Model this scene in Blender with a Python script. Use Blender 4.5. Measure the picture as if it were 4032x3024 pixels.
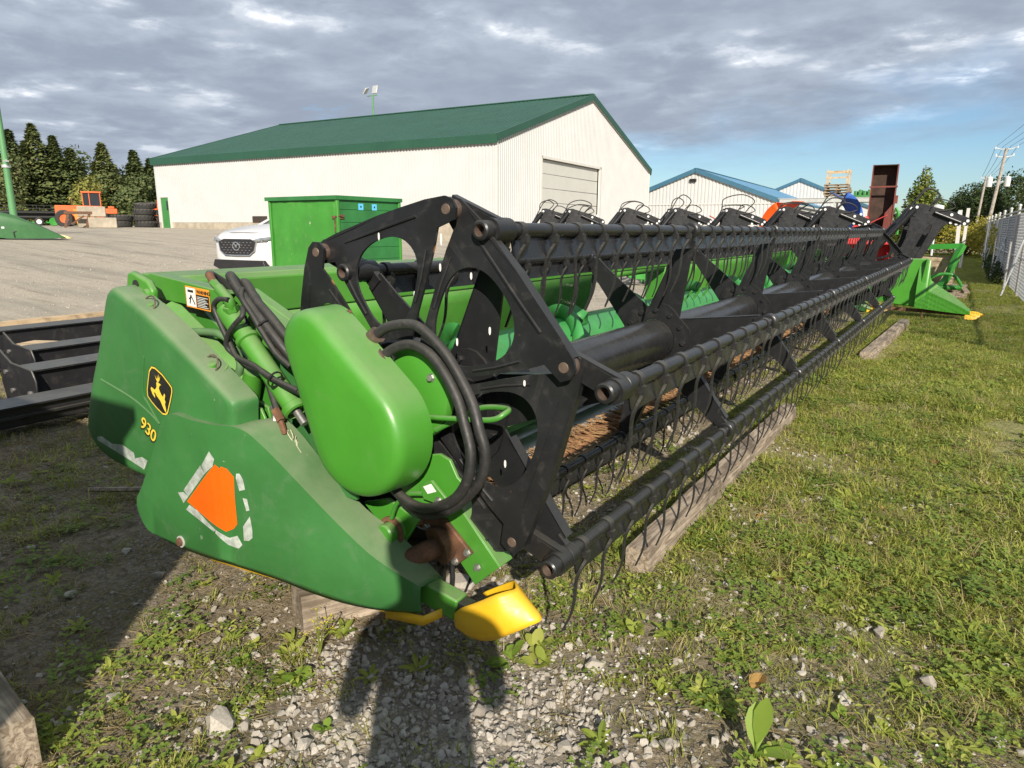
import bpy, bmesh, math, random
import numpy as np
from mathutils import Vector, Matrix, noise
R = math.radians
for o in list(bpy.data.objects): bpy.data.objects.remove(o)
sc = bpy.context.scene
COL = sc.collection
# ------------------------------------------------------------------ camera
cam_d = bpy.data.cameras.new('Camera'); cam = bpy.data.objects.new('Camera', cam_d); COL.objects.link(cam)
cam_d.sensor_width = 36; cam_d.lens = 24.05; cam_d.clip_start = .02; cam_d.clip_end = 4000
cam.matrix_world = Matrix.Translation((0, 0, 1.32)) @ Matrix.Rotation(R(33.53), 4, 'Z') @ Matrix.Rotation(R(90-12.83), 4, 'X') @ Matrix.Rotation(R(.274), 4, 'Z')
sc.camera = cam
# ------------------------------------------------------------------ sun, sky, exposure
SUN_EL, SUN_DIR = 29.0, Vector((.636, -.772, 0))      # horizontal direction towards the sun
tosun = Vector((SUN_DIR.x*math.cos(R(SUN_EL)), SUN_DIR.y*math.cos(R(SUN_EL)), math.sin(R(SUN_EL))))
sun_d = bpy.data.lights.new('Sun', 'SUN'); sun = bpy.data.objects.new('Sun', sun_d); COL.objects.link(sun)
sun_d.energy = 4.0; sun_d.angle = R(.55); sun_d.color = (1, .91, .79)
sun.location = (20, -24, 30)
sun.rotation_euler = (-tosun).to_track_quat('-Z', 'Y').to_euler()
sc.view_settings.view_transform = 'Standard'; sc.view_settings.look = 'None'
sc.view_settings.exposure = .80; sc.view_settings.gamma = 1; sc.view_settings.use_curve_mapping = False
w = bpy.data.worlds.new('World'); sc.world = w; w.use_nodes = True
def build_world():
    nt = w.node_tree; N = nt.nodes; L = nt.links
    for n in list(N): N.remove(n)
    out = N.new('ShaderNodeOutputWorld'); bg = N.new('ShaderNodeBackground'); L.new(bg.outputs[0], out.inputs[0])
    bg.inputs[1].default_value = .065
    sky = N.new('ShaderNodeTexSky'); sky.sky_type = 'NISHITA'; sky.sun_disc = False
    sky.sun_elevation = R(SUN_EL); sky.sun_rotation = math.atan2(SUN_DIR.x, SUN_DIR.y)
    sky.air_density = 1.0; sky.dust_density = .35; sky.ozone_density = 1.4
    tc = N.new('ShaderNodeTexCoord')
    sep = N.new('ShaderNodeSeparateXYZ'); L.new(tc.outputs['Generated'], sep.inputs[0])
    def math_(op, a, b=None, clamp=False):
        m = N.new('ShaderNodeMath'); m.operation = op; m.use_clamp = clamp
        for i, v in enumerate((a, b)):
            if v is None: continue
            if isinstance(v, (int, float)): m.inputs[i].default_value = v
            else: L.new(v, m.inputs[i])
        return m.outputs[0]
    z = math_('MAXIMUM', sep.outputs[2], .012)
    px = math_('DIVIDE', sep.outputs[0], math_('ADD', z, .12)); py = math_('DIVIDE', sep.outputs[1], math_('ADD', z, .12))
    cmb = N.new('ShaderNodeCombineXYZ'); L.new(px, cmb.inputs[0]); L.new(py, cmb.inputs[1])
    def noise_(scale, det, rough, dist=0, off=0, src=None):
        mp = N.new('ShaderNodeMapping'); mp.inputs['Location'].default_value = (off, off*.7, off*.3)
        L.new(src or cmb.outputs[0], mp.inputs[0])
        n = N.new('ShaderNodeTexNoise'); n.inputs['Scale'].default_value = scale; n.inputs['Detail'].default_value = det
        n.inputs['Roughness'].default_value = rough; n.inputs['Distortion'].default_value = dist
        L.new(mp.outputs[0], n.inputs['Vector']); return n.outputs['Fac']
    def ramp(v, a, b, lo=0., hi=1.):
        m = N.new('ShaderNodeMapRange'); m.interpolation_type = 'SMOOTHSTEP'
        L.new(v, m.inputs[0]); m.inputs[1].default_value = a; m.inputs[2].default_value = b
        m.inputs[3].default_value = lo; m.inputs[4].default_value = hi; return m.outputs[0]
    big = noise_(.42, 4, .5, .3, 3.1); mid = noise_(1.7, 8, .55, .2, 7.7); fine = noise_(5.0, 8, .58, .25, 1.3)
    # a broad stratocumulus deck whose edge lies towards the header's far end
    ahead = math_('ADD', math_('MULTIPLY', px, .07), math_('MULTIPLY', py, .9975))
    edge = math_('ADD', ahead, math_('MULTIPLY', math_('SUBTRACT', big, .5), 2.6))
    edge = math_('ADD', edge, math_('MULTIPLY', math_('SUBTRACT', mid, .5), 1.7))
    deck = ramp(edge, 4.7, 3.2)
    dens = math_('ADD', math_('MULTIPLY', mid, .62), math_('ADD', math_('MULTIPLY', big, .26), math_('MULTIPLY', fine, .12)))
    holes = ramp(dens, .30, .40)
    cover = math_('MULTIPLY', deck, math_('MULTIPLY_ADD' if False else 'MAXIMUM', holes, .55))
    # wisps of thin cloud low over the clear part
    mpw = N.new('ShaderNodeMapping'); mpw.inputs['Scale'].default_value = (.35, 1.0, 1); mpw.inputs['Rotation'].default_value = (0, 0, R(14)); L.new(cmb.outputs[0], mpw.inputs[0])
    wis = ramp(noise_(.55, 6, .55, .2, 11.2, mpw.outputs[0]), .58, .74, 0, .6)
    cover = math_('MAXIMUM', cover, wis)
    light = ramp(math_('ADD', math_('MULTIPLY', fine, .42), math_('MULTIPLY', mid, .58)), .38, .68)
    vn = N.new('ShaderNodeTexVoronoi'); vn.feature = 'SMOOTH_F1'; vn.inputs['Scale'].default_value = 2.6; vn.inputs['Smoothness'].default_value = .7
    dv = N.new('ShaderNodeVectorMath'); dv.operation = 'ADD'; nc = N.new('ShaderNodeTexNoise'); nc.inputs['Scale'].default_value = 3.0; nc.inputs['Detail'].default_value = 5
    L.new(cmb.outputs[0], nc.inputs['Vector']); sc2 = N.new('ShaderNodeVectorMath'); sc2.operation = 'SCALE'; sc2.inputs[3].default_value = .55; L.new(nc.outputs['Color'], sc2.inputs[0])
    L.new(cmb.outputs[0], dv.inputs[0]); L.new(sc2.outputs[0], dv.inputs[1]); L.new(dv.outputs[0], vn.inputs['Vector'])
    cell = ramp(vn.outputs['Distance'], .15, .62, 1, 0)
    light = math_('ADD', math_('MULTIPLY', light, .55), math_('MULTIPLY', math_('MULTIPLY', light, cell), .75), True)
    lum = math_('MULTIPLY', light, ramp(big, .36, .62, .30, 1.0))
    cr = N.new('ShaderNodeValToRGB'); L.new(lum, cr.inputs[0])
    e = cr.color_ramp.elements; e[0].position = 0; e[0].color = (.165, .193, .240, 1); e[1].position = 1; e[1].color = (.66, .665, .68, 1)
    m_ = e.new(.45); m_.color = (.235, .268, .318, 1)
    m2 = e.new(.75); m2.color = (.36, .388, .43, 1)
    gain = N.new('ShaderNodeVectorMath'); gain.operation = 'SCALE'; gain.inputs[3].default_value = 18.5; L.new(cr.outputs[0], gain.inputs[0])
    mix = N.new('ShaderNodeMix'); mix.data_type = 'RGBA'; L.new(cover, mix.inputs[0]); tint = N.new('ShaderNodeVectorMath'); tint.operation = 'MULTIPLY'; tint.inputs[1].default_value = (.66, .82, .98); L.new(sky.outputs[0], tint.inputs[0]); L.new(tint.outputs[0], mix.inputs[6]); L.new(gain.outputs[0], mix.inputs[7])
    L.new(mix.outputs[2], bg.inputs[0])
build_world()
sc.render.engine = 'CYCLES'
# ------------------------------------------------------------------ helpers
rnd = random.Random(7)
ORG = {}
def rootof(o):
    while o.parent is not None: o = o.parent
    return o
class MB:
    def __init__(s): s.v = []; s.f = []
    def add(s, v, f):
        n = len(s.v); s.v += [tuple(p) for p in v]; s.f += [tuple(i+n for i in q) for q in f]; return s
    def b(s, x0, x1, y0, y1, z0, z1, M=None):
        v = [Vector((x, y, z)) for x in (x0, x1) for y in (y0, y1) for z in (z0, z1)]
        if M is not None: v = [M @ p for p in v]
        return s.add(v, [(0, 1, 3, 2), (4, 6, 7, 5), (0, 4, 5, 1), (2, 3, 7, 6), (0, 2, 6, 4), (1, 5, 7, 3)])
    def bar(s, p0, p1, w, h, up=(0, 0, 1), ext=0):
        p0 = Vector(p0); p1 = Vector(p1); d = (p1-p0).normalized(); p0 = p0-d*ext; p1 = p1+d*ext
        u = Vector(up); a = d.cross(u)
        if a.length < 1e-4: a = d.cross(Vector((1, 0, 0)))
        a.normalize(); b = a.cross(d).normalized()
        v = [p+a*(w/2*i)+b*(h/2*j) for p in (p0, p1) for i, j in ((-1, -1), (1, -1), (1, 1), (-1, 1))]
        return s.add(v, [(0, 3, 2, 1), (4, 5, 6, 7)]+[(i, (i+1) % 4, 4+(i+1) % 4, 4+i) for i in range(4)])
    def c(s, p0, p1, r0, r1=None, n=16, caps=True):
        return s.tube([p0, p1], [r0, r0 if r1 is None else r1], n, caps=caps)
    def tube(s, pts, r, n=8, caps=True, closed=False):
        P = [Vector(p) for p in pts]; m = len(P)
        rr = r if isinstance(r, (list, tuple)) else [r]*m
        T = []
        for i in range(m):
            if closed: d = P[(i+1) % m]-P[i-1]
            else: d = P[min(i+1, m-1)]-P[max(i-1, 0)]
            T.append(d.normalized())
        a = T[0].cross(Vector((0, 0, 1)))
        if a.length < .05: a = T[0].cross(Vector((1, 0, 0)))
        a.normalize(); v = []
        for i in range(m):
            a = (a-T[i]*a.dot(T[i])).normalized(); b = T[i].cross(a)
            for k in range(n):
                t = 2*math.pi*k/n; v.append(P[i]+(a*math.cos(t)+b*math.sin(t))*rr[i])
        f = [(i*n+k, i*n+(k+1) % n, (i+1)*n+(k+1) % n, (i+1)*n+k) for i in range(m-1) for k in range(n)]
        if closed: f += [((m-1)*n+k, (m-1)*n+(k+1) % n, (k+1) % n, k) for k in range(n)]
        elif caps: f += [tuple(range(n))[::-1], tuple((m-1)*n+k for k in range(n))]
        return s.add(v, f)
    def ext(s, poly, y0, y1, fn=None):
        """polygon in (x,z), extruded along y"""
        n = len(poly)
        v = [(x, y, z) for y in (y0, y1) for x, z in poly]
        if fn: v = [fn(*p) for p in v]
        return s.add(v, [tuple(range(n)), tuple(range(2*n-1, n-1, -1))]+[(i, n+i, n+(i+1) % n, (i+1) % n) for i in range(n)])
    def extz(s, poly, z0, z1):
        n = len(poly); v = [(x, y, z) for z in (z0, z1) for x, y in poly]
        return s.add(v, [tuple(range(n))[::-1], tuple(range(n, 2*n))]+[(i, (i+1) % n, n+(i+1) % n, n+i) for i in range(n)])
    def plate(s, outer, holes, y0, y1, fn=None):
        """polygon with holes in (x,z), given thickness along y"""
        bm = bmesh.new(); loops = []
        for lp in [outer]+holes:
            vs = [bm.verts.new((x, 0, z)) for x, z in lp]; loops.append(len(lp))
            for i in range(len(vs)): bm.edges.new((vs[i], vs[(i+1) % len(vs)]))
        bmesh.ops.triangle_fill(bm, use_beauty=True, edges=bm.edges[:], normal=(0, -1, 0))
        bm.verts.index_update(); V = [v.co.copy() for v in bm.verts]; F = [tuple(v.index for v in f.verts) for f in bm.faces]
        bm.free(); n = len(V)
        vv = [(p.x, y0, p.z) for p in V]+[(p.x, y1, p.z) for p in V]
        if fn: vv = [fn(*p) for p in vv]
        ff = list(F)+[tuple(i+n for i in f[::-1]) for f in F]; k = 0
        for m in loops:
            ff += [(k+i, k+(i+1) % m, n+k+(i+1) % m, n+k+i) for i in range(m)]; k += m
        return s.add(vv, ff)
    def lathe(s, prof, o=(0, 0, 0), ax=(0, 0, 1), n=24, close=False):
        ax = Vector(ax).normalized(); o = Vector(o); a = ax.cross(Vector((0, 0, 1)))
        if a.length < .05: a = Vector((1, 0, 0))
        a.normalize(); b = ax.cross(a); m = len(prof)
        v = [o+ax*h+(a*math.cos(2*math.pi*k/n)+b*math.sin(2*math.pi*k/n))*r for r, h in prof for k in range(n)]
        f = [(i*n+k, i*n+(k+1) % n, ((i+1) % m)*n+(k+1) % n, ((i+1) % m)*n+k) for i in range(m if close else m-1) for k in range(n)]
        return s.add(v, f)
    def grid(s, rows, closed=False):
        m = len(rows); n = len(rows[0]); v = [p for r in rows for p in r]
        return s.add(v, [(i*n+k, i*n+(k+1) % n, (i+1)*n+(k+1) % n, (i+1)*n+k) for i in range(m-1) for k in range(n if closed else n-1)])
    def xf(s, M):
        s.v = [tuple(M @ Vector(p)) for p in s.v]; return s
def newmesh(name, mb, mat, smooth=38, fix=True):
    me = bpy.data.meshes.new(name); me.from_pydata(mb.v, [], mb.f)
    if fix:
        bm = bmesh.new(); bm.from_mesh(me); bmesh.ops.recalc_face_normals(bm, faces=bm.faces[:]); bm.to_mesh(me); bm.free()
    if smooth:
        me.polygons.foreach_set('use_smooth', [True]*len(me.polygons)); me.set_sharp_from_angle(angle=R(smooth))
    if mat is not None: me.materials.append(mat)
    me.update(); return me
def obj(name, mb, mat, parent=None, smooth=38, bevel=0, seg=2, solid=0, fix=True, label=None):
    if parent is not None:
        o_ = ORG.get(rootof(parent).name)
        if o_ is not None: mb = MB().add([(x-o_[0], y-o_[1], z-o_[2]) for x, y, z in mb.v], mb.f)
    ob = bpy.data.objects.new(name, newmesh(name, mb, mat, smooth, fix)); COL.objects.link(ob)
    if parent is not None: ob.parent = parent
    if solid:
        m = ob.modifiers.new('solid', 'SOLIDIFY'); m.thickness = solid; m.offset = 0
    if bevel:
        m = ob.modifiers.new('bevel', 'BEVEL'); m.width = bevel; m.segments = seg; m.limit_method = 'ANGLE'; m.angle_limit = R(35)
    if label: ob['label'] = label
    return ob
def inst(src, parent, loc=(0, 0, 0), rot=(0, 0, 0), scale=None):
    o = src.copy(); COL.objects.link(o); o.parent = parent; o.location = loc; o.rotation_euler = rot
    if scale: o.scale = scale
    return o
def tag(o, label, cat, group=None, kind=None):
    o['label'] = label; o['category'] = cat
    if group: o['group'] = group
    if kind: o['kind'] = kind
    return o
def thing(name, label, cat, loc=(0, 0, 0), rz=0, group=None, world=False):
    o = bpy.data.objects.new(name, None); COL.objects.link(o); o.location = loc; o.rotation_euler = (0, 0, rz)
    o.empty_display_size = .2; tag(o, label, cat, group)
    if world: ORG[o.name] = loc
    return o
def copytree(o, parent=None):
    c = o.copy(); COL.objects.link(c); c.parent = parent
    for ch in list(o.children): copytree(ch, c)
    return c
def chaikin(p, k=2):
    for _ in range(k):
        q = []
        for i in range(len(p)):
            a = p[i]; b = p[(i+1) % len(p)]
            q += [tuple(.75*a[j]+.25*b[j] for j in range(len(a))), tuple(.25*a[j]+.75*b[j] for j in range(len(a)))]
        p = q
    return p
def spline(pts, k=6):
    P = [Vector(p) for p in pts]; out = []
    for i in range(len(P)-1):
        a = P[max(i-1, 0)]; b = P[i]; c = P[i+1]; d = P[min(i+2, len(P)-1)]
        for j in range(k):
            t = j/k; out.append(.5*((2*b)+(c-a)*t+(2*a-5*b+4*c-d)*t*t+(3*b-a-3*c+d)*t**3))
    return out+[P[-1]]
def ground_h(x, y):
    d = max(0., -x-10); k = d*d/(d+6)
    return 1.4*(1-math.exp(-k/14.5))
# ------------------------------------------------------------------ materials
def nodes_of(name):
    m = bpy.data.materials.new(name); m.use_nodes = True; nt = m.node_tree
    return m, nt.nodes, nt.links, nt.nodes['Principled BSDF']
def tex(N, L, kind, scale, det=4, rough=.6, dist=0, stretch=None, coord='Object', off=0, rot=None):
    tc = N.new('ShaderNodeTexCoord'); mp = N.new('ShaderNodeMapping'); L.new(tc.outputs[coord], mp.inputs[0])
    if stretch: mp.inputs['Scale'].default_value = stretch
    if rot: mp.inputs['Rotation'].default_value = rot
    mp.inputs['Location'].default_value = (off, off*1.7, off*.6)
    if kind == 'noise':
        n = N.new('ShaderNodeTexNoise'); n.inputs['Detail'].default_value = det; n.inputs['Roughness'].default_value = rough; n.inputs['Distortion'].default_value = dist
        o = n.outputs['Fac']
    elif kind == 'voro':
        n = N.new('ShaderNodeTexVoronoi'); o = n.outputs['Distance']
    n.inputs['Scale'].default_value = scale; L.new(mp.outputs[0], n.inputs['Vector']); return o
def rmp(N, L, v, a, b, lo=0., hi=1.):
    m = N.new('ShaderNodeMapRange'); m.interpolation_type = 'SMOOTHSTEP'; L.new(v, m.inputs[0])
    for i, q in enumerate((a, b, lo, hi)): m.inputs[i+1].default_value = q
    return m.outputs[0]
def mixc(N, L, f, a, b, mode='MIX'):
    m = N.new('ShaderNodeMix'); m.data_type = 'RGBA'; m.blend_type = mode
    for i, q in ((0, f), (6, a), (7, b)):
        if isinstance(q, (int, float)): m.inputs[i].default_value = q
        elif isinstance(q, tuple): m.inputs[i].default_value = (*q, 1)
        else: L.new(q, m.inputs[i])
    return m.outputs[2]
def mth(N, L, op, a, b):
    m = N.new('ShaderNodeMath'); m.operation = op
    for i, q in enumerate((a, b)):
        if isinstance(q, (int, float)): m.inputs[i].default_value = q
        else: L.new(q, m.inputs[i])
    return m.outputs[0]
def bump(N, L, B, h, strength=.3, dist=.01):
    b = N.new('ShaderNodeBump'); b.inputs['Strength'].default_value = strength; b.inputs['Distance'].default_value = dist
    L.new(h, b.inputs['Height']); L.new(b.outputs[0], B.inputs['Normal'])
def paint(name, col, rough=.45, var=.25, scale=4., dirt=(.16, .13, .09), dirt_amt=.35, dust=0., rust=0., rust_col=(.20, .075, .03), rust_scale=9., metal=0., spec=.5, bmp=.08, streak=0., chips=None):
    m, N, L, B = nodes_of(name)
    n1 = tex(N, L, 'noise', scale, 5, .6); c = mixc(N, L, rmp(N, L, n1, .3, .75, 0, 1), tuple(v*(1-var) for v in col), tuple(min(1, v*(1+var*.5)) for v in col))
    n2 = tex(N, L, 'noise', scale*4, 8, .7, .4, off=3.3); d = rmp(N, L, n2, .52, .78, 0, dirt_amt); c = mixc(N, L, d, c, dirt)
    if streak:
        ns = tex(N, L, 'noise', 22, 4, .6, 0, (1, 1, .07), off=5); c = mixc(N, L, rmp(N, L, ns, .56, .8, 0, streak), c, dirt)
    if dust:
        g = N.new('ShaderNodeNewGeometry'); sp = N.new('ShaderNodeSeparateXYZ'); L.new(g.outputs['Normal'], sp.inputs[0])
        up = rmp(N, L, sp.outputs[2], .15, .95, 0, dust); nd = tex(N, L, 'noise', scale*2, 6, .65, off=9)
        c = mixc(N, L, mth(N, L, 'MULTIPLY', up, rmp(N, L, nd, .25, .6, .45, 1)), c, (.36, .34, .25))
    rr = rmp(N, L, n2, .3, .8, rough*.85, min(1, rough*1.35))
    if rust:
        nr = tex(N, L, 'noise', rust_scale, 7, .72, .5, off=6.1); th = .80-.25*rust; rf = rmp(N, L, nr, th, th+.04)
        c = mixc(N, L, rf, c, rust_col); B.inputs['Roughness'].default_value = rough
        rr = mth(N, L, 'MAXIMUM', rr, mth(N, L, 'MULTIPLY', rf, .9))
    if chips:
        nc = tex(N, L, 'noise', chips[1], 3, .5, 0, off=2.2); cf = rmp(N, L, nc, chips[2], chips[2]+.02); c = mixc(N, L, cf, c, chips[0])
    L.new(c, B.inputs['Base Color']); L.new(rr, B.inputs['Roughness']); B.inputs['Metallic'].default_value = metal
    B.inputs['Specular IOR Level'].default_value = spec
    if bmp: bump(N, L, B, n2, bmp, .004)
    return m
def wood(name, c1, c2, axis='y', rough=.85, scale=1.):
    m, N, L, B = nodes_of(name)
    st = {'x': (.06, 1, 1), 'y': (1, .06, 1), 'z': (1, 1, .06)}[axis]
    n1 = tex(N, L, 'noise', 42*scale, 6, .7, 1.2, st); n2 = tex(N, L, 'noise', 6*scale, 5, .6, .6); n3 = tex(N, L, 'noise', 90*scale, 3, .6, 0, st, off=4)
    c = mixc(N, L, rmp(N, L, n1, .38, .62), c1, c2); c = mixc(N, L, rmp(N, L, n2, .42, .70, 0, .7), c, tuple(v*.45 for v in c1))
    c = mixc(N, L, rmp(N, L, n3, .62, .7, 0, .7), c, tuple(v*.3 for v in c1))
    L.new(c, B.inputs['Base Color']); B.inputs['Roughness'].default_value = rough; bump(N, L, B, n1, .5, .004); return m
def leafmat(name, cols, trans=.35, rough=.6):
    m, N, L, B = nodes_of(name)
    oi = N.new('ShaderNodeObjectInfo'); n = tex(N, L, 'noise', 7, 3, .6); g = N.new('ShaderNodeNewGeometry')
    f = mth(N, L, 'ADD', mth(N, L, 'MULTIPLY', oi.outputs['Random'], .45), mth(N, L, 'ADD', mth(N, L, 'MULTIPLY', n, .2), mth(N, L, 'MULTIPLY', g.outputs['Random Per Island'], .45)))
    cr = N.new('ShaderNodeValToRGB'); L.new(f, cr.inputs[0]); el = cr.color_ramp.elements
    el[0].position = .12; el[0].color = (*cols[0], 1); el[1].position = .95; el[1].color = (*cols[-1], 1)
    for i, q in enumerate(cols[1:-1]): e = el.new(.12+.83*(i+1)/(len(cols)-1)); e.color = (*q, 1)
    L.new(cr.outputs[0], B.inputs['Base Color']); B.inputs['Roughness'].default_value = rough; B.inputs['Specular IOR Level'].default_value = .25
    tr = N.new('ShaderNodeBsdfTranslucent'); L.new(cr.outputs[0], tr.inputs[0]); mx = N.new('ShaderNodeMixShader'); mx.inputs[0].default_value = trans
    out = N['Material Output']; L.new(B.outputs[0], mx.inputs[1]); L.new(tr.outputs[0], mx.inputs[2]); L.new(mx.outputs[0], out.inputs[0]); return m
GREEN = (.050, .225, .026)
M = {}
M['green'] = paint('green_paint', GREEN, .38, .18, 3, dirt_amt=.22, dust=.35, rust=.12, rust_scale=7)
M['green_arm'] = paint('green_arm_paint', (.066, .255, .028), .42, .2, 5, dirt_amt=.3, dust=.3, rust=.34, rust_scale=16)
M['poly'] = paint('green_poly', (.040, .165, .042), .50, .20, 2.5, dirt=(.15, .19, .13), dirt_amt=.32, dust=.42, spec=.4, bmp=.10, streak=.12, chips=((.16, .26, .15), 34, .735))
M['cover'] = paint('green_cover', (.060, .262, .026), .36, .12, 2.5, dirt=(.16, .2, .10), dirt_amt=.16, dust=.32, rust=.0, chips=((.17, .30, .12), 40, .75))
M['sheet'] = paint('green_sheet', (.070, .245, .030), .5, .22, 2.2, dirt=(.13, .13, .07), dirt_amt=.4, dust=.3, rust=.16, rust_scale=5, streak=.35)
M['auger'] = paint('auger_paint', (.050, .265, .070), .42, .18, 5, dirt=(.22, .2, .1), dirt_amt=.35, rust=.22, rust_col=(.26, .13, .05), rust_scale=4)
M['black'] = paint('black_paint', (.016, .0165, .018), .36, .3, 4, dirt=(.08, .072, .065), dirt_amt=.28, dust=.08, bmp=.08, chips=((.20, .17, .14), 26, .745))
M['plate'] = paint('black_plate', (.016, .0165, .018), .40, .3, 5, dirt=(.10, .09, .08), dirt_amt=.30, dust=.06, streak=.30, chips=((.27, .13, .055), 8.5, .675))
M['tube'] = paint('black_tube', (.016, .0165, .018), .27, .25, 5, dirt=(.10, .09, .08), dirt_amt=.20, dust=.06, chips=((.34, .33, .32), 30, .77))
M['rubber'] = paint('hose_rubber', (.022, .022, .022), .55, .3, 14, dirt=(.10, .09, .075), dirt_amt=.4, dust=.10)
M['steel'] = paint('bare_steel', (.45, .44, .42), .38, .2, 20, dirt=(.2, .12, .07), dirt_amt=.6, metal=.8)
M['rusty'] = paint('rusty_steel', (.15, .072, .038), .75, .5, 18, dirt=(.06, .035, .025), dirt_amt=.7, bmp=.4)
M['knife'] = paint('rusty_knife', (.26, .125, .055), .75, .5, 26, dirt=(.40, .30, .2), dirt_amt=.5, bmp=.4)
M['brownpin'] = paint('brown_pin', (.16, .115, .09), .42, .35, 30, dirt=(.1, .06, .04), dirt_amt=.6, metal=.3)
M['deck'] = paint('deck_sheet', (.36, .38, .36), .38, .2, 3, dirt=(.26, .19, .12), dirt_amt=.5, metal=.55, dust=.2)
M['yellow'] = paint('yellow_tip', (.74, .44, .018), .42, .08, 9, dirt=(.35, .24, .06), dirt_amt=.25, dust=.06)
M['decal_y'] = paint('decal_yellow', (.78, .58, .06), .4, .05, 9, dirt_amt=.1)
M['decal_k'] = paint('decal_black', (.018, .018, .016), .35, .2, 20, dirt=(.12, .11, .09), dirt_amt=.3)
M['decal_w'] = paint('decal_white', (.78, .77, .74), .5, .05, 20, dirt_amt=.2)
M['decal_o'] = paint('decal_orange', (.80, .30, .03), .45, .08, 20, dirt_amt=.2)
M['orange_tri'] = paint('orange_reflective', (.95, .115, .004), .4, .04, 9, dirt_amt=.04)
M['tape'] = paint('peeled_tape', (.40, .44, .40), .6, .35, 40, dirt=(.09, .20, .09), dirt_amt=.75, streak=.5)
M['chipwhite'] = paint('white_drop', (.75, .75, .72), .7, .1, 20, dirt_amt=.1)
M['wood'] = wood('weathered_timber', (.17, .13, .09), (.42, .345, .26))
M['woodx'] = wood('timber_x', (.34, .26, .17), (.48, .38, .25), 'x')
M['woodnew'] = wood('pale_plank', (.50, .36, .21), (.60, .46, .29), 'y')
M['grain'] = wood('timber_end', (.30, .23, .15), (.38, .29, .19), 'z', scale=.7)
M['rust_ground'] = M['rusty']
# ================================================================== ground
def ground_material():
    m, N, L, B = nodes_of('ground_soil')
    tc = N.new('ShaderNodeTexCoord'); sp = N.new('ShaderNodeSeparateXYZ'); L.new(tc.outputs['Object'], sp.inputs[0])
    X, Y = sp.outputs[0], sp.outputs[1]
    wob = tex(N, L, 'noise', .55, 5, .6, .3); w2 = tex(N, L, 'noise', 2.3, 6, .65, .3, off=4)
    warp = mth(N, L, 'ADD', mth(N, L, 'MULTIPLY', mth(N, L, 'SUBTRACT', wob, .5), 3.2), mth(N, L, 'MULTIPLY', mth(N, L, 'SUBTRACT', w2, .5), 1.2))
    fine = tex(N, L, 'noise', 38, 8, .7, .3, off=1); f2 = tex(N, L, 'noise', 160, 5, .7, 0, off=2)
    # yard gravel
    tracks = tex(N, L, 'noise', .55, 6, .62, .25, (.16, 1.5, 1), rot=(0, 0, R(-6)))
    tr2 = tex(N, L, 'noise', 2.4, 6, .65, .2, (.12, 1.3, 1), off=8, rot=(0, 0, R(5)))
    yard = mixc(N, L, rmp(N, L, fine, .3, .72), (.33, .29, .225), (.55, .495, .40))
    yard = mixc(N, L, rmp(N, L, tracks, .48, .64, 0, .55), yard, (.27, .245, .205))
    yard = mixc(N, L, rmp(N, L, tr2, .50, .68, 0, .5), yard, (.22, .19, .145))
    # weedy soil with crushed stone
    soil = mixc(N, L, rmp(N, L, fine, .32, .7), (.13, .105, .07), (.35, .29, .205))
    soil = mixc(N, L, rmp(N, L, w2, .45, .68, 0, .6), soil, (.16, .145, .06))
    vo = N.new('ShaderNodeTexVoronoi'); vo.inputs['Scale'].default_value = 46; L.new(tc.outputs['Object'], vo.inputs['Vector'])
    peb = mth(N, L, 'MULTIPLY', rmp(N, L, vo.outputs['Distance'], .42, .28), rmp(N, L, w2, .42, .60, .1, 1))
    pc = mixc(N, L, vo.outputs['Color'], (.24, .225, .20), (.43, .41, .375))
    soil = mixc(N, L, mth(N, L, 'MULTIPLY', peb, .8), soil, pc)
    # chalky crushed stone near the divider nose
    gx = mth(N, L, 'SUBTRACT', X, -1.12); gy = mth(N, L, 'SUBTRACT', Y, 1.28)
    dd = mth(N, L, 'SQRT', mth(N, L, 'ADD', mth(N, L, 'MULTIPLY', gx, gx), mth(N, L, 'MULTIPLY', gy, gy)), 0)
    chalk = rmp(N, L, mth(N, L, 'ADD', dd, mth(N, L, 'MULTIPLY', warp, .35)), .62, .18, 0, .85)
    chk = mixc(N, L, rmp(N, L, f2, .3, .7), (.235, .205, .165), (.40, .365, .31))
    soil = mixc(N, L, chalk, soil, mixc(N, L, mth(N, L, 'MULTIPLY', peb, .7), chk, pc))
    # turf
    turf = mixc(N, L, rmp(N, L, fine, .3, .7), (.17, .175, .06), (.34, .32, .14))
    turf = mixc(N, L, rmp(N, L, w2, .5, .7, 0, .6), turf, (.30, .25, .14))
    gm = mth(N, L, 'MULTIPLY', rmp(N, L, mth(N, L, 'ADD', X, mth(N, L, 'MULTIPLY', warp, .3)), -1.5, -.7), rmp(N, L, mth(N, L, 'ADD', Y, mth(N, L, 'MULTIPLY', warp, .6)), 1.4, 3.2))
    near = mixc(N, L, gm, soil, turf)
    ym = rmp(N, L, mth(N, L, 'ADD', X, mth(N, L, 'MULTIPLY', warp, .55)), -6.5, -8.4)
    ym2 = mth(N, L, 'MULTIPLY', rmp(N, L, mth(N, L, 'ADD', X, mth(N, L, 'MULTIPLY', warp, .3)), -2.3, -3.2), rmp(N, L, mth(N, L, 'ADD', Y, warp), 3.0, 5.0))
    ym = mth(N, L, 'MAXIMUM', ym, ym2)
    col = mixc(N, L, ym, near, yard)
    L.new(col, B.inputs['Base Color']); B.inputs['Roughness'].default_value = .95; B.inputs['Specular IOR Level'].default_value = .15
    h = mth(N, L, 'ADD', mth(N, L, 'MULTIPLY', fine, .6), mth(N, L, 'ADD', mth(N, L, 'MULTIPLY', f2, .25), mth(N, L, 'MULTIPLY', peb, .35)))
    bump(N, L, B, h, .9, .03); return m
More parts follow.
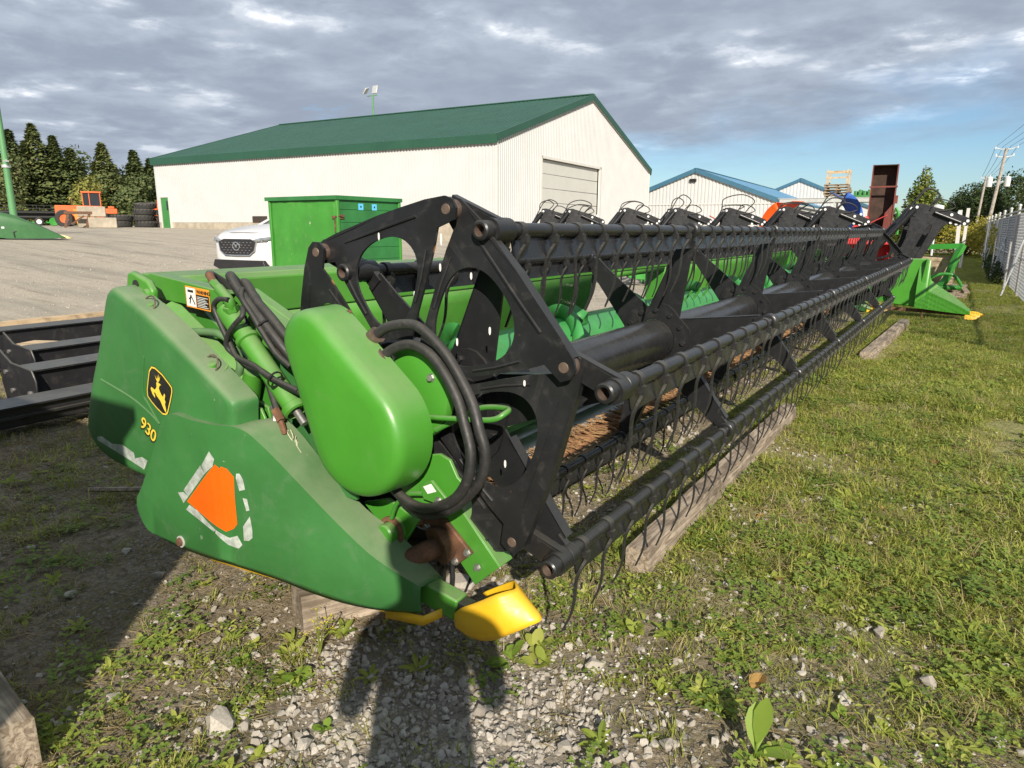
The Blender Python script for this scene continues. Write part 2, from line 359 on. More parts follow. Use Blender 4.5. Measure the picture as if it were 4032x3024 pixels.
def relief(x, y):
    r = math.hypot(x+1, y-2)
    if r > 40: return 0
    k = max(0, 1-r/40)
    v = noise.noise((x*.9, y*.9, 0))*.035+noise.noise((x*3.1, y*3.1, 5))*.018
    if r < 9: v += noise.noise((x*9, y*9, 2))*.010+noise.noise((x*22, y*22, 7))*.005
    return (v-.012)*k
def make_ground():
    def axis(lo, a, b, hi, fine, grow):
        s = [a]
        while s[-1] < b: s.append(s[-1]+fine)
        st = fine
        while s[-1] < hi: st *= grow; s.append(s[-1]+st)
        st = fine; t = [a]
        while t[-1] > lo: st *= grow; t.append(t[-1]-st)
        return t[::-1][:-1]+s
    xs = axis(-900, -4.6, 1.9, 900, .045, 1.10); ys = axis(-300, .2, 5.6, 1800, .045, 1.10)
    mb = MB(); mb.grid([[(x, y, ground_h(x, y)+relief(x, y)) for x in xs] for y in ys])
    o = obj('ground', mb, ground_material(), smooth=180, fix=False); o['kind'] = 'structure'
    o['label'] = 'weedy soil, crushed stone, turf and open gravel yard'
make_ground()
def gz(x, y): return ground_h(x, y)+relief(x, y)
# ================================================================== buildings
M['clad'] = paint('white_cladding', (.52, .525, .515), .5, .05, .8, dirt=(.38, .38, .35), dirt_amt=.18, spec=.4, bmp=0)
M['trimw'] = paint('white_trim', (.60, .585, .54), .5, .05, 2, dirt_amt=.1)
M['roofg'] = paint('green_roofing', (.020, .078, .047), .42, .12, .6, dirt=(.05, .1, .06), dirt_amt=.3)
M['roofb'] = paint('blue_roofing', (.10, .24, .38), .34, .1, .6, dirt=(.1, .18, .24), dirt_amt=.2)
M['trimb'] = paint('blue_trim', (.045, .135, .205), .45, .1, 2, dirt_amt=.15)
M['concrete'] = paint('concrete', (.40, .35, .27), .9, .25, 2, dirt=(.22, .18, .13), dirt_amt=.5, bmp=.3)
M['doorw'] = paint('overhead_door', (.52, .52, .48), .5, .04, 1, dirt_amt=.12)
M['doorg'] = paint('green_door', (.045, .20, .055), .45, .1, 2, dirt_amt=.15)
M['dark'] = paint('dark_gap', (.02, .02, .02), .8, .2, 3, dirt_amt=.2)
M['glass'] = paint('dark_glass', (.03, .035, .04), .08, .1, 2, dirt_amt=.05, bmp=0)
def ribs(L0, L1, per, dep, frac=.5):
    """x positions and outward offsets of a ribbed sheet"""
    out = []; x = L0
    while x < L1-1e-6:
        a = min(per, L1-x)
        for q, d in ((0, 0), (.38, 0), (.46, dep), (.92, dep), (1.0, 0)): out.append((x+a*q, d))
        x += per
    return out
def ribwall(parent, name, org, ux, out, L0, L1, z0, ztop, mat, per=.2, dep=.048, holes=()):
    """ribbed wall along unit ux from L0..L1, bottom z0, top given by ztop(l); holes = (l0,l1,ztop) openings from the bottom"""
    ux = Vector(ux); out = Vector(out); org = Vector(org); mb = MB()
    P = ribs(L0, L1, per, dep)
    def hz(l):
        for a, b, t in holes:
            if a < l < b: return t
        return z0
    for (a, da), (b, db) in zip(P, P[1:]):
        if b-a < 1e-5: continue
        z = hz((a+b)/2)
        p = [org+ux*a+out*da+Vector((0, 0, z)), org+ux*b+out*db+Vector((0, 0, z)), org+ux*b+out*db+Vector((0, 0, ztop(b))), org+ux*a+out*da+Vector((0, 0, ztop(a)))]
        mb.add(p, [(0, 1, 2, 3)])
    return obj(name, mb, mat, parent, smooth=0, fix=False)
def gable_building(name, label, N0, d1, d2, Lw, W, ze, za, zb, wallm, roofm, trimm, over=.45, group=None, per=.2, roofper=.3, garage=None, fine=True):
    """N0 near corner; d1 along eaves (away), d2 across the gable; gable with the door faces -d1"""
    t = thing(name, label, 'building', (N0[0], N0[1], zb), 0, group, world=True)
    ORG[t.name] = (N0[0], N0[1], zb)
    N0 = Vector((N0[0], N0[1], 0)); d1 = Vector((*d1, 0)); d2 = Vector((*d2, 0)); up = Vector((0, 0, 1))
    ridge = lambda l: ze+(za-ze)*(1-abs(l-W/2)/(W/2))
    P = lambda a, b, z: N0+d1*a+d2*b+up*z
    ribwall(t, 'wall', N0, d1, -d2, 0, Lw, zb+.42, lambda l: ze, wallm, per)
    ribwall(t, 'wall', N0+d2*W, d1, d2, 0, Lw, zb+.42, lambda l: ze, wallm, per)
    ribwall(t, 'gable_wall', N0, d2, -d1, 0, W, zb+.42, ridge, wallm, per, holes=[(garage[0], garage[1], garage[2])] if garage else ())
    ribwall(t, 'gable_wall', N0+d1*Lw, d2, d1, 0, W, zb+.42, ridge, wallm, per)
    f = MB()
    for a0, a1, b0, b1 in ((-.02, Lw+.02, -.02, .2), (-.02, Lw+.02, W-.2, W+.02), (Lw-.2, Lw+.021, 0, W)):
        f.add([P(a, b, z) for z in (zb-1.0, zb+.44) for a, b in ((a0, b0), (a1, b0), (a1, b1), (a0, b1))], [(0, 1, 2, 3), (4, 5, 6, 7), (0, 1, 5, 4), (1, 2, 6, 5), (2, 3, 7, 6), (3, 0, 4, 7)])
    for b0, b1 in (((0, garage[0]), (garage[1], W)) if garage else ((0, W),)):
        f.add([P(a, b, z) for z in (zb-1.0, zb+.44) for a, b in ((-.021, b0), (.2, b0), (.2, b1), (-.021, b1))], [(0, 1, 2, 3), (4, 5, 6, 7), (0, 1, 5, 4), (1, 2, 6, 5), (2, 3, 7, 6), (3, 0, 4, 7)])
    obj('foundation', f, M['concrete'], t)
    sl = (za-ze)/(W/2)
    for side in (0, 1):
        r = MB(); S = ribs(-over, Lw+over, roofper, .03)
        rows = [[], []]
        for a, d in S:
            for j, b in ((0, -over), (1, W/2)):
                bb = b if side == 0 else W-b
                rows[j].append(P(a, bb, ze+sl*b+.06+d))
        r.grid(rows); r.grid([[p-up*.05 for p in rr] for rr in rows])
        obj('roof', r, roofm, t, smooth=0)
    for b in (-over, W+over):   # eave fascia
        tr = MB(); tr.bar(P(-over, b, ze-sl*over-.12), P(Lw+over, b, ze-sl*over-.12), .05, .42); obj('eave_fascia', tr, trimm, t)
    for a in (-over, Lw+over):
        rk = MB()
        for b0, b1 in ((-over, W/2), (W+over, W/2)):
            rk.bar(P(a, b0, ze-sl*over-.06), P(a, b1, za-.06), .06, .34)
        obj('rake_trim', rk, trimm, t)
    sf = MB()
    sf.bar(P(-over*.5, -over/2, ze-sl*over-.22), P(Lw+over*.5, -over/2, ze-sl*over-.22), over, .03)
    for b0, b1 in ((-over, W/2), (W+over, W/2)): sf.bar(P(-over/2-.02, b0, ze-sl*over-.20), P(-over/2-.02, b1, za-.20), over-.06, .03)
    obj('soffit', sf, M['trimw'], t)
    rc = MB(); rc.bar(P(-over, W/2, za+.10), P(Lw+over, W/2, za+.10), .3, .06); obj('ridge_cap', rc, trimm, t)
    for b in (0, W): cr = MB(); cr.bar(P(-.03, b, zb+.42), P(-.03, b, ze), .12, .1, up=d2); obj('corner_trim', cr, M['trimw'], t)
    if garage:
        g0, g1, gz_ = garage; n = 5
        for i in range(n):
            z0 = zb+.02+(gz_-zb)*i/n; z1 = zb+(gz_-zb)*(i+1)/n
            q = MB(); q.add([P(a, b, z) for a in (.10, .16) for b, z in ((g0, z0), (g1, z0), (g1, z1), (g0, z1))], [(0, 1, 2, 3), (7, 6, 5, 4), (0, 4, 5, 1), (1, 5, 6, 2), (2, 6, 7, 3), (3, 7, 4, 0)])
            obj('door_panel', q, M['doorw'], t, bevel=.02)
        fr = MB(); fr.bar(P(-.03, g0-.06, zb), P(-.03, g0-.06, gz_+.15), .14, .12, up=d1); fr.bar(P(-.03, g1+.1, zb), P(-.03, g1+.1, gz_+.15), .22, .12, up=d1)
        fr.bar(P(-.03, g0-.12, gz_+.08), P(-.03, g1+.2, gz_+.08), .12, .14); obj('door_frame', fr, M['trimw'], t)
    return t, P
A1 = (-.99756, -.06976); A2 = (-.06976, .99756)
wh, WP = gable_building('warehouse', 'large white ribbed warehouse with a dark green metal roof and overhead door', (-20.02, 28.72), A1, A2, 26.9, 22.83, 5.72, 9.25, 1.17, M['clad'], M['roofg'], M['roofg'], over=.16, garage=(4.8, 13.0, 5.05))
md = MB(); md.add([WP(a, b, z) for b in (-.07, .03) for a, z in ((25.65, 1.2), (26.45, 1.2), (26.45, 3.2), (25.65, 3.2))], [(0, 1, 2, 3), (7, 6, 5, 4), (0, 4, 5, 1), (1, 5, 6, 2), (2, 6, 7, 3), (3, 7, 4, 0)])
dr = obj('door', md, M['doorg'], wh)
md = MB(); md.add([WP(a, -.085, z) for a, z in ((25.72, 2.4), (25.88, 2.4), (25.88, 3.0), (25.72, 3.0))], [(0, 1, 2, 3)]); obj('door_window', md, M['glass'], dr)
md = MB()
for a in (25.58, 26.52): md.bar(WP(a, -.05, 1.1), WP(a, -.05, 3.28), .10, .12, up=(0, 1, 0))
md.bar(WP(25.53, -.05, 3.28), WP(26.57, -.05, 3.28), .12, .1); obj('door_frame', md, M['trimw'], wh)
vt = MB(); vt.b(-.62, .62, -.03, .03, -.18, .18); fr = []
vent = thing('wall_vent', 'brown louvred vent set low in the white warehouse wall', 'vent', tuple(WP(16.9, -.06, 1.79)), R(4.0))
obj('backing', vt, M['dark'], vent)
sl_ = MB(); sl_.b(-.64, .64, -.055, -.03, -.012, .012, Matrix.Rotation(R(25), 4, 'X'))
s0 = obj('slat', sl_, M['brownpin'], vent); s0.location = (0, 0, -.14)
for i in range(1, 5): inst(s0, vent, (0, 0, -.14+.07*i))
bb, BP = gable_building('blue_roofed_shed', 'white gabled shed with blue metal roof and a wall lamp', (-26.65, 57.8), (-.0523, .99863), (.99863, .0523), 60, 12.9, 3.75, 6.15, .2, M['clad'], M['roofb'], M['trimb'], over=.2, roofper=.6, per=.3)
# seam line and lamp on that gable, doors, downpipe
sm = MB(); sm.bar(BP(-.05, .2, 3.35), BP(-.05, 12.7, 3.35), .06, .07); obj('wall_seam_trim', sm, M['trimw'], bb)
lm = MB(); lm.b(-.28, .28, -.2, .0, -.12, .12); lm.xf(Matrix.Translation(BP(-.05, 6.3, 5.3))); obj('wall_lamp', lm, M['decal_k'], bb, bevel=.03)
for q0 in (2.2, 7.2, 9.6):
    q = MB()
    for i in range(4): q.bar(BP(-.06, q0, .55+.45*i), BP(-.06, q0+1.7, .55+.45*i), .06, .41)
    obj('overhead_door', q, M['doorw'], bb)
dp = MB(); dp.tube([BP(-.3, 13.1, 3.2), BP(-.3, 12.5, 2.75), BP(-.15, 12.3, 2.5), BP(-.15, 12.3, .3)], .07, 8); dp.bar(BP(-.4, 13.42, 3.42), BP(60, 13.42, 3.42), .14, .14); obj('gutter', dp, M['trimw'], bb)
for i in range(6):
    wq = MB(); wq.bar(BP(6+5*i, 13.0, 1.9), BP(8+5*i, 13.0, 1.9), .06, 1.0); obj('window', wq, M['glass'], bb)
bc, CP = gable_building('far_gabled_shed', 'far white shed with a blue-edged gable behind the blue roof', (-24.6, 92.3), (-.0523, .99863), (.99863, .0523), 30, 11.4, 5.0, 7.35, .2, M['clad'], M['roofb'], M['trimb'], over=.2, roofper=.6, per=.4)
# canopy rack with pallets
M['galv'] = paint('galvanised', (.52, .54, .52), .45, .15, 6, dirt_amt=.2, metal=.3)
rk = thing('storage_rack', 'pale steel canopy rack on posts in front of the blue roof', 'rack', (-7.5, 41.2, 0), R(3))
q = MB(); q.bar((-1.9, 0, 2.86), (3.4, 0, 2.86), .14, .2); q.bar((-1.9, 1.4, 2.86), (3.4, 1.4, 2.86), .14, .2); obj('beam', q, M['galv'], rk)
for x in (-1.7, .9, 3.3):
    for y in (0, 1.4):
        q = MB(); q.bar((x, y, 0), (x, y, 2.78), .1, .1); obj('post', q, M['galv'], rk)
q = MB(); q.b(-2, 3.5, -.1, 1.5, 2.97, 3.0); obj('deck', q, M['galv'], rk)
def pallet(loc, rz, label, group, s=1.):
    t = thing('pallet', label, 'pallet', loc, rz, group)
    brd = MB(); brd.b(-.6, .6, -.05, .05, -.011, .011); b0 = obj('deck_board', brd, M['woodx'], t); b0.location = (0, -.5, .13)
    for i in range(1, 6): inst(b0, t, (0, -.5+.2*i, .13))
    for y in (-.5, 0, .5): inst(b0, t, (0, y, .011))
    st = MB(); st.b(-.045, .045, -.5, .5, -.048, .048); s0 = obj('stringer', st, M['wood'], t); s0.location = (-.55, 0, .0705)
    for x in (0, .55): inst(s0, t, (x, 0, .0705))
    return t
pg = 'pallets stacked on the canopy rack'
p0 = pallet((-6.6, 41.9, 3.0), R(3), 'grey wooden pallet in the stack on the canopy rack', pg)
for i in range(1, 5):
    c = copytree(p0); c.location = (-6.6+rnd.uniform(-.06, .06), 41.9, 3.0+.142*i); c.rotation_euler.z = R(rnd.uniform(-4, 9))
cr = thing('crate_frame', 'open timber crate frame standing on top of the pallet stack', 'crate', (-6.62, 41.9, 3.715))
for x in (-.5, .5):
    for y in (-.4, .4): c = MB(); c.b(x-.035, x+.035, y-.035, y+.035, 0, .75); obj('post', c, M['woodnew'], cr)
for y, z in ((-.418, .64), (.418, .64), (-.418, .33)): c = MB(); c.b(-.55, .55, y-.018, y+.018, z-.04, z+.04); obj('rail', c, M['woodnew'], cr)
gs = MB()
for i in range(5): gs.b(-.55+.22*i, -.40+.22*i, -.35, .35, 0, .34+.06*(i % 2))
gs.b(-.6, .62, -.4, .4, .0, .12)
gs_ = obj('green_parts_rack', gs, M['doorg'], bevel=.03); gs_.location = (-5.2, 41.9, 3.0); tag(gs_, 'green machine parts lying on the canopy rack beside the pallets', 'machine parts')
# light mast behind the warehouse
M['mastg'] = paint('mast_green', (.10, .27, .11), .5, .12, 3, dirt_amt=.2)
lmst = thing('light_mast', 'tall green light mast with two floodlights rising behind the warehouse', 'light mast', (-54.6, 55.7, 1.2))
q = MB(); q.c((0, 0, 0), (0, 0, 13.6), .16, .09, 10); obj('pole', q, M['mastg'], lmst)
q = MB(); q.bar((-.8, 0, 13.6), (.6, 0, 13.6), .08, .08); obj('crossarm', q, M['mastg'], lmst)
for x, rx, rz in ((.35, 75, 0), (-.95, 25, -50)):
    q = MB(); q.b(-.35, .35, -.42, .42, -.07, .07); o_ = obj('floodlight', q, M['galv'], lmst, bevel=.03); o_.location = (x, 0, 14.15); o_.rotation_euler = (R(rx), R(rz), 0)
# ================================================================== trees
def conifer_crown(h, r, seed, n=900, base=.04, tipw=.16, card=.46, loose=.5):
    rr = random.Random(seed); V = []; F = []
    lv = int(h/.42)
    for i in range(n):
        t = rr.random()**1.25                       # low t near the base of the crown
        z = h*(base+(1-base)*t)
        lay = math.sin(z*2*math.pi/(.9+.25*h/10)+rr.uniform(-.5, .5))
        rad = r*((1-t)**1.05+tipw*.10)*(1+.20*lay)*(.25+.75*rr.random()**.4)
        a = rr.uniform(0, 2*math.pi); p = Vector((rad*math.cos(a), rad*math.sin(a), z-.12*rad))
        out = Vector((math.cos(a), math.sin(a), rr.uniform(-.75, .15))).normalized()
        sd = Vector((-math.sin(a), math.cos(a), rr.uniform(-loose, loose))).normalized()
        L_ = card*rr.uniform(.6, 1.5)*(1-.35*t); W_ = L_*rr.uniform(.45, .8)
        k = len(V); V += [p-sd*W_*.5, p+out*L_*.45-sd*W_*.42+Vector((0, 0, -.05)), p+out*L_, p+out*L_*.5+sd*W_*.42, p+sd*W_*.5+Vector((0, 0, .06*rr.random()))]
        F += [(k, k+1, k+3, k+4), (k+1, k+2, k+3)]
    return MB().add(V, F)
def leafy_crown(blobs, seed, n=1500, card=.2):
    rr = random.Random(seed); V = []; F = []
    tot = sum(b[3]*b[4]*b[5] for b in blobs)
    for cx, cy, cz, rx, ry, rz in blobs:
        for i in range(int(n*rx*ry*rz/tot)):
            d = Vector((rr.gauss(0, 1), rr.gauss(0, 1), rr.gauss(0, 1))).normalized(); q = .55+.45*rr.random()**.5
            if rr.random() < .25: q *= rr.uniform(.3, 1.15)
            q *= 1+.25*noise.noise((d.x*2.3+cx, d.y*2.3+seed, d.z*2.3))
            p = Vector((cx+d.x*rx*q, cy+d.y*ry*q, cz+d.z*rz*q))
            u = Vector((rr.uniform(-1, 1), rr.uniform(-1, 1), rr.uniform(-.7, .7))).normalized(); v = u.cross(d+Vector((.1, .2, rr.uniform(-.5, .5)))).normalized()
            s = card*rr.uniform(.5, 1.4); k = len(V)
            V += [p-u*s*.5, p-v*s*.32, p+u*s*.6, p+v*s*.32]; F += [(k, k+1, k+2, k+3)]
    return MB().add(V, F)
M['bark'] = paint('bark', (.10, .07, .05), .95, .4, 8, dirt_amt=.4, bmp=.4)
M['spruce'] = leafmat('spruce_needles', [(.055, .085, .032), (.105, .14, .05), (.18, .205, .075), (.27, .265, .10)], .25)
M['dleaf'] = leafmat('dark_leaves', [(.030, .050, .016), (.060, .092, .026), (.115, .145, .042)], .3)
M['yleaf'] = leafmat('yellowing_leaves', [(.045, .080, .016), (.12, .17, .03), (.25, .26, .05), (.36, .33, .09)], .3)
M['vine'] = leafmat('vine_leaves', [(.05, .09, .018), (.15, .20, .03), (.33, .31, .05), (.45, .36, .06)], .35)
def tree(name, label, loc, h, r, seed, kind='spruce', group=None, n=900):
    x, y = loc; zb = ground_h(x, y)
    t = thing(name, label, 'tree', (x, y, zb), 0, group)
    rr = random.Random(seed); tk = MB()
    tk.tube([(0, 0, -.1), (rr.uniform(-.1, .1), 0, h*.4), (rr.uniform(-.2, .2), rr.uniform(-.1, .1), h*.97)], [h*.022, h*.014, .02], 8)
    for i in range(16):
        z = h*(.08+.7*i/16); a = rr.uniform(0, 6.28); l = r*(1-z/h)*.8
        tk.tube([(0, 0, z), (l*.5*math.cos(a), l*.5*math.sin(a), z-.02*l), (l*math.cos(a), l*math.sin(a), z-.2*l)], [.05, .03, .01], 4)
    obj('trunk', tk, M['bark'], t)
    obj('crown', conifer_crown(h, r, seed, n), M['spruce'], t, smooth=0, fix=False); return t
sg = 'spruces along the back of the yard'
spr = [(-73.5, 26.2, 9.6, 2.9), (-72.6, 28.6, 8.9, 2.5), (-71.9, 30.2, 9.6, 2.9), (-71.4, 31.6, 8.6, 2.3), (-76, 31.2, 8.4, 2.6), (-70.8, 32.7, 7.5, 2.6), (-75.5, 35.4, 7.0, 2.4), (-69.7, 35.0, 8.2, 2.7), (-74, 38.0, 6.6, 2.5), (-68.5, 37.3, 7.6, 2.3), (-68.0, 38.6, 6.9, 2.2), (-67.4, 40.0, 7.2, 2.4), (-77.5, 28.6, 9.2, 2.9)]
for i, (x, y, h, r) in enumerate(spr):
    tree('spruce_tree', 'dark green spruce in the row behind the gravel yard', (x, y), h*.93, r*1.05, 100+i, group=sg, n=4200)
def bush(name, label, loc, blobs, seed, mat, n, card, cat='shrub', group=None, stems=6):
    x, y = loc; t = thing(name, label, cat, (x, y, ground_h(x, y)), 0, group); rr = random.Random(seed); st = MB()
    for i in range(stems):
        b = rr.choice(blobs); e = (b[0]+rr.uniform(-.5, .5)*b[3], b[1]+rr.uniform(-.5, .5)*b[4], b[2]+.5*b[5])
        st.tube([(rr.uniform(-.15, .15), rr.uniform(-.15, .15), -.1), (e[0]*.6, e[1]*.6, e[2]*.5), e], [.06, .04, .012], 5)
    obj('trunk', st, M['bark'], t); obj('crown', leafy_crown(blobs, seed, n, card), mat, t, smooth=0, fix=False); return t
bush('young_tree', 'small leafy tree turning yellow among the dark spruces', (-66.8, 31.8), [(0, 0, 2.2, 1.5, 1.5, 1.9), (.6, .2, 3.4, .9, .9, 1.0)], 31, M['yleaf'], 1200, .22, 'tree')
bush('low_shrub', 'low yellow-green shrub growing at the foot of the spruces', (-64.5, 25.2), [(0, 0, .8, 1.6, 1.3, .9), (-1.2, -.6, .6, .9, .9, .7)], 32, M['yleaf'], 600, .2)
bush('deciduous_tree', 'broad dark leafy tree filling the gap between the spruces', (-73, 34), [(0, 0, 4.4, 2.6, 2.6, 2.9), (1.2, 1.5, 3.2, 2.0, 2.0, 2.4), (-1, -1.5, 3.4, 2, 2, 2.4), (.5, 3.5, 2.8, 1.8, 1.8, 2.2)], 33, M['dleaf'], 3500, .3, 'tree')
for i, (x, y, k) in enumerate(((-70.5, 26.8, 1.0), (-69.3, 33.8, .85), (-67.5, 36.3, .8), (-74.0, 29.6, 1.15), (-72.5, 36.8, .95), (-69.5, 39.3, .85))): bush('mixed_tree', ['loose leafy tree in front of the tallest spruces', 'leafy tree beside the small yellowing one', 'leafy tree next to the last spruces', 'taller leafy tree behind the first spruces', 'leafy tree in the gap behind the lone spruce', 'leafy tree close to the warehouse wall'][i], (x, y), [(0, 0, 3.0*k, 1.9*k, 1.9*k, 2.6*k), (.4, .9, 4.6*k, 1.2*k, 1.2*k, 1.6*k), (-.3, -1.1, 2.2*k, 1.4*k, 1.4*k, 1.9*k)], 35+i, M['spruce'], 3800, .26, 'tree')
# yellow-green tapering tree behind the loaders
bush('vine_covered_tree', 'pointed yellow-green tree behind the row of loaders', (-2.75, 44.9), [(0, 0, 1.3, 1.35, 1.2, 1.3), (.1, 0, 2.5, 1.0, .9, 1.1), (-.05, 0, 3.4, .62, .6, .9), (.05, 0, 4.15, .30, .3, .6), (.9, 0, 1.9, .5, .5, .9), (-.75, 0, 1.2, .6, .5, .9)], 41, M['yleaf'], 9000, .16, 'tree')
for i, (x, y, h, wd) in enumerate(((-1.4, 128, 8.6, 2.6), (.6, 118, 7.2, 2.5), (2.6, 124, 9.8, 3.0), (5.0, 112, 10.6, 3.0), (7.4, 110, 10.2, 3.0), (-4.2, 140, 6.2, 2.6), (11, 112, 11.5, 3.4))):
    if i in (3, 6):
        tree('roadside_conifer', 'tall dark conifer beside the utility poles' if i == 3 else 'dark conifer at the end of the roadside row', (x, y), h+1.0, wd, 300+i, n=1300)
    else:
        bush('roadside_tree', 'dark broadleaf tree in the belt behind the utility poles', (x, y), [(0, 0, h*.55, wd, wd, h*.42), (.5*wd, .3, h*.75, wd*.6, wd*.6, h*.25), (-.6*wd, 0, h*.6, wd*.6, wd*.6, h*.25), (0, 0, h*.25, wd*.9, wd*.8, h*.25)], 60+i, M['dleaf'], 5200, .34, 'tree', 'trees behind the utility poles')
# far woodland closing the horizon
fw = MB()
rr = random.Random(5)
for k in range(420):
    a = R(rr.uniform(-115, 60)); d = rr.uniform(190, 260); h = rr.uniform(4, 8)
    c_ = leafy_crown([(0, 0, h*.5, 3.5, 3.5, h*.5)], k, 26, 2.6); c_.xf(Matrix.Translation((d*math.sin(a), d*math.cos(a), 1.2))); fw.add(c_.v, c_.f)
fwo = obj('far_woodland', fw, M['dleaf'], smooth=0, fix=False); tag(fwo, 'distant belt of woodland along the horizon', 'woodland', kind='stuff')
# ================================================================== utility poles and wires
M['polew'] = wood('pole_wood', (.30, .265, .225), (.44, .40, .35), 'z')
M['insul'] = paint('transformer_grey', (.62, .63, .62), .4, .08, 4, dirt_amt=.15)
def upole(name, label, base, top, rad, arms, cans):
    t = thing(name, label, 'utility pole', base, 0, 'utility poles along the fence line'); b = Vector(base); d = Vector(top)-b
    q = MB(); q.c((0, 0, 0), d, rad, rad*.7, 10); obj('post', q, M['polew'], t)
    for f_, l in arms:
        q = MB(); p = d*f_; q.tube([p+Vector((-l, 0, .18*l)), p+Vector((-l*.5, 0, .02)), p, p+Vector((l*.5, 0, .02)), p+Vector((l, 0, .18*l))], .055, 6)
        for s in (-1, 1): q.c(p+Vector((s*l, 0, .1*l)), p+Vector((s*l, 0, .1*l+.28)), .07, .04, 6)
        obj('crossarm', q, M['insul'], t)
    for f_, x in cans:
        q = MB(); p = d*f_+Vector((x, 0, 0)); q.lathe([(0, 0), (.26, .02), (.28, .1), (.28, .95), (.2, 1.02), (0, 1.05)], p, n=14); q.c(p+Vector((0, 0, 1.0)), p+Vector((0, 0, 1.3)), .05, .03, 6)
        q.bar(p+Vector((0, 0, .5)), p+Vector((-x, 0, .5)), .08, .08); obj('transformer', q, M['insul'], t)
    return t, b, d
P1 = upole('utility_pole', 'leaning wooden utility pole with two transformers and white crossarms', (.70, 90, 0), (1.42, 90, 9.6), .20, ((.99, .95), (.91, .75)), ((.60, -.75), (.60, .80)))
P2 = upole('utility_pole', 'wooden utility pole without transformers between the two others', (-.35, 112, 0), (.05, 112, 8.2), .18, ((.97, .5),), ())
P3 = upole('utility_pole', 'farthest wooden utility pole with one small transformer', (-1.6, 135, 0), (-1.15, 135, 7.6), .2, ((.55, .8),), ((.62, 0.0),))
wr = 0
for s in (-.95, -.3, .35, .95):
    q = MB(); a = P1[1]+P1[2]*.99+Vector((s, 0, .3)); b_ = Vector((6.5+s*1.2, 18, 9.9)); c_ = P2[1]+P2[2]*.97+Vector((s*.5, 0, .2))
    q.tube([a+(b_-a)*i/12-Vector((0, 0, 1.1*math.sin(math.pi*i/12)*.6)) for i in range(13)], .022, 4); q.tube([a+(c_-a)*i/8-Vector((0, 0, .3*math.sin(math.pi*i/8))) for i in range(9)], .022, 4)
    o_ = obj('power_line', q, M['decal_k']); tag(o_, 'overhead power line strung between the utility poles', 'power line', 'overhead wires')
q = MB(); a = Vector((-9, 90, 3.05)); b_ = Vector((14, 88, 2.6)); q.tube([a+(b_-a)*i/8 for i in range(9)], .03, 4)
tag(obj('service_wire', q, M['decal_k']), 'low wire crossing behind the fence in front of the dark trees', 'power line')
# ================================================================== chain-link fence
M['fpost'] = paint('fence_post', (.50, .51, .50), .45, .15, 6, dirt_amt=.25, metal=.35)
M['slat'] = paint('fence_slat', (.26, .28, .30), .55, .12, 3, dirt=(.3, .27, .2), dirt_amt=.35)
M['wire'] = paint('chain_wire', (.50, .51, .52), .45, .1, 3, dirt_amt=.15, metal=.3)
fx = lambda y: 1.22-.0215*y
fn = thing('chain_link_fence', 'chain-link fence with pale grey privacy slats along the grass strip', 'fence', (fx(22), 22, 0), 0, world=True)
ORG[fn.name] = (fx(22), 22, 0)
FH = 1.78; FY0, FY1 = 8.6, 46.
y = FY0; posts = []
while y <= FY1: posts.append(y); y += 3.05
for i, y in enumerate(posts):
    q = MB(); q.c((fx(y), y, -.2), (fx(y), y, FH+.12), .035, None, 10); q.lathe([(.045, 0), (.04, .03), (0, .05)], (fx(y), y, FH+.12), n=10); obj('post', q, M['fpost'], fn)
q = MB(); q.tube([(fx(y), y, FH) for y in posts], .024, 8); obj('top_rail', q, M['fpost'], fn)
q = MB(); q.tube([(fx(y), y, .75) for y in posts], .022, 8); obj('mid_rail', q, M['fpost'], fn)
for y in posts[3:9:2]:   # back braces standing on the grass side
    q = MB(); q.c((fx(y)-.28, y-.5, 0), (fx(y)-.02, y, 1.15), .022, None, 8); q.c((fx(y)-.25, y-.45, .16), (fx(y)-.25, y-.45, 1.1), .02, None, 8); obj('brace', q, M['fpost'], fn)
ms = MB(); cell = .066
ny = int((30-FY0)/cell); nz = int(FH/cell)
V = []; F = []; wr_ = .0034
for i in range(ny):
    for s in (0, 1):
        yb = FY0+i*cell
        pts = [(fx(yb)+.008*((k+s) % 2), yb+(cell*.5 if (k+s) % 2 else 0)*(1 if s == 0 else 1)+(cell*.5 if s else 0)*0, .03+k*cell*.5) for k in range(nz*2)]
        if s: continue
        k0 = len(V)
        for (x_, y_, z_) in pts: V += [(x_-wr_, y_, z_), (x_+wr_, y_-wr_, z_), (x_+wr_, y_+wr_, z_)]
        for k in range(len(pts)-1):
            for e in range(3): F.append((k0+k*3+e, k0+k*3+(e+1) % 3, k0+k*3+3+(e+1) % 3, k0+k*3+3+e))
        k0 = len(V)
        for (x_, y_, z_) in pts:
            y2 = yb+cell-(y_-yb); V += [(x_-wr_, y2, z_), (x_+wr_, y2-wr_, z_), (x_+wr_, y2+wr_, z_)]
        for k in range(len(pts)-1):
            for e in range(3): F.append((k0+k*3+e, k0+k*3+(e+1) % 3, k0+k*3+3+(e+1) % 3, k0+k*3+3+e))
o_ = obj('wire_mesh', ms.add(V, F), M['wire'], fn, smooth=0, fix=False); o_['kind'] = 'stuff'
sl_ = MB(); sl_.b(-.004, .004, -.026, .026, .06, FH-.06); s0 = obj('privacy_slat', sl_, M['slat'], fn); s0.data.transform(Matrix.Translation((fx(22), 22, 0))); s0.location = (fx(20.2)+.02-fx(22), 20.2-22, 0)
y = 20.27; cnt = 1
while cnt < 290:
    inst(s0, fn, (fx(y)+.02-fx(22)+rnd.uniform(-.004, .004), y-22, 0), (0, 0, rnd.uniform(-.12, .12))); y += .0665; cnt += 1
rest = MB()
while y < FY1:
    rest.b(fx(y)+.016, fx(y)+.024, y-.026, y+.026, .06, FH-.06); y += .0665
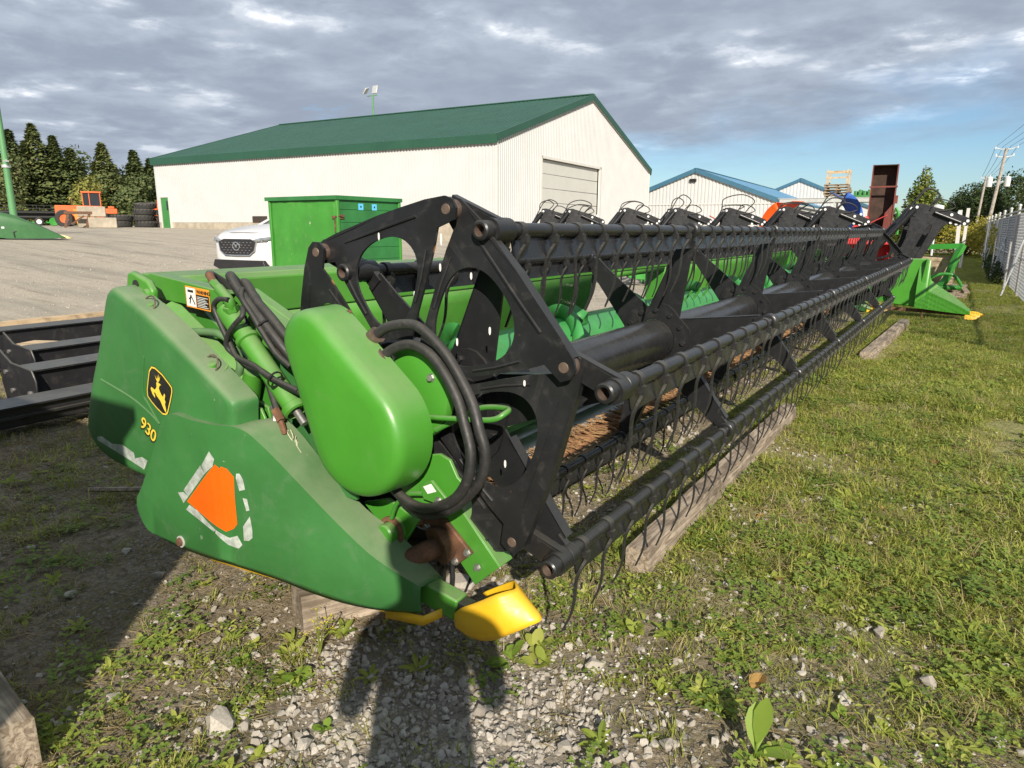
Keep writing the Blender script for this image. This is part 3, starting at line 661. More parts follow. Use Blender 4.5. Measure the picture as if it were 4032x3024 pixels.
o_ = obj('privacy_slat_run', rest, M['slat'], fn); o_['kind'] = 'stuff'
bush('vine_hedge', 'yellowing vine hedge closing the far end of the grass strip', (-.55, 44), [(0, 0, .9, 1.2, 1.0, .95), (.9, -3, 1.0, .8, 1.8, 1.0), (-1.0, .5, .8, .9, .8, .8), (.5, 1, 1.2, .8, .8, .8)], 71, M['vine'], 4200, .13, 'hedge')
bush('fence_vine', 'yellow-leaved vine climbing the fence posts', (.62, 32.5), [(0, 0, .9, .22, 1.6, .8), (0, -2.5, .8, .18, 1.3, .7), (.05, 2, 1.3, .25, 1.0, .6)], 72, M['vine'], 2200, .10, 'vine')
bush('tall_weeds', 'rank green weeds growing along the foot of the fence', (.52, 26.5), [(0, 0, .25, .22, 3.2, .3), (.0, -4, .2, .2, 2.2, .28), (0, 4.2, .3, .25, 2.2, .35)], 73, M['dleaf'], 3000, .06, 'weeds')
# ================================================================== the grain header
HX, HY = -1.6, 1.2
hd = thing('combine_header', 'long green combine header with black pickup reel and yellow divider tips', 'combine header', (HX, HY, 0), 0, world=True)
ORG[hd.name] = (HX, HY, 0)
def hp(name, mb, mat, parent=None, **k): return obj(name, mb, M[mat] if isinstance(mat, str) else mat, parent or hd, **k)
RC = Vector((-1.215, 0, .805)); RR = .53; PH = R(73.9)
PC = (-1.326, .860)
def batpos(k): a = PH-k*math.pi/3; return RC.x+RR*math.cos(a), RC.z+RR*math.sin(a)
S0, S1 = 1.56, 10.56
# ---- back frame, sheets, floor
q = MB()
prof = [(-2.44, 1.00), (-2.44, 1.145), (-2.425, 1.162), (-2.27, 1.155), (-2.25, 1.135), (-2.25, 1.0)]
q.ext(prof, 1.30, 10.84); hp('top_beam', q, 'sheet', bevel=.006)
def sheet(name, pr, y0, y1, mat, th=.006, n=1):
    q = MB(); q.grid([[(x, y0+(y1-y0)*i/n, z) for x, z in pr] for i in range(n+1)]); return hp(name, q, mat, solid=th)
back = [(-2.262, .998), (-2.275, .93), (-2.315, .80), (-2.35, .66), (-2.35, .52), (-2.30, .40), (-2.20, .325), (-2.05, .285), (-1.90, .275)]
sheet('back_sheet', back, 1.31, 4.50, 'sheet'); sheet('back_sheet', back, 5.85, 10.83, 'sheet')
sheet('back_sheet_lip', [(-2.262, .998), (-2.27, .955)], 4.50, 5.85, 'sheet')
sheet('feeder_floor', [(-2.30, .40), (-2.20, .325), (-2.05, .285), (-1.90, .275)], 4.50, 5.85, 'sheet')
for y in (4.5, 5.85):
    q = MB(); q.ext([(-2.262, .998), (-2.35, .66), (-2.35, .52), (-2.30, .40), (-2.42, .40), (-2.44, .99)], y-.006, y+.006); hp('feeder_side', q, 'green')
q = MB(); q.bar((-2.43, 1.32, .42), (-2.43, 10.82, .42), .12, .12); hp('lower_beam', q, 'green')
for y in (2.2, 3.3, 6.9, 8.0, 9.1, 10.2):
    q = MB(); q.bar((-2.40, y, .42), (-2.40, y, 1.02), .06, .08, up=(0, 1, 0)); hp('frame_upright', q, 'green')
rv = MB(); rv.lathe([(.012, 0), (.010, .006), (0, .008)], (0, 0, 0), (1, 0, 0), 8)
rv0 = hp('rivet', rv, 'steel'); rv0.data.transform(Matrix.Translation((HX, HY, 0))); rv0.location = (-2.252-HX, 1.6-HY, 1.085)
for i in range(1, 18): inst(rv0, hd, (-2.252-HX, 1.6+.52*i-HY, 1.085))
for (y, z) in ((3.1, .93), (3.14, .84), (3.24, .93), (3.3, .84), (4.2, .93), (4.26, .80), (6.2, .9), (6.26, .8)):
    t_ = min(1, (.93-z)/.13); inst(rv0, hd, (-2.275-.04*t_+.006-HX, y-HY, z))
sheet('floor_sheet', [(-1.90, .2755), (-1.80, .272)], 1.33, 10.80, 'deck')
sheet('skid_deck', [(-1.80, .272), (-1.70, .282), (-1.625, .262)], 1.34, 10.78, 'deck')
q = MB(); q.bar((-1.655, 1.34, .222), (-1.655, 10.78, .222), .10, .045); hp('cutterbar', q, 'rusty')
# knife guards (rusty pointed fingers) and sickle sections
g = MB(); g.add([(-.03, -.022, -.012), (-.03, .022, -.012), (-.03, .022, .012), (-.03, -.022, .012), (.05, -.018, -.014), (.05, .018, -.014), (.05, .018, .014), (.05, -.018, .014), (.125, 0, .004)],
  [(0, 3, 2, 1), (0, 1, 5, 4), (1, 2, 6, 5), (2, 3, 7, 6), (3, 0, 4, 7), (4, 5, 8), (5, 6, 8), (6, 7, 8), (7, 4, 8)])
g0 = hp('knife_guard', g, 'knife', smooth=20)
g0.location = (-1.61-HX, 1.40-HY, .247); g0.data.transform(Matrix.Translation((HX, HY, 0)))
for i in range(1, 123): inst(g0, hd, (-1.61-HX, 1.40+.0762*i-HY, .247), (0, 0, rnd.uniform(-.05, .05)))
g = MB(); g.add([(-.03, -.037, 0), (-.03, .037, 0), (.045, .008, 0), (.045, -.008, 0), (-.03, -.037, .004), (-.03, .037, .004), (.045, .008, .004), (.045, -.008, .004)], [(0, 3, 2, 1), (4, 5, 6, 7), (0, 1, 5, 4), (1, 2, 6, 5), (2, 3, 7, 6), (3, 0, 4, 7)])
g1 = hp('knife_section', g, 'knife', smooth=0); g1.data.transform(Matrix.Translation((HX, HY, 0))); g1.location = (-1.60-HX, 1.438-HY, .268)
for i in range(1, 123): inst(g1, hd, (-1.60-HX, 1.438+.0762*i-HY, .268))
# fringe of rust-brown chaff caught on the cutterbar
ch = MB(); rr = random.Random(3)
for i in range(2600):
    y = rr.uniform(1.4, 10.7); x = rr.uniform(-1.66, -1.54); z = .275+rr.uniform(0, .02)+(.01 if x < -1.6 else -.02)
    a = rr.uniform(-.6, .6); l = rr.uniform(.02, .07); ch.bar((x, y, z), (x+l*math.cos(a), y+l*math.sin(a), z+rr.uniform(-.015, .01)), .004, .003)
o_ = hp('caught_chaff', ch, paint('chaff', (.34, .20, .09), .9, .4, 12), fix=False); o_['kind'] = 'stuff'
# ---- end sheets
es = [(-2.44, 1.16), (-2.25, 1.155), (-2.02, 1.0), (-1.80, .86), (-1.66, .70), (-1.50, .52), (-1.30, .30), (-1.30, .22), (-1.9, .23), (-2.35, .30), (-2.44, .45)]
for y in (1.315, 10.80):
    q = MB(); q.ext(es, y, y+.012); hp('end_sheet', q, 'green')
# ---- auger with flighting
AX, AZ, AR = -1.99, .60, .20
q = MB(); q.c((AX, 1.36, AZ), (AX, 10.76, AZ), AR, None, 36); hp('auger_tube', q, 'auger')
for y0, y1, hand in ((1.40, 4.55, 1), (10.72, 5.80, -1)):
    n = int(abs(y1-y0)/1.0*36); rows = []
    for i in range(n+1):
        u = i/n; a = hand*u*abs(y1-y0)/1.0*2*math.pi+.8; y = y0+(y1-y0)*u
        rows.append([(AX+r*math.cos(a), y, AZ+r*math.sin(a)) for r in (AR-.01, AR+.04, .285)])
    q = MB(); q.grid(rows); hp('auger_flighting', q, 'auger', solid=.006, smooth=60)
fg = MB(); fg.c((0, 0, 0), (.30, 0, 0), .009, .008, 8); fg0 = hp('auger_finger', fg, 'green'); fg0.data.transform(Matrix.Translation((HX, HY, 0)))
fg0.location = (AX-HX, 4.6-HY, AZ); fg0.rotation_euler = (0, -.9, 0)
for i in range(1, 16): inst(fg0, hd, (AX-HX, 4.6+.078*i-HY, AZ), (0, -(.9+i*2.1), 0))
for s_, a in ((2.35, 1.0), (2.9, .75), (3.5, 1.15), (4.1, .9), (6.4, 1.1), (7.3, .8)):
    c_, s__ = math.cos(a), math.sin(a); p = Vector((AX+AR*c_, s_, AZ+AR*s__)); n_ = Vector((c_, 0, s__)); t_ = Vector((-s__, 0, c_))
    q = MB(); q.add([p-t_*.05, p+t_*.05, p+t_*.05+n_*.09+Vector((0, .05, 0)), p-t_*.05+n_*.09+Vector((0, .05, 0)), p+Vector((0, .14, 0))+t_*.04, p+Vector((0, .14, 0))-t_*.04], [(0, 1, 2, 3), (2, 3, 5, 4), (0, 1, 4, 5)]); hp('auger_paddle', q, 'auger', solid=.005)
# ---- reel: tube, spiders, bats, tines
q = MB(); q.c((RC.x, 1.52, RC.z), (RC.x, 10.62, RC.z), .098, None, 40); hp('reel_tube', q, 'tube')
sph = MB(); outer = [(math.cos(2*math.pi*i/36)*.172*(1+.05*math.cos(6*(2*math.pi*i/36-PH))), math.sin(2*math.pi*i/36)*.172*(1+.05*math.cos(6*(2*math.pi*i/36-PH)))) for i in range(36)]
inner = [(.100*math.cos(2*math.pi*i/28), .100*math.sin(2*math.pi*i/28)) for i in range(28)]
sph.plate(outer, [inner], -.008, .008)
for i in range(12):
    a = PH+math.pi/6*(i+.5); c_ = (math.cos(a)*.142, 0, math.sin(a)*.142); sph.c((c_[0], -.018, c_[2]), (c_[0], .018, c_[2]), .011, None, 6)
arm = MB()
prf = [(.10, .085), (.20, .070), (.40, .042), (.49, .034)]
# flat tapered arm, folded along one edge
A_ = [(r, w_) for r, w_ in prf]
poly = [(r, w_) for r, w_ in A_]+[(r, -w_) for r, w_ in A_[::-1]]
arm.ext(poly, -.004, .004)
arm.add([(.17, -.004, .074), (.49, -.004, .034), (.49, .034, .034), (.17, .034, .074), (.17, -.004, .069), (.49, -.004, .029), (.49, .034, .029), (.17, .034, .069)], [(0, 1, 2, 3), (4, 7, 6, 5), (0, 4, 5, 1), (3, 2, 6, 7), (0, 3, 7, 4), (1, 5, 6, 2)])
rg = MB(); rg.lathe([(.028, -.022), (.034, -.018), (.034, .018), (.028, .022), (.021, .022), (.021, -.022)], (.53, 0, 0), (0, 1, 0), 20, close=True)
rg.b(.470, .510, -.012, .012, -.024, .024)
hub_me = newmesh('spider_hub', sph, M['black']); arm_me = newmesh('spider_arm', arm, M['black']); ring_me = newmesh('bat_bearing', rg, M['black'])
def child(name, me, parent, loc, rot=(0, 0, 0)):
    o = bpy.data.objects.new(name, me); COL.objects.link(o); o.parent = parent; o.location = loc; o.rotation_euler = rot; return o
for i in range(7):
    y = S0+(S1-S0)*i/6
    h_ = child('spider_hub', hub_me, hd, (RC.x-HX, y-HY, RC.z))
    for k in range(6):
        a = PH-k*math.pi/3
        ar = child('spider_arm', arm_me, h_, (0, .006, 0), (0, -a, 0)); child('bat_bearing', ring_me, h_, (0, .006, 0), (0, -a, 0))
# tine: clamp round the bat tube, dog-leg shank, curved finger
def tine_mesh():
    m = MB()
    m.lathe([(.0250, -.013), (.0250, .013), (.021, .013), (.021, -.013)], (0, 0, 0), (0, 1, 0), 14, close=True)
    pts = spline([(.020, .004, -.010), (.026, .002, -.034), (.018, -.018, -.066), (.010, -.024, -.10), (.010, -.024, -.16), (.004, -.025, -.21), (-.018, -.026, -.272)], 4)
    n = len(pts); wd = [(.013+.007*math.sin(min(1, i/8)*3.14)) if i < 9 else .0112*(1-.42*(i-9)/(n-9)) for i in range(n)]; th = [.0095*(1-.5*i/n) for i in range(n)]
    V = []; F = []
    for i, p in enumerate(pts):
        d = (pts[min(i+1, n-1)]-pts[max(i-1, 0)]).normalized(); s = Vector((0, 1, 0)); t = d.cross(s).normalized()
        V += [p+s*wd[i]*.5+t*th[i]*.5, p-s*wd[i]*.5+t*th[i]*.5, p-s*wd[i]*.5-t*th[i]*.5, p+s*wd[i]*.5-t*th[i]*.5]
    for i in range(n-1): F += [(i*4+e, i*4+(e+1) % 4, i*4+4+(e+1) % 4, i*4+4+e) for e in range(4)]
    F += [(0, 1, 2, 3), ((n-1)*4+3, (n-1)*4+2, (n-1)*4+1, (n-1)*4)]
    m.add(V, F); m.b(.012, .032, -.010, .010, -.034, -.012); return m
tm = newmesh('tine', tine_mesh(), paint('tine_plastic', (.022, .022, .022), .45, .3, 30, dirt=(.13, .12, .105), dirt_amt=.4, dust=.16), smooth=50)
NT = 54
for k in range(6):
    x, z = batpos(k); q = MB(); q.c((x, S0-.10, z), (x, S1+.08, z), .0205, None, 20, caps=False); q.c((x, S0-.10, z), (x, S0-.02, z), .0165, None, 16, caps=False)
    # angle rail hung below the tube that stiffens the bat
    q.add([(x-.004, S0+.05, z-.019), (x-.004, S1-.05, z-.019), (x+.006, S1-.05, z-.078), (x+.006, S0+.05, z-.078), (x+.002, S0+.05, z-.078), (x+.002, S1-.05, z-.078), (x-.008, S1-.05, z-.019), (x-.008, S0+.05, z-.019)], [(0, 1, 2, 3), (4, 5, 6, 7), (3, 2, 5, 4), (0, 7, 6, 1)])
    bt = hp('reel_bat', q, 'tube')
    q = MB(); q.lathe([(.022, 0), (.0265, .004), (.0265, .05), (.022, .054), (.0165, .054), (.0165, 0)], (x, S0-.105, z), (0, 1, 0), 20, close=True); hp('bat_end_bush', q, 'black', bt)
    q = MB(); q.lathe([(.0166, .001), (.0166, .05), (.012, .05), (.0166, .001)], (x, S0-.105, z), (0, 1, 0), 16); hp('rusty_bore', q, 'brownpin', bt)
    stuff = MB()
    for i in range(NT):
        if abs(((i+.5)*(S1-S0)/NT) % 1.5) < .03: pass
        y = S0+(i+.5)*(S1-S0)/NT
        if k == 4:
            src = tine_mesh() if i == 0 else src; stuff.add([(p[0]+x, p[1]+y, p[2]+z) for p in src.v], src.f)
        else:
            rx = rnd.gauss(0, .02); child('tine', tm, bt, (x-HX, y-HY, z), (rnd.gauss(0, .03), rnd.gauss(.02, .03), 0))
    if k == 4: o_ = hp('tine_row', stuff, tm.materials[0], bt, fix=False); o_['kind'] = 'stuff'
# ---- slotted end panels of the eccentric ring (both ends)
def rot2(p, a): return (p[0]*math.cos(a)-p[1]*math.sin(a), p[0]*math.sin(a)+p[1]*math.cos(a))
def panel_shape():
    """panel between two bolts at +-30 deg, pointing along +x in (x,z)"""
    r = .53; h = math.pi/6
    c1 = (r*math.cos(h), r*math.sin(h)); ap = r*math.cos(h)
    half = [(.505, .10), (.502, .20), (.494, c1[1]+.004), (.480, c1[1]+.027), (ap-.005, c1[1]+.034), (ap-.032, c1[1]+.022), (.42, .226), (.37, .203), (.29, .157), (.22, .114), (.16, .078), (.11, .05)]
    outer = [(x, -z) for x, z in half[::-1]]+[(.507, 0)]+half; outer = outer[::-1]
    hole = chaikin([(.182, -.030), (.182, .030), (.215, .078), (.27, .112), (.325, .136), (.375, .134), (.418, .100), (.440, .040), (.440, -.040), (.418, -.100), (.375, -.134), (.325, -.136), (.27, -.112), (.215, -.078)], 2)
    return outer, hole
po, ph_ = panel_shape()
def dish(sgn):
    def fn(x, y, z):
        r = math.hypot(x, z); a = math.atan2(z, x)
        return (x, y+sgn*(-.045*max(0, 1-r/.5)+.018*math.sin(a*3)*min(1, r/.5)*1.0), z)
    return fn
for end, ye, sg_ in ((0, 1.475, 1), (1, S1+.13, -1)):
    pm = MB(); pm.plate(po, [ph_], -.004, .004, dish(sg_))
    ap = .53*math.cos(math.pi/6)
    fl = [(.494, -.262), (.507, 0), (.494, .262)]
    for (x0, z0), (x1, z1) in zip(fl, fl[1:]): pm.add([dish(sg_)(x, y, z) for x, z in ((x0, z0), (x1, z1)) for y in (-.004, .034*sg_)]+[dish(sg_)(x-.005, y, z) for x, z in ((x0, z0), (x1, z1)) for y in (-.004, .034*sg_)], [(0, 1, 3, 2), (4, 6, 7, 5), (1, 5, 7, 3), (0, 2, 6, 4)])
    pm.tube([dish(sg_)(.466, -.006*sg_, z) for z in (-.16, -.08, 0, .08, .16)], .005, 6)
    for s_ in (-1, 1): pm.tube([dish(sg_)(x, -.006*sg_, s_*z) for x, z in ((.24, .108), (.30, .143), (.37, .176))], .004, 6)
    pme = newmesh('reel_end_panel', pm, M['plate'], 30)
    bl = MB(); bl.lathe([(0, -.020), (.013, -.020), (.015, -.017), (.020, -.017), (.025, -.012), (.027, -.004), (.027, .02), (0, .02)], (0, 0, 0), (0, sg_, 0), 20); ble = newmesh('pivot_bolt', bl, M['brownpin'])
    ck = MB(); ck.bar((-.018, .024*sg_, .009), (.129, .05*sg_, -.065), .056, .012, up=(0, 1, 0)); ck.c((.111, .02*sg_, -.055), (.111, .075*sg_, -.055), .034, None, 16); ck.bar((-.012, .030*sg_, .035), (.123, .056*sg_, -.028), .010, .026, up=(0, 1, 0))
    cke = newmesh('bat_crank', ck, M['black'])
    for k in range(6):
        a = R(73.5)-k*math.pi/3-math.pi/6
        p_ = child('reel_end_panel', pme, hd, (PC[0]-HX, ye-HY, PC[1]), (0, -a, 0))
        a2 = R(73.5)-k*math.pi/3
        child('pivot_bolt', ble, hd, (PC[0]+.53*math.cos(a2)-HX, ye-.004*sg_-HY, PC[1]+.53*math.sin(a2)))
        child('bat_crank', cke, hd, (PC[0]+.53*math.cos(a2)-HX, ye-HY, PC[1]+.53*math.sin(a2)))
    q = MB(); q.c((PC[0], ye-.075*sg_, PC[1]), (PC[0], ye+.02*sg_, PC[1]), .150, None, 40); hp('eccentric_drum', q, 'black', bevel=.006)
    q = MB(); q.c((PC[0]+.02, ye-.07*sg_, PC[1]), (RC.x, ye+.06*sg_, RC.z), .085, None, 28); hp('reel_stub_shaft', q, 'black')
# white bird droppings on the panels
dpm = MB(); rr = random.Random(9)
for (x, z, l) in ((-1.20, 1.30, .05), (-1.205, 1.22, .03), (-1.43, 1.30, .03), (-1.10, 1.20, .025), (-1.30, 1.14, .03), (-1.04, 1.06, .03), (-.93, .93, .02), (-.99, .70, .03), (-1.15, 1.02, .03)):
    dpm.add([(x+.0045*math.cos(i*.628)*(1 if math.sin(i*.628) < 0 else .8), 1.462, z+(l*.55*math.sin(i*.628) if math.sin(i*.628) < 0 else .006*math.sin(i*.628))) for i in range(10)], [tuple(range(10))])
hp('bird_dropping', dpm, 'chipwhite', fix=False)
# ---- green disc, hoses, guard rod, swan-neck bracket
q = MB(); q.lathe([(0, 0), (.118, 0), (.130, .004), (.134, .012), (.134, .03), (0, .03)], (-1.245, 1.368, .878), (0, 1, 0), 40); dsc = hp('hub_disc', q, 'cover')
bolt = MB(); bolt.lathe([(0, -.009), (.0085, -.009), (.0092, -.008), (.0092, 0), (.013, 0), (.013, .002), (0, .002)], (0, 0, 0), (0, 1, 0), 6)
blt = newmesh('bolt', bolt, M['steel'])
for x, y, z in ((-1.165, 1.366, .93), (-1.30, 1.366, .97), (-1.18, 1.366, .80), (-1.29, 1.366, .78)): child('bolt', blt, dsc, (x-HX, y-HY, z))
for r_, pts in ((.0140, [(-1.345, 1.33, 1.02), (-1.292, 1.335, 1.057), (-1.227, 1.345, 1.071), (-1.176, 1.345, 1.063), (-1.107, 1.345, 1.015), (-1.05, 1.34, .955), (-1.00, 1.33, .89), (-.972, 1.32, .83), (-.954, 1.32, .77), (-.968, 1.32, .70), (-1.021, 1.32, .634), (-1.087, 1.32, .583), (-1.159, 1.32, .559), (-1.243, 1.33, .576), (-1.32, 1.36, .62)]),
               (.0140, [(-1.305, 1.315, .965), (-1.27, 1.33, 1.000), (-1.215, 1.34, 1.018), (-1.155, 1.34, 1.005), (-1.10, 1.335, .965), (-1.045, 1.325, .90), (-1.015, 1.315, .84), (-.988, 1.305, .77), (-.995, 1.30, .70), (-1.035, 1.30, .640), (-1.10, 1.30, .600), (-1.17, 1.31, .580), (-1.25, 1.32, .595), (-1.34, 1.34, .64)])):
    q = MB(); q.tube(spline(pts, 8), r_, 14); hz = hp('hydraulic_hose', q, 'rubber')
    d = (Vector(pts[1])-Vector(pts[0])).normalized(); q = MB(); p = Vector(pts[0]); q.c(p-d*.05, p+d*.03, .024, None, 14); q.c(p-d*.085, p-d*.045, .020, .017, 6); hp('hose_fitting', q, 'brownpin', hz)
q = MB(); q.tube(spline([(-1.17, 1.345, .826), (-1.06, 1.345, .838), (-.955, 1.345, .852), (-.925, 1.36, .868), (-.935, 1.39, .874), (-1.02, 1.40, .862), (-1.08, 1.39, .83), (-1.155, 1.37, .785)], 6), .0075, 10); hp('guard_rod', q, 'green')
q = MB(); q.ext([(-1.215, .70), (-1.15, .716), (-1.115, .705), (-1.09, .66), (-1.055, .637), (-1.066, .60), (-1.135, .562), (-1.264, .545), (-1.30, .575), (-1.27, .66)], 1.378, 1.390); hp('swan_neck_plate', q, 'cover', bevel=.003)
q = MB(); q.ext([(-1.205, .622), (-1.16, .645), (-1.108, .602), (-1.125, .580), (-1.19, .583)], 1.352, 1.362); spl = hp('latch_plate', q, 'cover', bevel=.002)
q = MB(); q.ext([(-1.188, .622), (-1.160, .636), (-1.142, .617), (-1.172, .604)], 1.350, 1.3515); hp('white_sticker', q, 'decal_w', spl)
child('bolt', blt, spl, (-1.135-HX, 1.351-HY, .592))
q = MB(); q.tube(spline([(-1.19, 1.35, .60), (-1.24, 1.345, .588), (-1.285, 1.345, .55), (-1.312, 1.35, .497)], 6), .0065, 8); hp('lubrication_tube', q, 'green')
q = MB(); q.ext([(-1.463, .50), (-1.36, .535), (-1.24, .495), (-1.30, .405), (-1.335, .40), (-1.375, .43)], 1.385, 1.398); hp('lower_arm_plate', q, 'cover', bevel=.003)
q = MB(); q.lathe([(0, -.055), (.026, -.055), (.031, -.05), (.031, -.02), (.040, -.02), (.040, .01), (0, .01)], (-1.328, 1.385, .447), (0, 1, 0), 24); hp('pivot_cap', q, 'cover')
q = MB(); q.lathe([(.033, -.028), (.046, -.026), (.046, -.018), (.033, -.016)], (-1.328, 1.385, .447), (0, 1, 0), 24, close=True); hp('rusty_washer', q, 'rusty')
# ---- rusty drive stub, bearing and channel
q = MB(); q.ext([(-1.285, .46), (-1.20, .485), (-1.10, .40), (-1.16, .345), (-1.22, .36), (-1.27, .40)], 1.452, 1.468); brg = hp('bearing_flange', q, 'rusty', bevel=.004)
q = MB(); q.lathe([(0, -.03), (.042, -.03), (.052, -.01), (.058, .02), (0, .02)], (-1.205, 1.45, .405), (-.35, -.9, -.18), 24); hp('bearing_boss', q, 'rusty', brg)
q = MB(); d = Vector((-.55, -.78, -.29)).normalized(); p = Vector((-1.205, 1.45, .405)); q.c(p, p+d*.135, .030, None, 24); hp('drive_stub_shaft', q, 'rusty', bevel=.003)
for x, z in ((-1.265, .445), (-1.115, .402), (-1.16, .362)): child('bolt', blt, brg, (x-HX, 1.451-HY, z))
q = MB(); d = Vector((.115, 0, -.12)); a_ = Vector((-1.21, 1.47, .50)); 
q.bar(a_, a_+d*1.35, .008, .12, up=(.7, 0, .7)); q.bar(a_+Vector((.043, .03, .040)), a_+d*1.35+Vector((.043, .03, .040)), .065, .008, up=(.7, 0, .7)); chn = hp('bearing_channel', q, 'green_arm', bevel=.002)
child('bolt', blt, chn, (-1.085-HX, 1.46-HY, .36))
for x0 in (-1.225, -1.19):
    q = MB(); q.tube(spline([(x0, 1.47, .37), (x0+.006, 1.47, .30), (x0-.004, 1.475, .24)], 6), .007, 6); hp('dangling_cable', q, 'rubber')
# ---- chain cover (teardrop) with rounded rim
def hull2(c1, r1, c2, r2, n=28):
    d = math.hypot(c2[0]-c1[0], c2[1]-c1[1]); b = math.atan2(c2[1]-c1[1], c2[0]-c1[0]); g_ = math.acos((r1-r2)/d)
    out = []
    for i in range(n+1): a = b+g_+(2*math.pi-2*g_)*i/n; out.append((c1[0]+r1*math.cos(a), c1[1]+r1*math.sin(a)))
    for i in range(n+1): a = b-g_+2*g_*i/n; out.append((c2[0]+r2*math.cos(a), c2[1]+r2*math.sin(a)))
    return out
rows = []
for dy, ins in ((.0, .17), (.0, .060), (.003, .026), (.010, .012), (.022, .003), (.040, .0), (.08, -.002), (.130, -.004)):
    if ins == .17: rows.append([(x, 1.196, z) for x, z in hull2((-1.302, .782), .02, (-1.470, 1.012), .008)])
    else: rows.append([(x, 1.196+dy, z) for x, z in hull2((-1.302, .782), .170-ins, (-1.470, 1.012), .094-ins)])
q = MB(); q.grid(rows, closed=True); n_ = len(rows[0]); q.f.append(tuple(range(n_)))
cv_ = hp('chain_cover', q, 'cover', smooth=50)
q = MB(); q.lathe([(0, .010), (.010, .009), (.012, .006), (.012, .002), (.024, .0), (.024, -.004)], (-1.3785, 1.30, 1.038), (.82, 0, .57), 16); hp('cover_bolt', q, 'rusty', cv_)
q = MB(); rim = [(x, z) for x, z in hull2((-1.302, .782), .1755, (-1.470, 1.012), .0995, 40)]
sel = [p for p in rim if p[1] > .93 and p[0] > -1.42]
for i in range(len(sel)-1):
    w0 = .010+.022*abs(noise.noise((i*.9, 2, 0))); w1 = .010+.022*abs(noise.noise(((i+1)*.9, 2, 0)))
    q.add([(sel[i][0]+.0012, 1.3265, sel[i][1]+.0012), (sel[i+1][0]+.0012, 1.3265, sel[i+1][1]+.0012), (sel[i+1][0]+.0012, 1.3265-w1, sel[i+1][1]+.0012), (sel[i][0]+.0012, 1.3265-w0, sel[i][1]+.0012)], [(0, 1, 2, 3)])
hp('rust_edge', q, 'rusty', cv_, fix=False)
q = MB(); q.plate(hull2((-1.302, .782), .170, (-1.470, 1.012), .094), [], 1.320, 1.326); hp('cover_backplate', q, 'green')
# ---- reel arm, channel with warning decal, lift cylinder, hoses
q = MB(); q.ext([(-2.307, 1.17), (-2.281, 1.178), (-2.191, 1.150), (-2.166, 1.118), (-2.175, 1.079), (-2.205, 1.068), (-2.26, 1.079), (-2.321, 1.120)], 1.19, 1.215); pv = hp('arm_pivot_plate', q, 'green_arm', bevel=.008)
q = MB(); q.c((-2.255, 1.186, 1.135), (-2.255, 1.196, 1.135), .016, None, 16); hp('slot_hole', q, 'dark', pv)
q = MB(); q.lathe([(0, -.012), (.018, -.011), (.022, 0), (.022, .01)], (-2.195, 1.19, 1.105), (0, 1, 0), 18); hp('pivot_pin', q, 'green_arm', pv)
q = MB()
ch0, ch1 = Vector((-2.30, 1.262, 1.125)), Vector((-1.86, 1.262, 1.088))
q.ext([(-2.306, 1.160), (-2.29, 1.168), (-1.885, 1.126), (-1.86, 1.11), (-1.855, 1.062), (-2.286, 1.086), (-2.306, 1.12)], 1.258, 1.266)
q.add([(-2.306, 1.26, 1.166), (-1.87, 1.26, 1.126), (-1.87, 1.34, 1.120), (-2.306, 1.34, 1.160), (-2.306, 1.26, 1.160), (-1.87, 1.26, 1.120), (-1.87, 1.34, 1.114), (-2.306, 1.34, 1.154)], [(0, 1, 2, 3), (4, 7, 6, 5), (0, 4, 5, 1), (3, 2, 6, 7), (0, 3, 7, 4), (1, 5, 6, 2)])
chan = hp('arm_channel', q, 'green_arm', bevel=.003)
def quad(pts, y, mat, par, name, solid=0): 
    q = MB(); n = len(pts); q.add([(x, y, z) for x, z in pts], [tuple(range(n))]); return hp(name, q, mat, par, fix=False, smooth=0)
lx = lambda u, v: (-2.090+.128*u, 1.137-.009*u-.066*(1-v)*1.02)
yq = 1.2570
wl = quad([lx(0, 0), lx(1, 0), lx(1, 1), lx(0, 1)], yq, 'decal_o', chan, 'warning_decal')
def lq(u0, u1, v0, v1, y, mat, name): return quad([lx(u0, v0), lx(u1, v0), lx(u1, v1), lx(u0, v1)], y, mat, wl, name)
lq(.03, .42, .06, .93, yq-.0004, 'decal_w', 'pictogram_panel'); lq(.44, .97, .06, .68, yq-.0004, 'decal_k', 'text_panel')
lq(.10, .34, .72, .84, yq-.0008, 'decal_k', 'pictogram'); quad([lx(.14, .18), lx(.18, .18), lx(.26, .60), lx(.21, .62)], yq-.0008, 'decal_k', wl, 'pictogram'); quad([lx(.36, .15), lx(.39, .2), lx(.25, .58), lx(.22, .55)], yq-.0008, 'decal_k', wl, 'pictogram'); quad([lx(.12, .4), lx(.15, .37), lx(.26, .55), lx(.25, .6)], yq-.0008, 'decal_k', wl, 'pictogram')
for i in range(7): lq(.48, .93-.12*((i*37) % 3)/2, .11+.075*i, .135+.075*i, yq-.0008, 'decal_w', 'text_line')
def text(name, s, size, par, loc, ang, mat, off=0, extr=.0):
    cu = bpy.data.curves.new(name, 'FONT'); cu.body = s; cu.size = size; cu.extrude = extr; cu.offset = off; cu.space_character = .96
    to = bpy.data.objects.new('tmp', cu); COL.objects.link(to); dg = bpy.context.evaluated_depsgraph_get(); me = bpy.data.meshes.new_from_object(to.evaluated_get(dg)); bpy.data.objects.remove(to)
    me.materials.clear(); me.materials.append(M[mat]); me.name = name
    o = bpy.data.objects.new(name, me); COL.objects.link(o); o.parent = par; o.location = loc; o.rotation_euler = (R(90), -ang, 0); return o
text('warning_word', 'WARNING', .0150, wl, (lx(.47, .74)[0]-HX, yq-.0008-HY, lx(.47, .74)[1]), R(-4), 'decal_k', .0006)
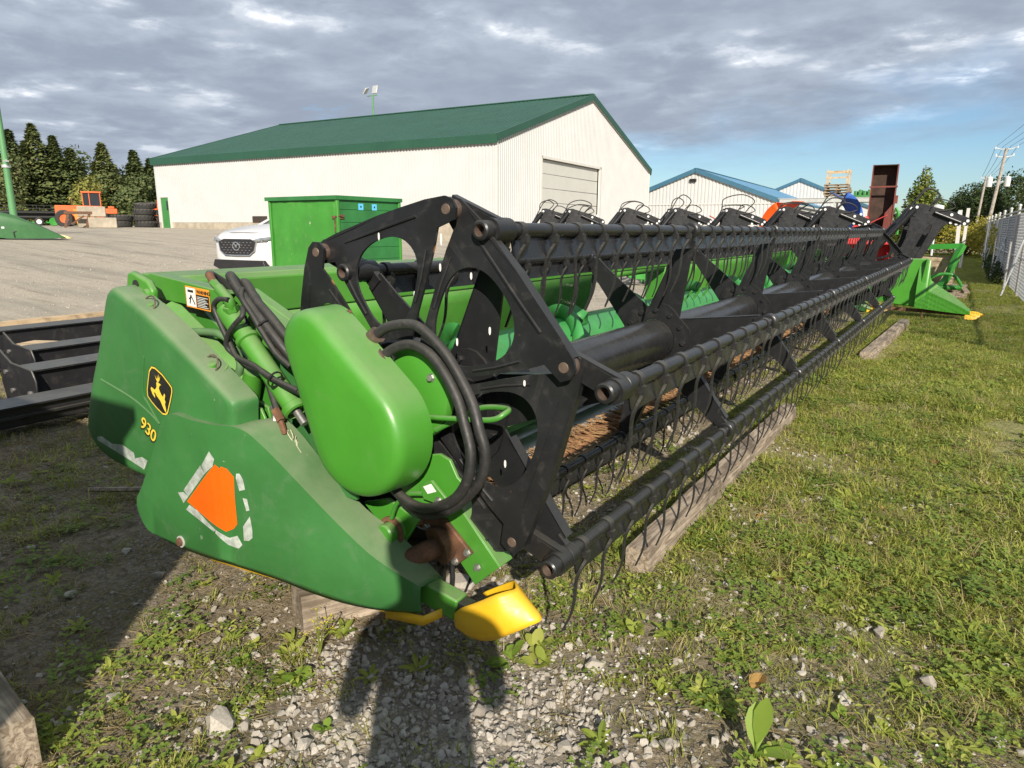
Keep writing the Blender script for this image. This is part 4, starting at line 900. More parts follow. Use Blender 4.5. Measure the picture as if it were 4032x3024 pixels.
# reel lift arm (box beam) from the pivot to the hub
q = MB(); q.bar((-1.92, 1.315, 1.085), (-1.28, 1.335, .815), .05, .10, up=(0, 0, 1)); hp('reel_arm', q, 'green_arm', bevel=.006)
q = MB(); q.bar((-1.90, 1.355, 1.10), (-1.62, 1.372, .97), .045, .07); hp('reel_arm_brace', q, 'green_arm', bevel=.005)
q = MB(); q.bar((-2.29, 1.30, 1.10), (-1.90, 1.31, 1.085), .055, .06); hp('reel_arm_rear', q, 'green_arm', bevel=.005)
q = MB(); q.c((-1.700, 1.300, .985), (-1.655, 1.300, .945), .024, .022, 14); hp('rusty_socket', q, 'rusty')
C0, C1 = Vector((-1.862, 1.245, 1.080)), Vector((-1.545, 1.235, .795)); dC = (C1-C0).normalized()
q = MB(); q.c(C0, C0+dC*.085, .034, None, 24); q.c(C0+dC*.085, C0+dC*.40, .029, None, 24); q.lathe([(0, -.006), (.034, 0), (.036, .004)], C0, dC, 24); cyl = hp('lift_cylinder', q, 'green_arm', bevel=.003)
q = MB(); q.lathe([(.030, 0), (.036, .004), (.036, .024), (.030, .028)], C0+dC*.385, dC, 24); hp('gland_ring', q, 'green_arm', cyl); q = MB(); q.lathe([(.030, 0), (.036, .003), (.036, .015), (.030, .018)], C0+dC*.12, dC, 24); hp('gland_ring', q, 'green_arm', cyl)
q = MB(); q.c(C0+dC*.40, C1+dC*.03, .012, None, 16); hp('piston_rod', q, 'steel', cyl)
q = MB(); q.tube(spline([(-1.820, 1.235, 1.075), (-1.815, 1.225, 1.105), (-1.835, 1.225, 1.122), (-1.868, 1.23, 1.140)], 6), .016, 12); q.c((-1.868, 1.23, 1.140), (-1.895, 1.23, 1.158), .013, None, 6); hp('elbow_fitting', q, 'green_arm', cyl)
q = MB(); q.lathe([(.017, 0), (.023, .004), (.023, .020), (.017, .024)], (-1.822, 1.237, 1.070), (0, -.3, 1), 6); hp('hex_nut', q, 'green_arm', cyl)
q = MB(); q.c((-1.893, 1.23, 1.157), (-1.925, 1.24, 1.178), .012, None, 10); hp('rusty_ferrule', q, 'rusty', cyl)
hoses = [(.0135, [(-1.925, 1.24, 1.178), (-1.95, 1.27, 1.17), (-1.93, 1.33, 1.12), (-1.86, 1.35, 1.05)]),
 (.0155, [(-1.845, 1.32, 1.10), (-1.875, 1.285, 1.165), (-1.850, 1.262, 1.172), (-1.815, 1.258, 1.137), (-1.765, 1.258, 1.095), (-1.705, 1.258, 1.045), (-1.65, 1.262, .995), (-1.60, 1.28, .93)]),
 (.0150, [(-1.83, 1.33, 1.08), (-1.845, 1.30, 1.145), (-1.810, 1.285, 1.150), (-1.755, 1.275, 1.105), (-1.690, 1.272, 1.06), (-1.62, 1.275, 1.00), (-1.57, 1.29, .94)]),
 (.0085, [(-1.82, 1.29, 1.12), (-1.800, 1.262, 1.138), (-1.775, 1.24, 1.115), (-1.735, 1.24, 1.072), (-1.69, 1.24, 1.02), (-1.64, 1.243, .965), (-1.59, 1.25, .93)]),
 (.0080, [(-1.803, 1.215, 1.111), (-1.842, 1.212, 1.112), (-1.874, 1.212, 1.089), (-1.857, 1.212, 1.049), (-1.825, 1.212, 1.000), (-1.806, 1.212, .974), (-1.771, 1.205, .946), (-1.687, 1.200, .931), (-1.613, 1.197, .906), (-1.52, 1.215, .876)]),
 (.0080, [(-1.775, 1.24, 1.09), (-1.738, 1.212, 1.071), (-1.77, 1.202, 1.039), (-1.801, 1.202, 1.009), (-1.817, 1.205, .973), (-1.793, 1.215, .947), (-1.731, 1.21, .925), (-1.662, 1.205, .918), (-1.589, 1.205, .894), (-1.51, 1.22, .868)]),
 (.0100, [(-1.79, 1.25, 1.06), (-1.77, 1.255, 1.00), (-1.755, 1.262, .94), (-1.735, 1.262, .90), (-1.70, 1.255, .86), (-1.66, 1.24, .815), (-1.625, 1.225, .785)])]
for r_, pts in hoses:
    q = MB(); q.tube(spline(pts, 8), r_, 12); hp('hydraulic_hose', q, 'rubber')
q = MB(); q.tube(spline([(-2.115, 1.235, .985), (-2.05, 1.24, .992), (-1.99, 1.245, .997), (-1.927, 1.25, .997), (-1.871, 1.25, .981), (-1.841, 1.25, .952), (-1.823, 1.25, .915), (-1.838, 1.25, .875), (-1.856, 1.252, .846)], 7), .0125, 12); gh = hp('green_hose', q, paint('painted_hose', (.10, .20, .08), .6, .2, 20))
q = MB(); q.c((-2.14, 1.235, .980), (-2.08, 1.238, .990), .016, .014, 10); q.c((-1.845, 1.25, .872), (-1.862, 1.252, .835), .019, .015, 6); hp('hose_fitting', q, 'green_arm', gh)
for p, a_ in (((-1.70, 1.258, 1.04), (.6, 0, -.5)), ((-1.60, 1.203, .90), (.7, 0, -.25))):
    q = MB(); q.lathe([(.022, -.003), (.025, -.003), (.025, .003), (.022, .003)], p, a_, 14, close=True); hp('cable_tie', q, 'decal_k')
q = MB(); q.tube(spline([(-1.628, 1.225, .787), (-1.61, 1.222, .76), (-1.60, 1.222, .735)], 5), .009, 8); q.tube([(-1.64, 1.226, .800), (-1.612, 1.222, .772)], .0135, 6); hp('rusty_fitting', q, 'rusty')
q = MB(); q.tube(spline([(-1.672, 1.24, .80), (-1.655, 1.235, .79), (-1.652, 1.23, .765), (-1.64, 1.228, .735), (-1.62, 1.226, .71)], 5), .008, 8); hp('steel_pipe', q, 'steel')
# strip along the slanted end edge, stay tube, bracket with bolts
q = MB(); a_, b_ = Vector((-2.19, 1.245, 1.068)), Vector((-1.80, 1.245, .85)); nrm = Vector((.49, 0, .87))
q.bar(a_, b_, .072, .008, up=(.35, -.55, .75)); stp = hp('end_flange', q, 'green_arm', bevel=.002)
for f_ in (.28, .55, .80):
    p = a_+(b_-a_)*f_; q = MB(); q.bar(p+Vector((-.005, -.0035, .0055)), p+Vector((.004, -.0035, .0005)), .010, .003, up=(.35, -.55, .75)); hp('square_hole', q, 'dark', stp)
q = MB(); q.c((-1.782, 1.265, .892), (-1.828, 1.275, .805), .028, .032, 20); hp('stay_tube', q, 'green_arm')
q = MB(); q.ext([(-1.855, .800), (-1.778, .815), (-1.700, .795), (-1.690, .755), (-1.70, .70), (-1.87, .70)], 1.245, 1.257); q.ext([(-1.735, .805), (-1.690, .800), (-1.672, .77), (-1.69, .72), (-1.745, .72)], 1.212, 1.222); bk = hp('cylinder_bracket', q, 'green_arm', bevel=.003)
for x, y, z, s_ in ((-1.762, 1.235, .795, 1.35), (-1.718, 1.208, .765, 1.0)):
    o_ = child('bolt', blt, bk, (x-HX, y-HY, z), (R(-12), 0, R(10))); o_.scale = (s_, s_*1.5, s_)
q = MB(); q.b(-1.70, -1.40, 1.30, 1.312, .55, .92); hp('inner_end_plate', q, 'poly')
# frayed baler twine hanging at the divider's inner edge
q = MB(); rr = random.Random(12)
for i in range(26):
    x = -1.60+rr.uniform(-.012, .06); z = .735-(x+1.60)*1.15+rr.uniform(-.02, .02); y = 1.235+(x+1.60)*.35
    q.tube(spline([(x, y, z), (x+rr.uniform(-.015, .02), y-.005, z-.02), (x+rr.uniform(-.02, .03), y+rr.uniform(-.01, .01), z-.045)], 3), .0013, 3)
o_ = hp('frayed_twine', q, paint('twine', (.5, .48, .34), .9, .2, 30), fix=False); o_['kind'] = 'stuff'
M['galvw'] = paint('zinc_washer', (.45, .45, .43), .5, .1, 10, dirt_amt=.3)
# ---- rear end shield (moulded), emblem, number
sh = [(-2.262, 1.133), (-2.285, 1.128), (-2.307, 1.112), (-2.354, 1.026), (-2.414, .909), (-2.480, .801), (-2.534, .691), (-2.560, .623), (-2.553, .600), (-2.524, .565), (-2.477, .537), (-2.402, .520), (-2.298, .510), (-2.10, .50), (-1.80, .50), (-1.70, .56), (-1.690, .70), (-1.684, .800), (-1.676, .833), (-1.692, .850), (-1.868, .950), (-1.98, 1.012), (-2.114, 1.080), (-2.245, 1.130)]
q = MB(); sm_ = chaikin(sh, 1); cx_, cz_ = -2.12, .80
rows = []
for dy, ins in ((0, .030), (.004, .012), (.012, .004), (.024, 0), (.085, -.004)):
    rw = []
    for x, z in sm_:
        d = math.hypot(x-cx_, z-cz_); rw.append((x-(x-cx_)/d*ins, 1.112+dy, z-(z-cz_)/d*ins))
    rows.append(rw)
q.grid(rows, closed=True); q.f.append(tuple(range(len(sm_))))
rs = hp('rear_shield', q, 'poly', smooth=45)
# raised mouldings, latch ears
q = MB(); q.tube(spline([(-2.399, 1.112, .816), (-2.225, 1.112, .781), (-2.123, 1.112, .746), (-2.063, 1.112, .715)], 6), .0035, 6); q.tube(spline([(-2.11, 1.112, .925), (-2.128, 1.112, .86), (-2.140, 1.112, .80), (-2.12, 1.112, .775), (-2.07, 1.112, .72)], 6), .003, 6); hp('moulding_line', q, 'poly', rs)
shd = [(-2.072, .899), (-2.053, .898), (-2.015, .881), (-1.98, .855), (-1.969, .845), (-1.97, .831), (-1.983, .804), (-2.007, .76), (-2.018, .751), (-2.037, .75), (-2.067, .764), (-2.096, .782), (-2.115, .798), (-2.114, .819), (-2.101, .854), (-2.088, .885)]
ctr = (-2.042, .825)
def shrink(p, k): return [(ctr[0]+(x-ctr[0])*k, ctr[1]+(z-ctr[1])*k) for x, z in p]
em = quad(shrink(shd, 1.03), 1.1110, 'decal_k', rs, 'emblem'); quad(shd, 1.1105, 'decal_y', em, 'emblem_border'); quad(shrink(shd, .93), 1.1100, 'decal_k', em, 'emblem_field')
deer = [(-2.026, .846), (-2.04, .851), (-2.047, .854), (-2.053, .849), (-2.053, .838), (-2.059, .83), (-2.067, .826), (-2.084, .833), (-2.089, .826), (-2.082, .81), (-2.07, .799), (-2.068, .807), (-2.074, .817), (-2.065, .816), (-2.057, .806), (-2.041, .794), (-2.034, .782), (-2.027, .77), (-2.015, .757), (-2.014, .77), (-2.017, .788), (-2.012, .793), (-2.016, .802), (-2.01, .816), (-2.015, .821), (-2.023, .809), (-2.031, .814), (-2.038, .825), (-2.042, .834), (-2.035, .843)]
ant = [(-2.047, .854), (-2.052, .862), (-2.056, .874), (-2.05, .865), (-2.045, .862), (-2.043, .877), (-2.041, .863), (-2.033, .88), (-2.036, .863), (-2.027, .874), (-2.032, .861), (-2.039, .854)]
quad(deer, 1.1095, 'decal_y', em, 'leaping_deer'); quad(ant, 1.1094, 'decal_y', em, 'antlers')
for i, (dx, dz) in enumerate(((-.004, -.002), (-.006, -.005), (-.002, -.005), (.002, -.002), (-.002, .003))): text('number_shadow', '930', .062, rs, (-2.183+dx-HX, 1.1109-.0001*i-HY, .690+dz), R(-31), 'decal_k')
for i, (dx, dz) in enumerate(((0, 0), (.0012, .0008), (-.0010, .0012))): text('model_number', '930', .062, rs, (-2.181+dx-HX, 1.1098-.00015*i-HY, .691+dz), R(-31), 'decal_y')
quad([(-2.481, .6), (-2.447, .608), (-2.381, .593), (-2.312, .602), (-2.243, .586), (-2.24, .567), (-2.195, .581), (-2.162, .574), (-2.19, .538), (-2.3, .559), (-2.409, .576), (-2.48, .588)], 1.1112, 'tape', rs, 'scraped_patch')
for x, z in ((-2.13, 1.062), (-1.83, .906)):
    q = MB(); q.lathe([(0, .026), (.016, .024), (.020, .012), (.020, 0)], (x, 1.16, z), (.2, -.25, .9), 16); q.lathe([(.030, -.001), (.041, -.001), (.041, .003), (.030, .003)], (x, 1.165, z+.006), (.2, -.3, .9), 20, close=True); lt = hp('shield_latch', q, 'green_arm', rs)
    q = MB(); q.tube([(x+.034*math.cos(i*math.pi/8), 1.155+.012*math.sin(i*math.pi/8), z+.016+.030*math.sin(i*math.pi/8)) for i in range(16)], .0025, 6, closed=True); q.tube([(x-.05, 1.125, z+.002), (x+.01, 1.15, z+.016)], .006, 6); hp('latch_ring', q, 'brownpin', rs)
# ---- front divider: loft of sections along x
secs = [  # x, bottom (y,z), low outer (y,z), ridge (y,z), inner top (y,z), inner low (y,z)
 (-2.220, (1.120, .360), (1.095, .380), (1.095, .440), (1.20, .44), (1.24, .34)),
 (-2.150, (1.110, .322), (1.084, .345), (1.084, .505), (1.20, .51), (1.25, .33)),
 (-2.050, (1.105, .315), (1.084, .345), (1.086, .655), (1.195, .652), (1.26, .32)),
 (-1.976, (1.105, .315), (1.082, .350), (1.088, .762), (1.20, .757), (1.27, .32)),
 (-1.850, (1.110, .318), (1.086, .355), (1.090, .766), (1.20, .748), (1.28, .31)),
 (-1.755, (1.118, .322), (1.091, .352), (1.094, .767), (1.215, .740), (1.285, .31)),
 (-1.665, (1.150, .305), (1.125, .338), (1.124, .762), (1.250, .766), (1.29, .31)),
 (-1.600, (1.175, .290), (1.152, .322), (1.150, .712), (1.264, .736), (1.30, .30)),
 (-1.500, (1.212, .262), (1.192, .297), (1.190, .605), (1.300, .612), (1.33, .29)),
 (-1.400, (1.248, .244), (1.232, .272), (1.230, .498), (1.337, .505), (1.36, .28)),
 (-1.300, (1.284, .240), (1.272, .256), (1.270, .405), (1.374, .432), (1.385, .27)),
 (-1.178, (1.326, .252), (1.318, .262), (1.318, .333), (1.412, .318), (1.415, .262))]
rows = []
for x, b_, lo, rd, it, il in secs:
    r1 = (rd[0]*.8+lo[0]*.2-.002, rd[1]*.82+lo[1]*.18); r2 = (rd[0]+.012, rd[1]+.002)
    pts = [b_, lo, ((lo[0]+rd[0])/2-.004, (lo[1]+rd[1])/2), r1, rd, ((rd[0]*.5+it[0]*.5), (rd[1]+it[1])/2+.004), it, il]
    rows.append([(x, y, z) for y, z in pts])
def densify(rows, k=4):
    out = []
    cols = [spline([r[j] for r in rows], k) for j in range(len(rows[0]))]
    return [[cols[j][i] for j in range(len(cols))] for i in range(len(cols[0]))]
q = MB(); dr_ = densify(rows, 4); q.grid(dr_); q.f.append(tuple(range(8)))
fd = hp('front_divider', q, 'poly', solid=.006, smooth=40)
def on_div(x, z, d=.004):
    # y of the outer face at x, z (used to lay decals on it)
    for a, b in zip(dr_, dr_[1:]):
        if a[0][0] <= x <= b[0][0]:
            t = (x-a[0][0])/(b[0][0]-a[0][0]); prof_ = [(a[j][1]*(1-t)+b[j][1]*t, a[j][2]*(1-t)+b[j][2]*t) for j in range(5)]
            for (y0, z0), (y1, z1) in zip(prof_, prof_[1:]):
                if min(z0, z1)-1e-4 <= z <= max(z0, z1)+1e-4: s = 0 if abs(z1-z0) < 1e-6 else (z-z0)/(z1-z0); return y0+(y1-y0)*s-d
            return prof_[2][0]-d
    return 1.09-d
def decal(pts, mat, name, par, d=.0045):
    # dense enough to follow the curved face
    q = MB(); bm = bmesh.new(); vs = [bm.verts.new((x, 0, z)) for x, z in pts]; bm.faces.new(vs); bmesh.ops.triangulate(bm, faces=bm.faces[:])
    bmesh.ops.subdivide_edges(bm, edges=bm.edges[:], cuts=4, use_grid_fill=True); bmesh.ops.triangulate(bm, faces=bm.faces[:]); bm.verts.index_update()
    q.add([(v.co.x, on_div(v.co.x, v.co.z, d), v.co.z) for v in bm.verts], [tuple(v.index for v in f.verts) for f in bm.faces]); bm.free()
    return hp(name, q, mat, par, fix=False, smooth=0)
decal([(-1.748, .651), (-1.732, .640), (-1.728, .647), (-1.71, .642), (-1.691, .619), (-1.693, .562), (-1.694, .473), (-1.706, .457), (-1.731, .445), (-1.897, .506)], 'orange_tri', 'orange_marker', fd)
for p in ([(-1.767, .688), (-1.749, .667), (-1.757, .644), (-1.794, .615), (-1.807, .638)], [(-1.813, .637), (-1.794, .615), (-1.888, .523), (-1.909, .54)], [(-1.941, .526), (-1.91, .533), (-1.888, .523), (-1.917, .496)],
          [(-1.887, .497), (-1.848, .487), (-1.77, .444), (-1.777, .436), (-1.908, .477)], [(-1.77, .444), (-1.722, .426), (-1.697, .436), (-1.685, .408), (-1.697, .394), (-1.728, .403), (-1.772, .432)],
          [(-1.683, .63), (-1.673, .631), (-1.664, .614), (-1.66, .583), (-1.678, .578), (-1.676, .599), (-1.685, .616)], [(-1.669, .557), (-1.656, .555), (-1.652, .52), (-1.662, .517)], [(-1.653, .502), (-1.65, .459), (-1.652, .434), (-1.663, .423), (-1.679, .422), (-1.677, .467)]):
    decal(p, 'tape', 'peeled_reflector', fd)
q = MB(); q.lathe([(.012, 0), (.019, .0), (.019, .006), (.012, .006)], (-1.956, 1.076, .358), (0, 1, 0), 18, close=True); hp('washer', q, 'galvw', fd)
q = MB(); q.lathe([(0, -.012), (.012, -.010), (.0145, 0), (.0145, .01)], (-1.956, 1.078, .358), (0, 1, 0), 12); hp('rusty_bolt', q, 'rusty', fd)
q = MB(); q.add([(-1.86, 1.113, .311), (-1.30, 1.290, .233), (-1.30, 1.310, .228), (-1.86, 1.133, .306)], [(0, 1, 2, 3)]); hp('skid_edge', q, 'yellow', fd, solid=.006)
q = MB(); q.add([(-1.300, 1.300, .238), (-1.172, 1.318, .246), (-1.172, 1.318, .216), (-1.300, 1.300, .206), (-1.130, 1.352, .268), (-1.130, 1.352, .240)], [(0, 1, 2, 3), (1, 4, 5, 2)]); hp('yellow_skid', q, 'yellow', solid=.005)
# nose tube and yellow tip
q = MB(); q.bar((-1.22, 1.372, .300), (-1.085, 1.380, .272), .055, .068); hp('nose_socket', q, 'green_arm', bevel=.006)
q = MB(); q.bar((-1.12, 1.378, .279), (-.98, 1.388, .262), .042, .050); hp('nose_tube', q, 'black', bevel=.004)
def divider_tip():
    rows = []
    for i in range(9):
        v = i/8; L2 = lambda p, r: (p[0]+(r[0]-p[0])*v, p[1]+(r[1]-p[1])*v)
        A_ = L2((-1.085, .226), (-1.090, .266)); B_ = L2((-1.02, .220), (-1.055, .300)); C_ = L2((-.955, .238), (-.998, .338)); D_ = L2((-.895, .276), (-.950, .370)); E_ = L2((-.852, .302), (-.928, .378)); F_ = L2((-.832, .312), (-.915, .378))
        bul = .010*math.sin(math.pi*v)
        near_ = [(A_[0], 1.345, A_[1]), (B_[0], 1.337-bul, B_[1]), (C_[0], 1.334-bul, C_[1]), (D_[0], 1.342-bul, D_[1]), (E_[0], 1.362, E_[1]), (F_[0], 1.386, F_[1])]
        far_ = [(x, 2*1.386-y, z+.012*(1-v)) for x, y, z in near_[:-1]][::-1]
        rows.append(near_+far_[:4])
    return rows
q = MB(); q.grid([spline(r, 4) for r in divider_tip()]); q.xf(Matrix.Translation((0, .012, -.004))); hp('divider_tip', q, 'yellow', solid=.006, smooth=70)
# ---- far end divider, tip and shield
q = MB()
rows = [[(x, 10.79+o_, z0), (x, 10.90+o_*.3, z0), (x, 10.90+o_*.3, (z0+z1)/2), (x, 10.84, z1), (x, 10.79-o_, (z0+z1)/2), (x, 10.79+o_, z0)] for x, z0, z1, o_ in ((-2.2, .32, .5, 0), (-1.97, .315, .75, .0), (-1.66, .305, .74, .0), (-1.40, .245, .50, .005), (-1.20, .20, .33, .01), (-1.10, .20, .26, .02))]
q.grid(densify(rows, 4)); hp('front_divider', q, 'poly', smooth=40)
q = MB(); q.grid([[(x, 10.83-w_, z0), (x, 10.83-w_*.8, (z0+z1)/2), (x, 10.83, z1), (x, 10.83+w_*.8, (z0+z1)/2), (x, 10.83+w_, z0), (x, 10.83-w_, z0)] for x, w_, z0, z1 in ((-1.16, .05, .19, .27), (-1.06, .05, .19, .28), (-.95, .03, .21, .26), (-.90, .004, .232, .236))]); hp('divider_tip', q, 'yellow', smooth=60)
q = MB(); q.ext(chaikin(sh, 1), 10.84, 10.92); hp('rear_shield', q, 'poly', bevel=.015)
q = MB(); q.bar((-2.28, 10.86, 1.10), (-1.25, 10.80, .83), .05, .10); hp('reel_arm', q, 'green_arm', bevel=.006)
# ---- timbers that carry the header
def timber(name, label, p0, p1, w_, h_, mat='wood', group=None, cat='timber', rough=.006, seed=0, bev=.012):
    p0 = Vector(p0); p1 = Vector(p1); d = p1-p0; L_ = d.length; n = max(4, int(L_/.08)); q = MB(); rows = []; rr = random.Random(seed)
    prof_ = [(-w_/2, 0), (w_/2, 0), (w_/2, h_*.5), (w_/2-bev, h_), (-w_/2+bev*.4, h_), (-w_/2, h_-bev)]
    for i in range(n+1):
        rows.append([(y+noise.noise((i*.6, j, seed))*rough, -L_/2+L_*i/n, z+noise.noise((i*.6, j+9, seed))*rough) for j, (y, z) in enumerate(prof_)])
    q.grid(rows, closed=True); q.f += [tuple(range(6)), tuple(range(n*6+5, n*6-1, -1))]
    o = obj(name, q, M[mat], smooth=30); c = (p0+p1)/2; o.location = (c.x, c.y, c.z); o.rotation_euler = (0, 0, math.atan2(-d.x, d.y)); tag(o, label, cat, group); return o
timber('support_timber', 'long weathered timber on the grass under the front reel tines', (-.955, 2.34, -.006), (-.97, 5.1, -.006), .098, .10, seed=3)
timber('support_timber', 'shorter grey timber on the grass beyond the long one', (-.80, 7.85, -.006), (-.70, 11.2, -.006), .12, .09, seed=4)
timber('support_block', 'short pale timber block under the near divider bottom', (-1.80, 1.375, -.035), (-1.62, 1.74, -.03), .16, .14, seed=5)
for i, (x, y) in enumerate(((-2.30, 1.75), (-2.30, 9.9), (-1.72, 3.2), (-1.72, 9.2), (-1.70, 6.0))):
    timber('cribbing_block', ('timber cribbing block under the header\'s rear beam' if x < -2 else 'timber cribbing block under the cutterbar'), (x-.02, y-.28, -.01), (x+.02, y+.28, -.01), .2, .355 if x < -2 else .205, seed=20+i, group='cribbing under the rear beam' if x < -2 else 'cribbing under the cutterbar')
timber('foreground_block', 'squared grey timber block standing out of the weeds by the shaded soil', (-2.75, .60, -.01), (-1.80, .485, -.01), .17, .155, seed=8)
# ================================================================== second header behind, only its divider end clear of the reel
sh2 = thing('parked_header', 'second green header parked behind, its long divider with a yellow tip', 'combine header', (-1.6, 12.3, 0), 0, world=True); ORG[sh2.name] = (-1.6, 12.3, 0)
def s2(name, mb, mat, **k): return obj(name, mb, M[mat], sh2, **k)
q = MB(); q.ext([(-1.06, .36), (-1.02, .20), (-.66, .17), (-.56, .17), (-.56, .87), (-.58, .90), (-.78, .90)], 12.16, 12.24); s2('divider_wall', q, 'cover', bevel=.015)
q = MB(); q.ext([(-.66, .165), (-.555, .165), (-.535, .895), (-.575, .905)], 12.08, 12.17); s2('divider_post', q, 'cover', bevel=.01)
rows = [[(x, 12.06+o_, z0), (x, 12.05+o_, zr), (x, 12.20, zt), (x, 12.34, zr), (x, 12.34, z0), (x, 12.06+o_, z0)] for x, z0, zr, zt, o_ in ((-.66, .165, .48, .90, 0), (-.535, .16, .45, .88, 0), (-.50, .155, .43, .62, 0), (-.44, .148, .40, .545, .01), (-.30, .135, .335, .45, .02), (-.10, .115, .235, .31, .05), (.06, .10, .14, .175, .09))]
q = MB(); q.grid(densify(rows, 4)); s2('divider_nose', q, 'cover', smooth=30)
q = MB(); q.grid([[(x, 12.20-w_, z0), (x, 12.20-w_*.7, (z0+z1)/2+.01), (x, 12.20, z1), (x, 12.20+w_, z0), (x, 12.20-w_, z0)] for x, w_, z0, z1 in ((.0, .075, .04, .15), (.08, .07, .03, .155), (.15, .06, .045, .15), (.22, .025, .08, .12), (.245, .004, .10, .105))]); s2('divider_tip', q, 'yellow', smooth=60)
q = MB(); q.bar((-2.5, 12.22, .16), (.02, 12.22, .10), .05, .05); q.c((-.55, 12.15, 0), (-.55, 12.15, .17), .015, None, 8); s2('skid_rail', q, 'rusty')
q = MB(); q.ext([(-2.3, .95), (-2.1, 1.0), (-1.1, .62), (-1.0, .22), (-2.3, .28)], 12.24, 12.27); s2('end_sheet', q, 'green')
q = MB(); q.b(-2.34, -2.18, 12.24, 13.3, .82, .96); s2('top_beam', q, 'sheet', bevel=.01)
q = MB(); q.grid([[(-2.2, y, .83), (-2.25, y, .45), (-2.1, y, .26), (-1.3, y, .2)] for y in (12.26, 13.3)]); s2('back_sheet', q, 'sheet', solid=.006)
# ================================================================== front loaders standing in a row
M['ldr'] = paint('loader_black', (.012, .0125, .014), .35, .2, 3, dirt=(.05, .045, .04), dirt_amt=.12)
M['pin'] = paint('zinc_pin', (.72, .72, .70), .35, .1, 10, dirt_amt=.1)
M['jdg'] = paint('loader_green', (.040, .26, .035), .35, .12, 3, dirt_amt=.15)
def make_loader(label, group, cx, cy, rz, sc_=1.):
    zb = gz(cx, cy); t = thing('front_loader', label, 'front loader', (cx, cy, zb), rz, group)
    pl = [(-.02, 1.86), (.10, 1.87), (.33, 1.80), (.60, 1.73), (.93, 1.60), (.96, 1.52), (.90, 1.46), (.72, 1.50), (.60, 1.51), (.52, 1.46), (.46, 1.36), (.28, .98), (.10, .62), (-.30, .62), (-.22, .86), (-.10, 1.25), (-.06, 1.62)]
    hole = chaikin([(.26, 1.48), (.33, 1.47), (.20, 1.12), (.06, .80), (-.02, .78), (.06, 1.05)], 2)
    for i, y in enumerate((-.36, .36)):
        q = MB(); q.plate([(x*sc_, z*sc_) for x, z in pl], [[(x*sc_, z*sc_) for x, z in hole]], y-.02, y+.02); m_ = obj('mast_plate', q, M['ldr'], t, bevel=.008)
        for x, z in ((.02, 1.80), (.62, 1.66), (.74, 1.70), (.90, 1.55), (.72, 1.54), (.62, 1.52), (.85, 1.50)):
            q = MB(); q.c((x*sc_, y-.04, z*sc_), (x*sc_, y+.04, z*sc_), .026, None, 10); obj('pivot_pin', q, M['pin'], m_)
        q = MB(); q.c((-.02, y-.06, 1.76), (-.62, y-.06, 1.02), .055, None, 14); q.c((-.62, y-.06, 1.02), (-.86, y-.06, .72), .028, None, 10); obj('lift_cylinder', q, M['ldr'], t)
        q = MB(); q.c((.33, y-.06, 1.70), (.78, y-.06, 1.52), .034, None, 12); obj('latch_cylinder', q, M['ldr'], t)
        q = MB(); q.ext([(-.15, .70), (.05, .72), (.30, .42), (.62, .30), (.62, .14), (.25, .16), (-.05, .40), (-.28, .60)], y-.05, y+.05); obj('boom_arm', q, M['jdg'], t, bevel=.012)
        q = MB(); q.bar((.58, y, .25), (.70, y, .0), .06, .06, up=(0, 1, 0)); obj('stand_leg', q, M['jdg'], t)
    q = MB(); q.c((.0, -.4, 1.68), (.0, .4, 1.68), .05, None, 12); q.c((.40, -.36, .30), (.40, .36, .30), .07, None, 12); q.c((-.2, -.36, .8), (-.2, .36, .8), .05, None, 12); obj('cross_tube', q, M['ldr'], t)
    q = MB(); q.b(-.38, -.08, -.42, .42, .0, .63); obj('mounting_base', q, M['ldr'], t, bevel=.02)
    rr = random.Random(int(cx*100))
    for j in range(2):
        h_ = rr.uniform(.02, .26); x1 = rr.uniform(.0, .5)
        q = MB(); q.tube(spline([(-.30, -.42+j*.1, 1.44), (-.10, -.42+j*.1, 1.80), (.02+rr.uniform(-.1, .1), -.4+j*.12, 1.88+h_*.7), (x1*.6+.1, -.38+j*.1, 1.90+h_), (x1+.22, -.36, 1.88+h_*.55), (x1+.10, -.34, 1.82+.1*h_), (x1, -.30, 1.72)], 6), .012, 8); obj('hydraulic_hose', q, M['rubber'], t)
    q = MB(); q.tube(spline([(.25, -.40, 1.74), (.36, -.42, 1.92), (.55, -.42, 1.90), (.66, -.40, 1.80), (.52, -.40, 1.74), (.38, -.38, 1.72)], 6), .011, 8); obj('hydraulic_hose', q, M['rubber'], t)
    t.scale = (.92, .92, .96)
    return t
lg = 'front loaders parked behind the header'
for i, (x, y, rz) in enumerate(((-9.05, 15.0, 33), (-8.45, 15.2, 33), (-7.10, 15.4, 32), (-5.95, 15.6, 28), (-4.78, 15.8, 26), (-3.55, 15.7, 20), (-2.72, 15.6, 18))):
    make_loader(['black loader frame, outer of the close pair before the overhead door', 'black loader frame, inner of the close pair before the overhead door', 'black loader frame standing before the warehouse\'s far gable corner', 'black loader frame with a green part, before the blue-roofed gable', 'black loader frame before the blue-roofed shed\'s right-hand doors', 'black loader frame beside the orange snow blower', 'black loader frame between the orange and blue snow blowers'][i], lg, x, y, R(rz+rnd.uniform(-9, 9)))
make_loader('black front loader with green boom standing on pallets beside the grass strip', None, -1.05, 14.9, R(12), 1.0)
pg2 = 'pallets on the ground under the last loader'
for x, y, z in ((-.75, 15.4, 0), (-.55, 16.9, 0), (-.6, 18.2, 0)):
    c = copytree(p0); c.location = (x, y, gz(x, y)+z); c.rotation_euler.z = R(90+rnd.uniform(-5, 5)); c['label'] = 'wooden pallet on the ground beside the grass strip behind the loaders'; c['group'] = pg2
cb = thing('timber_crate', 'grey timber crate on a pallet behind the green-boomed loader', 'crate', (-.75, 17.2, gz(-.75, 17.2)+.145), R(2))
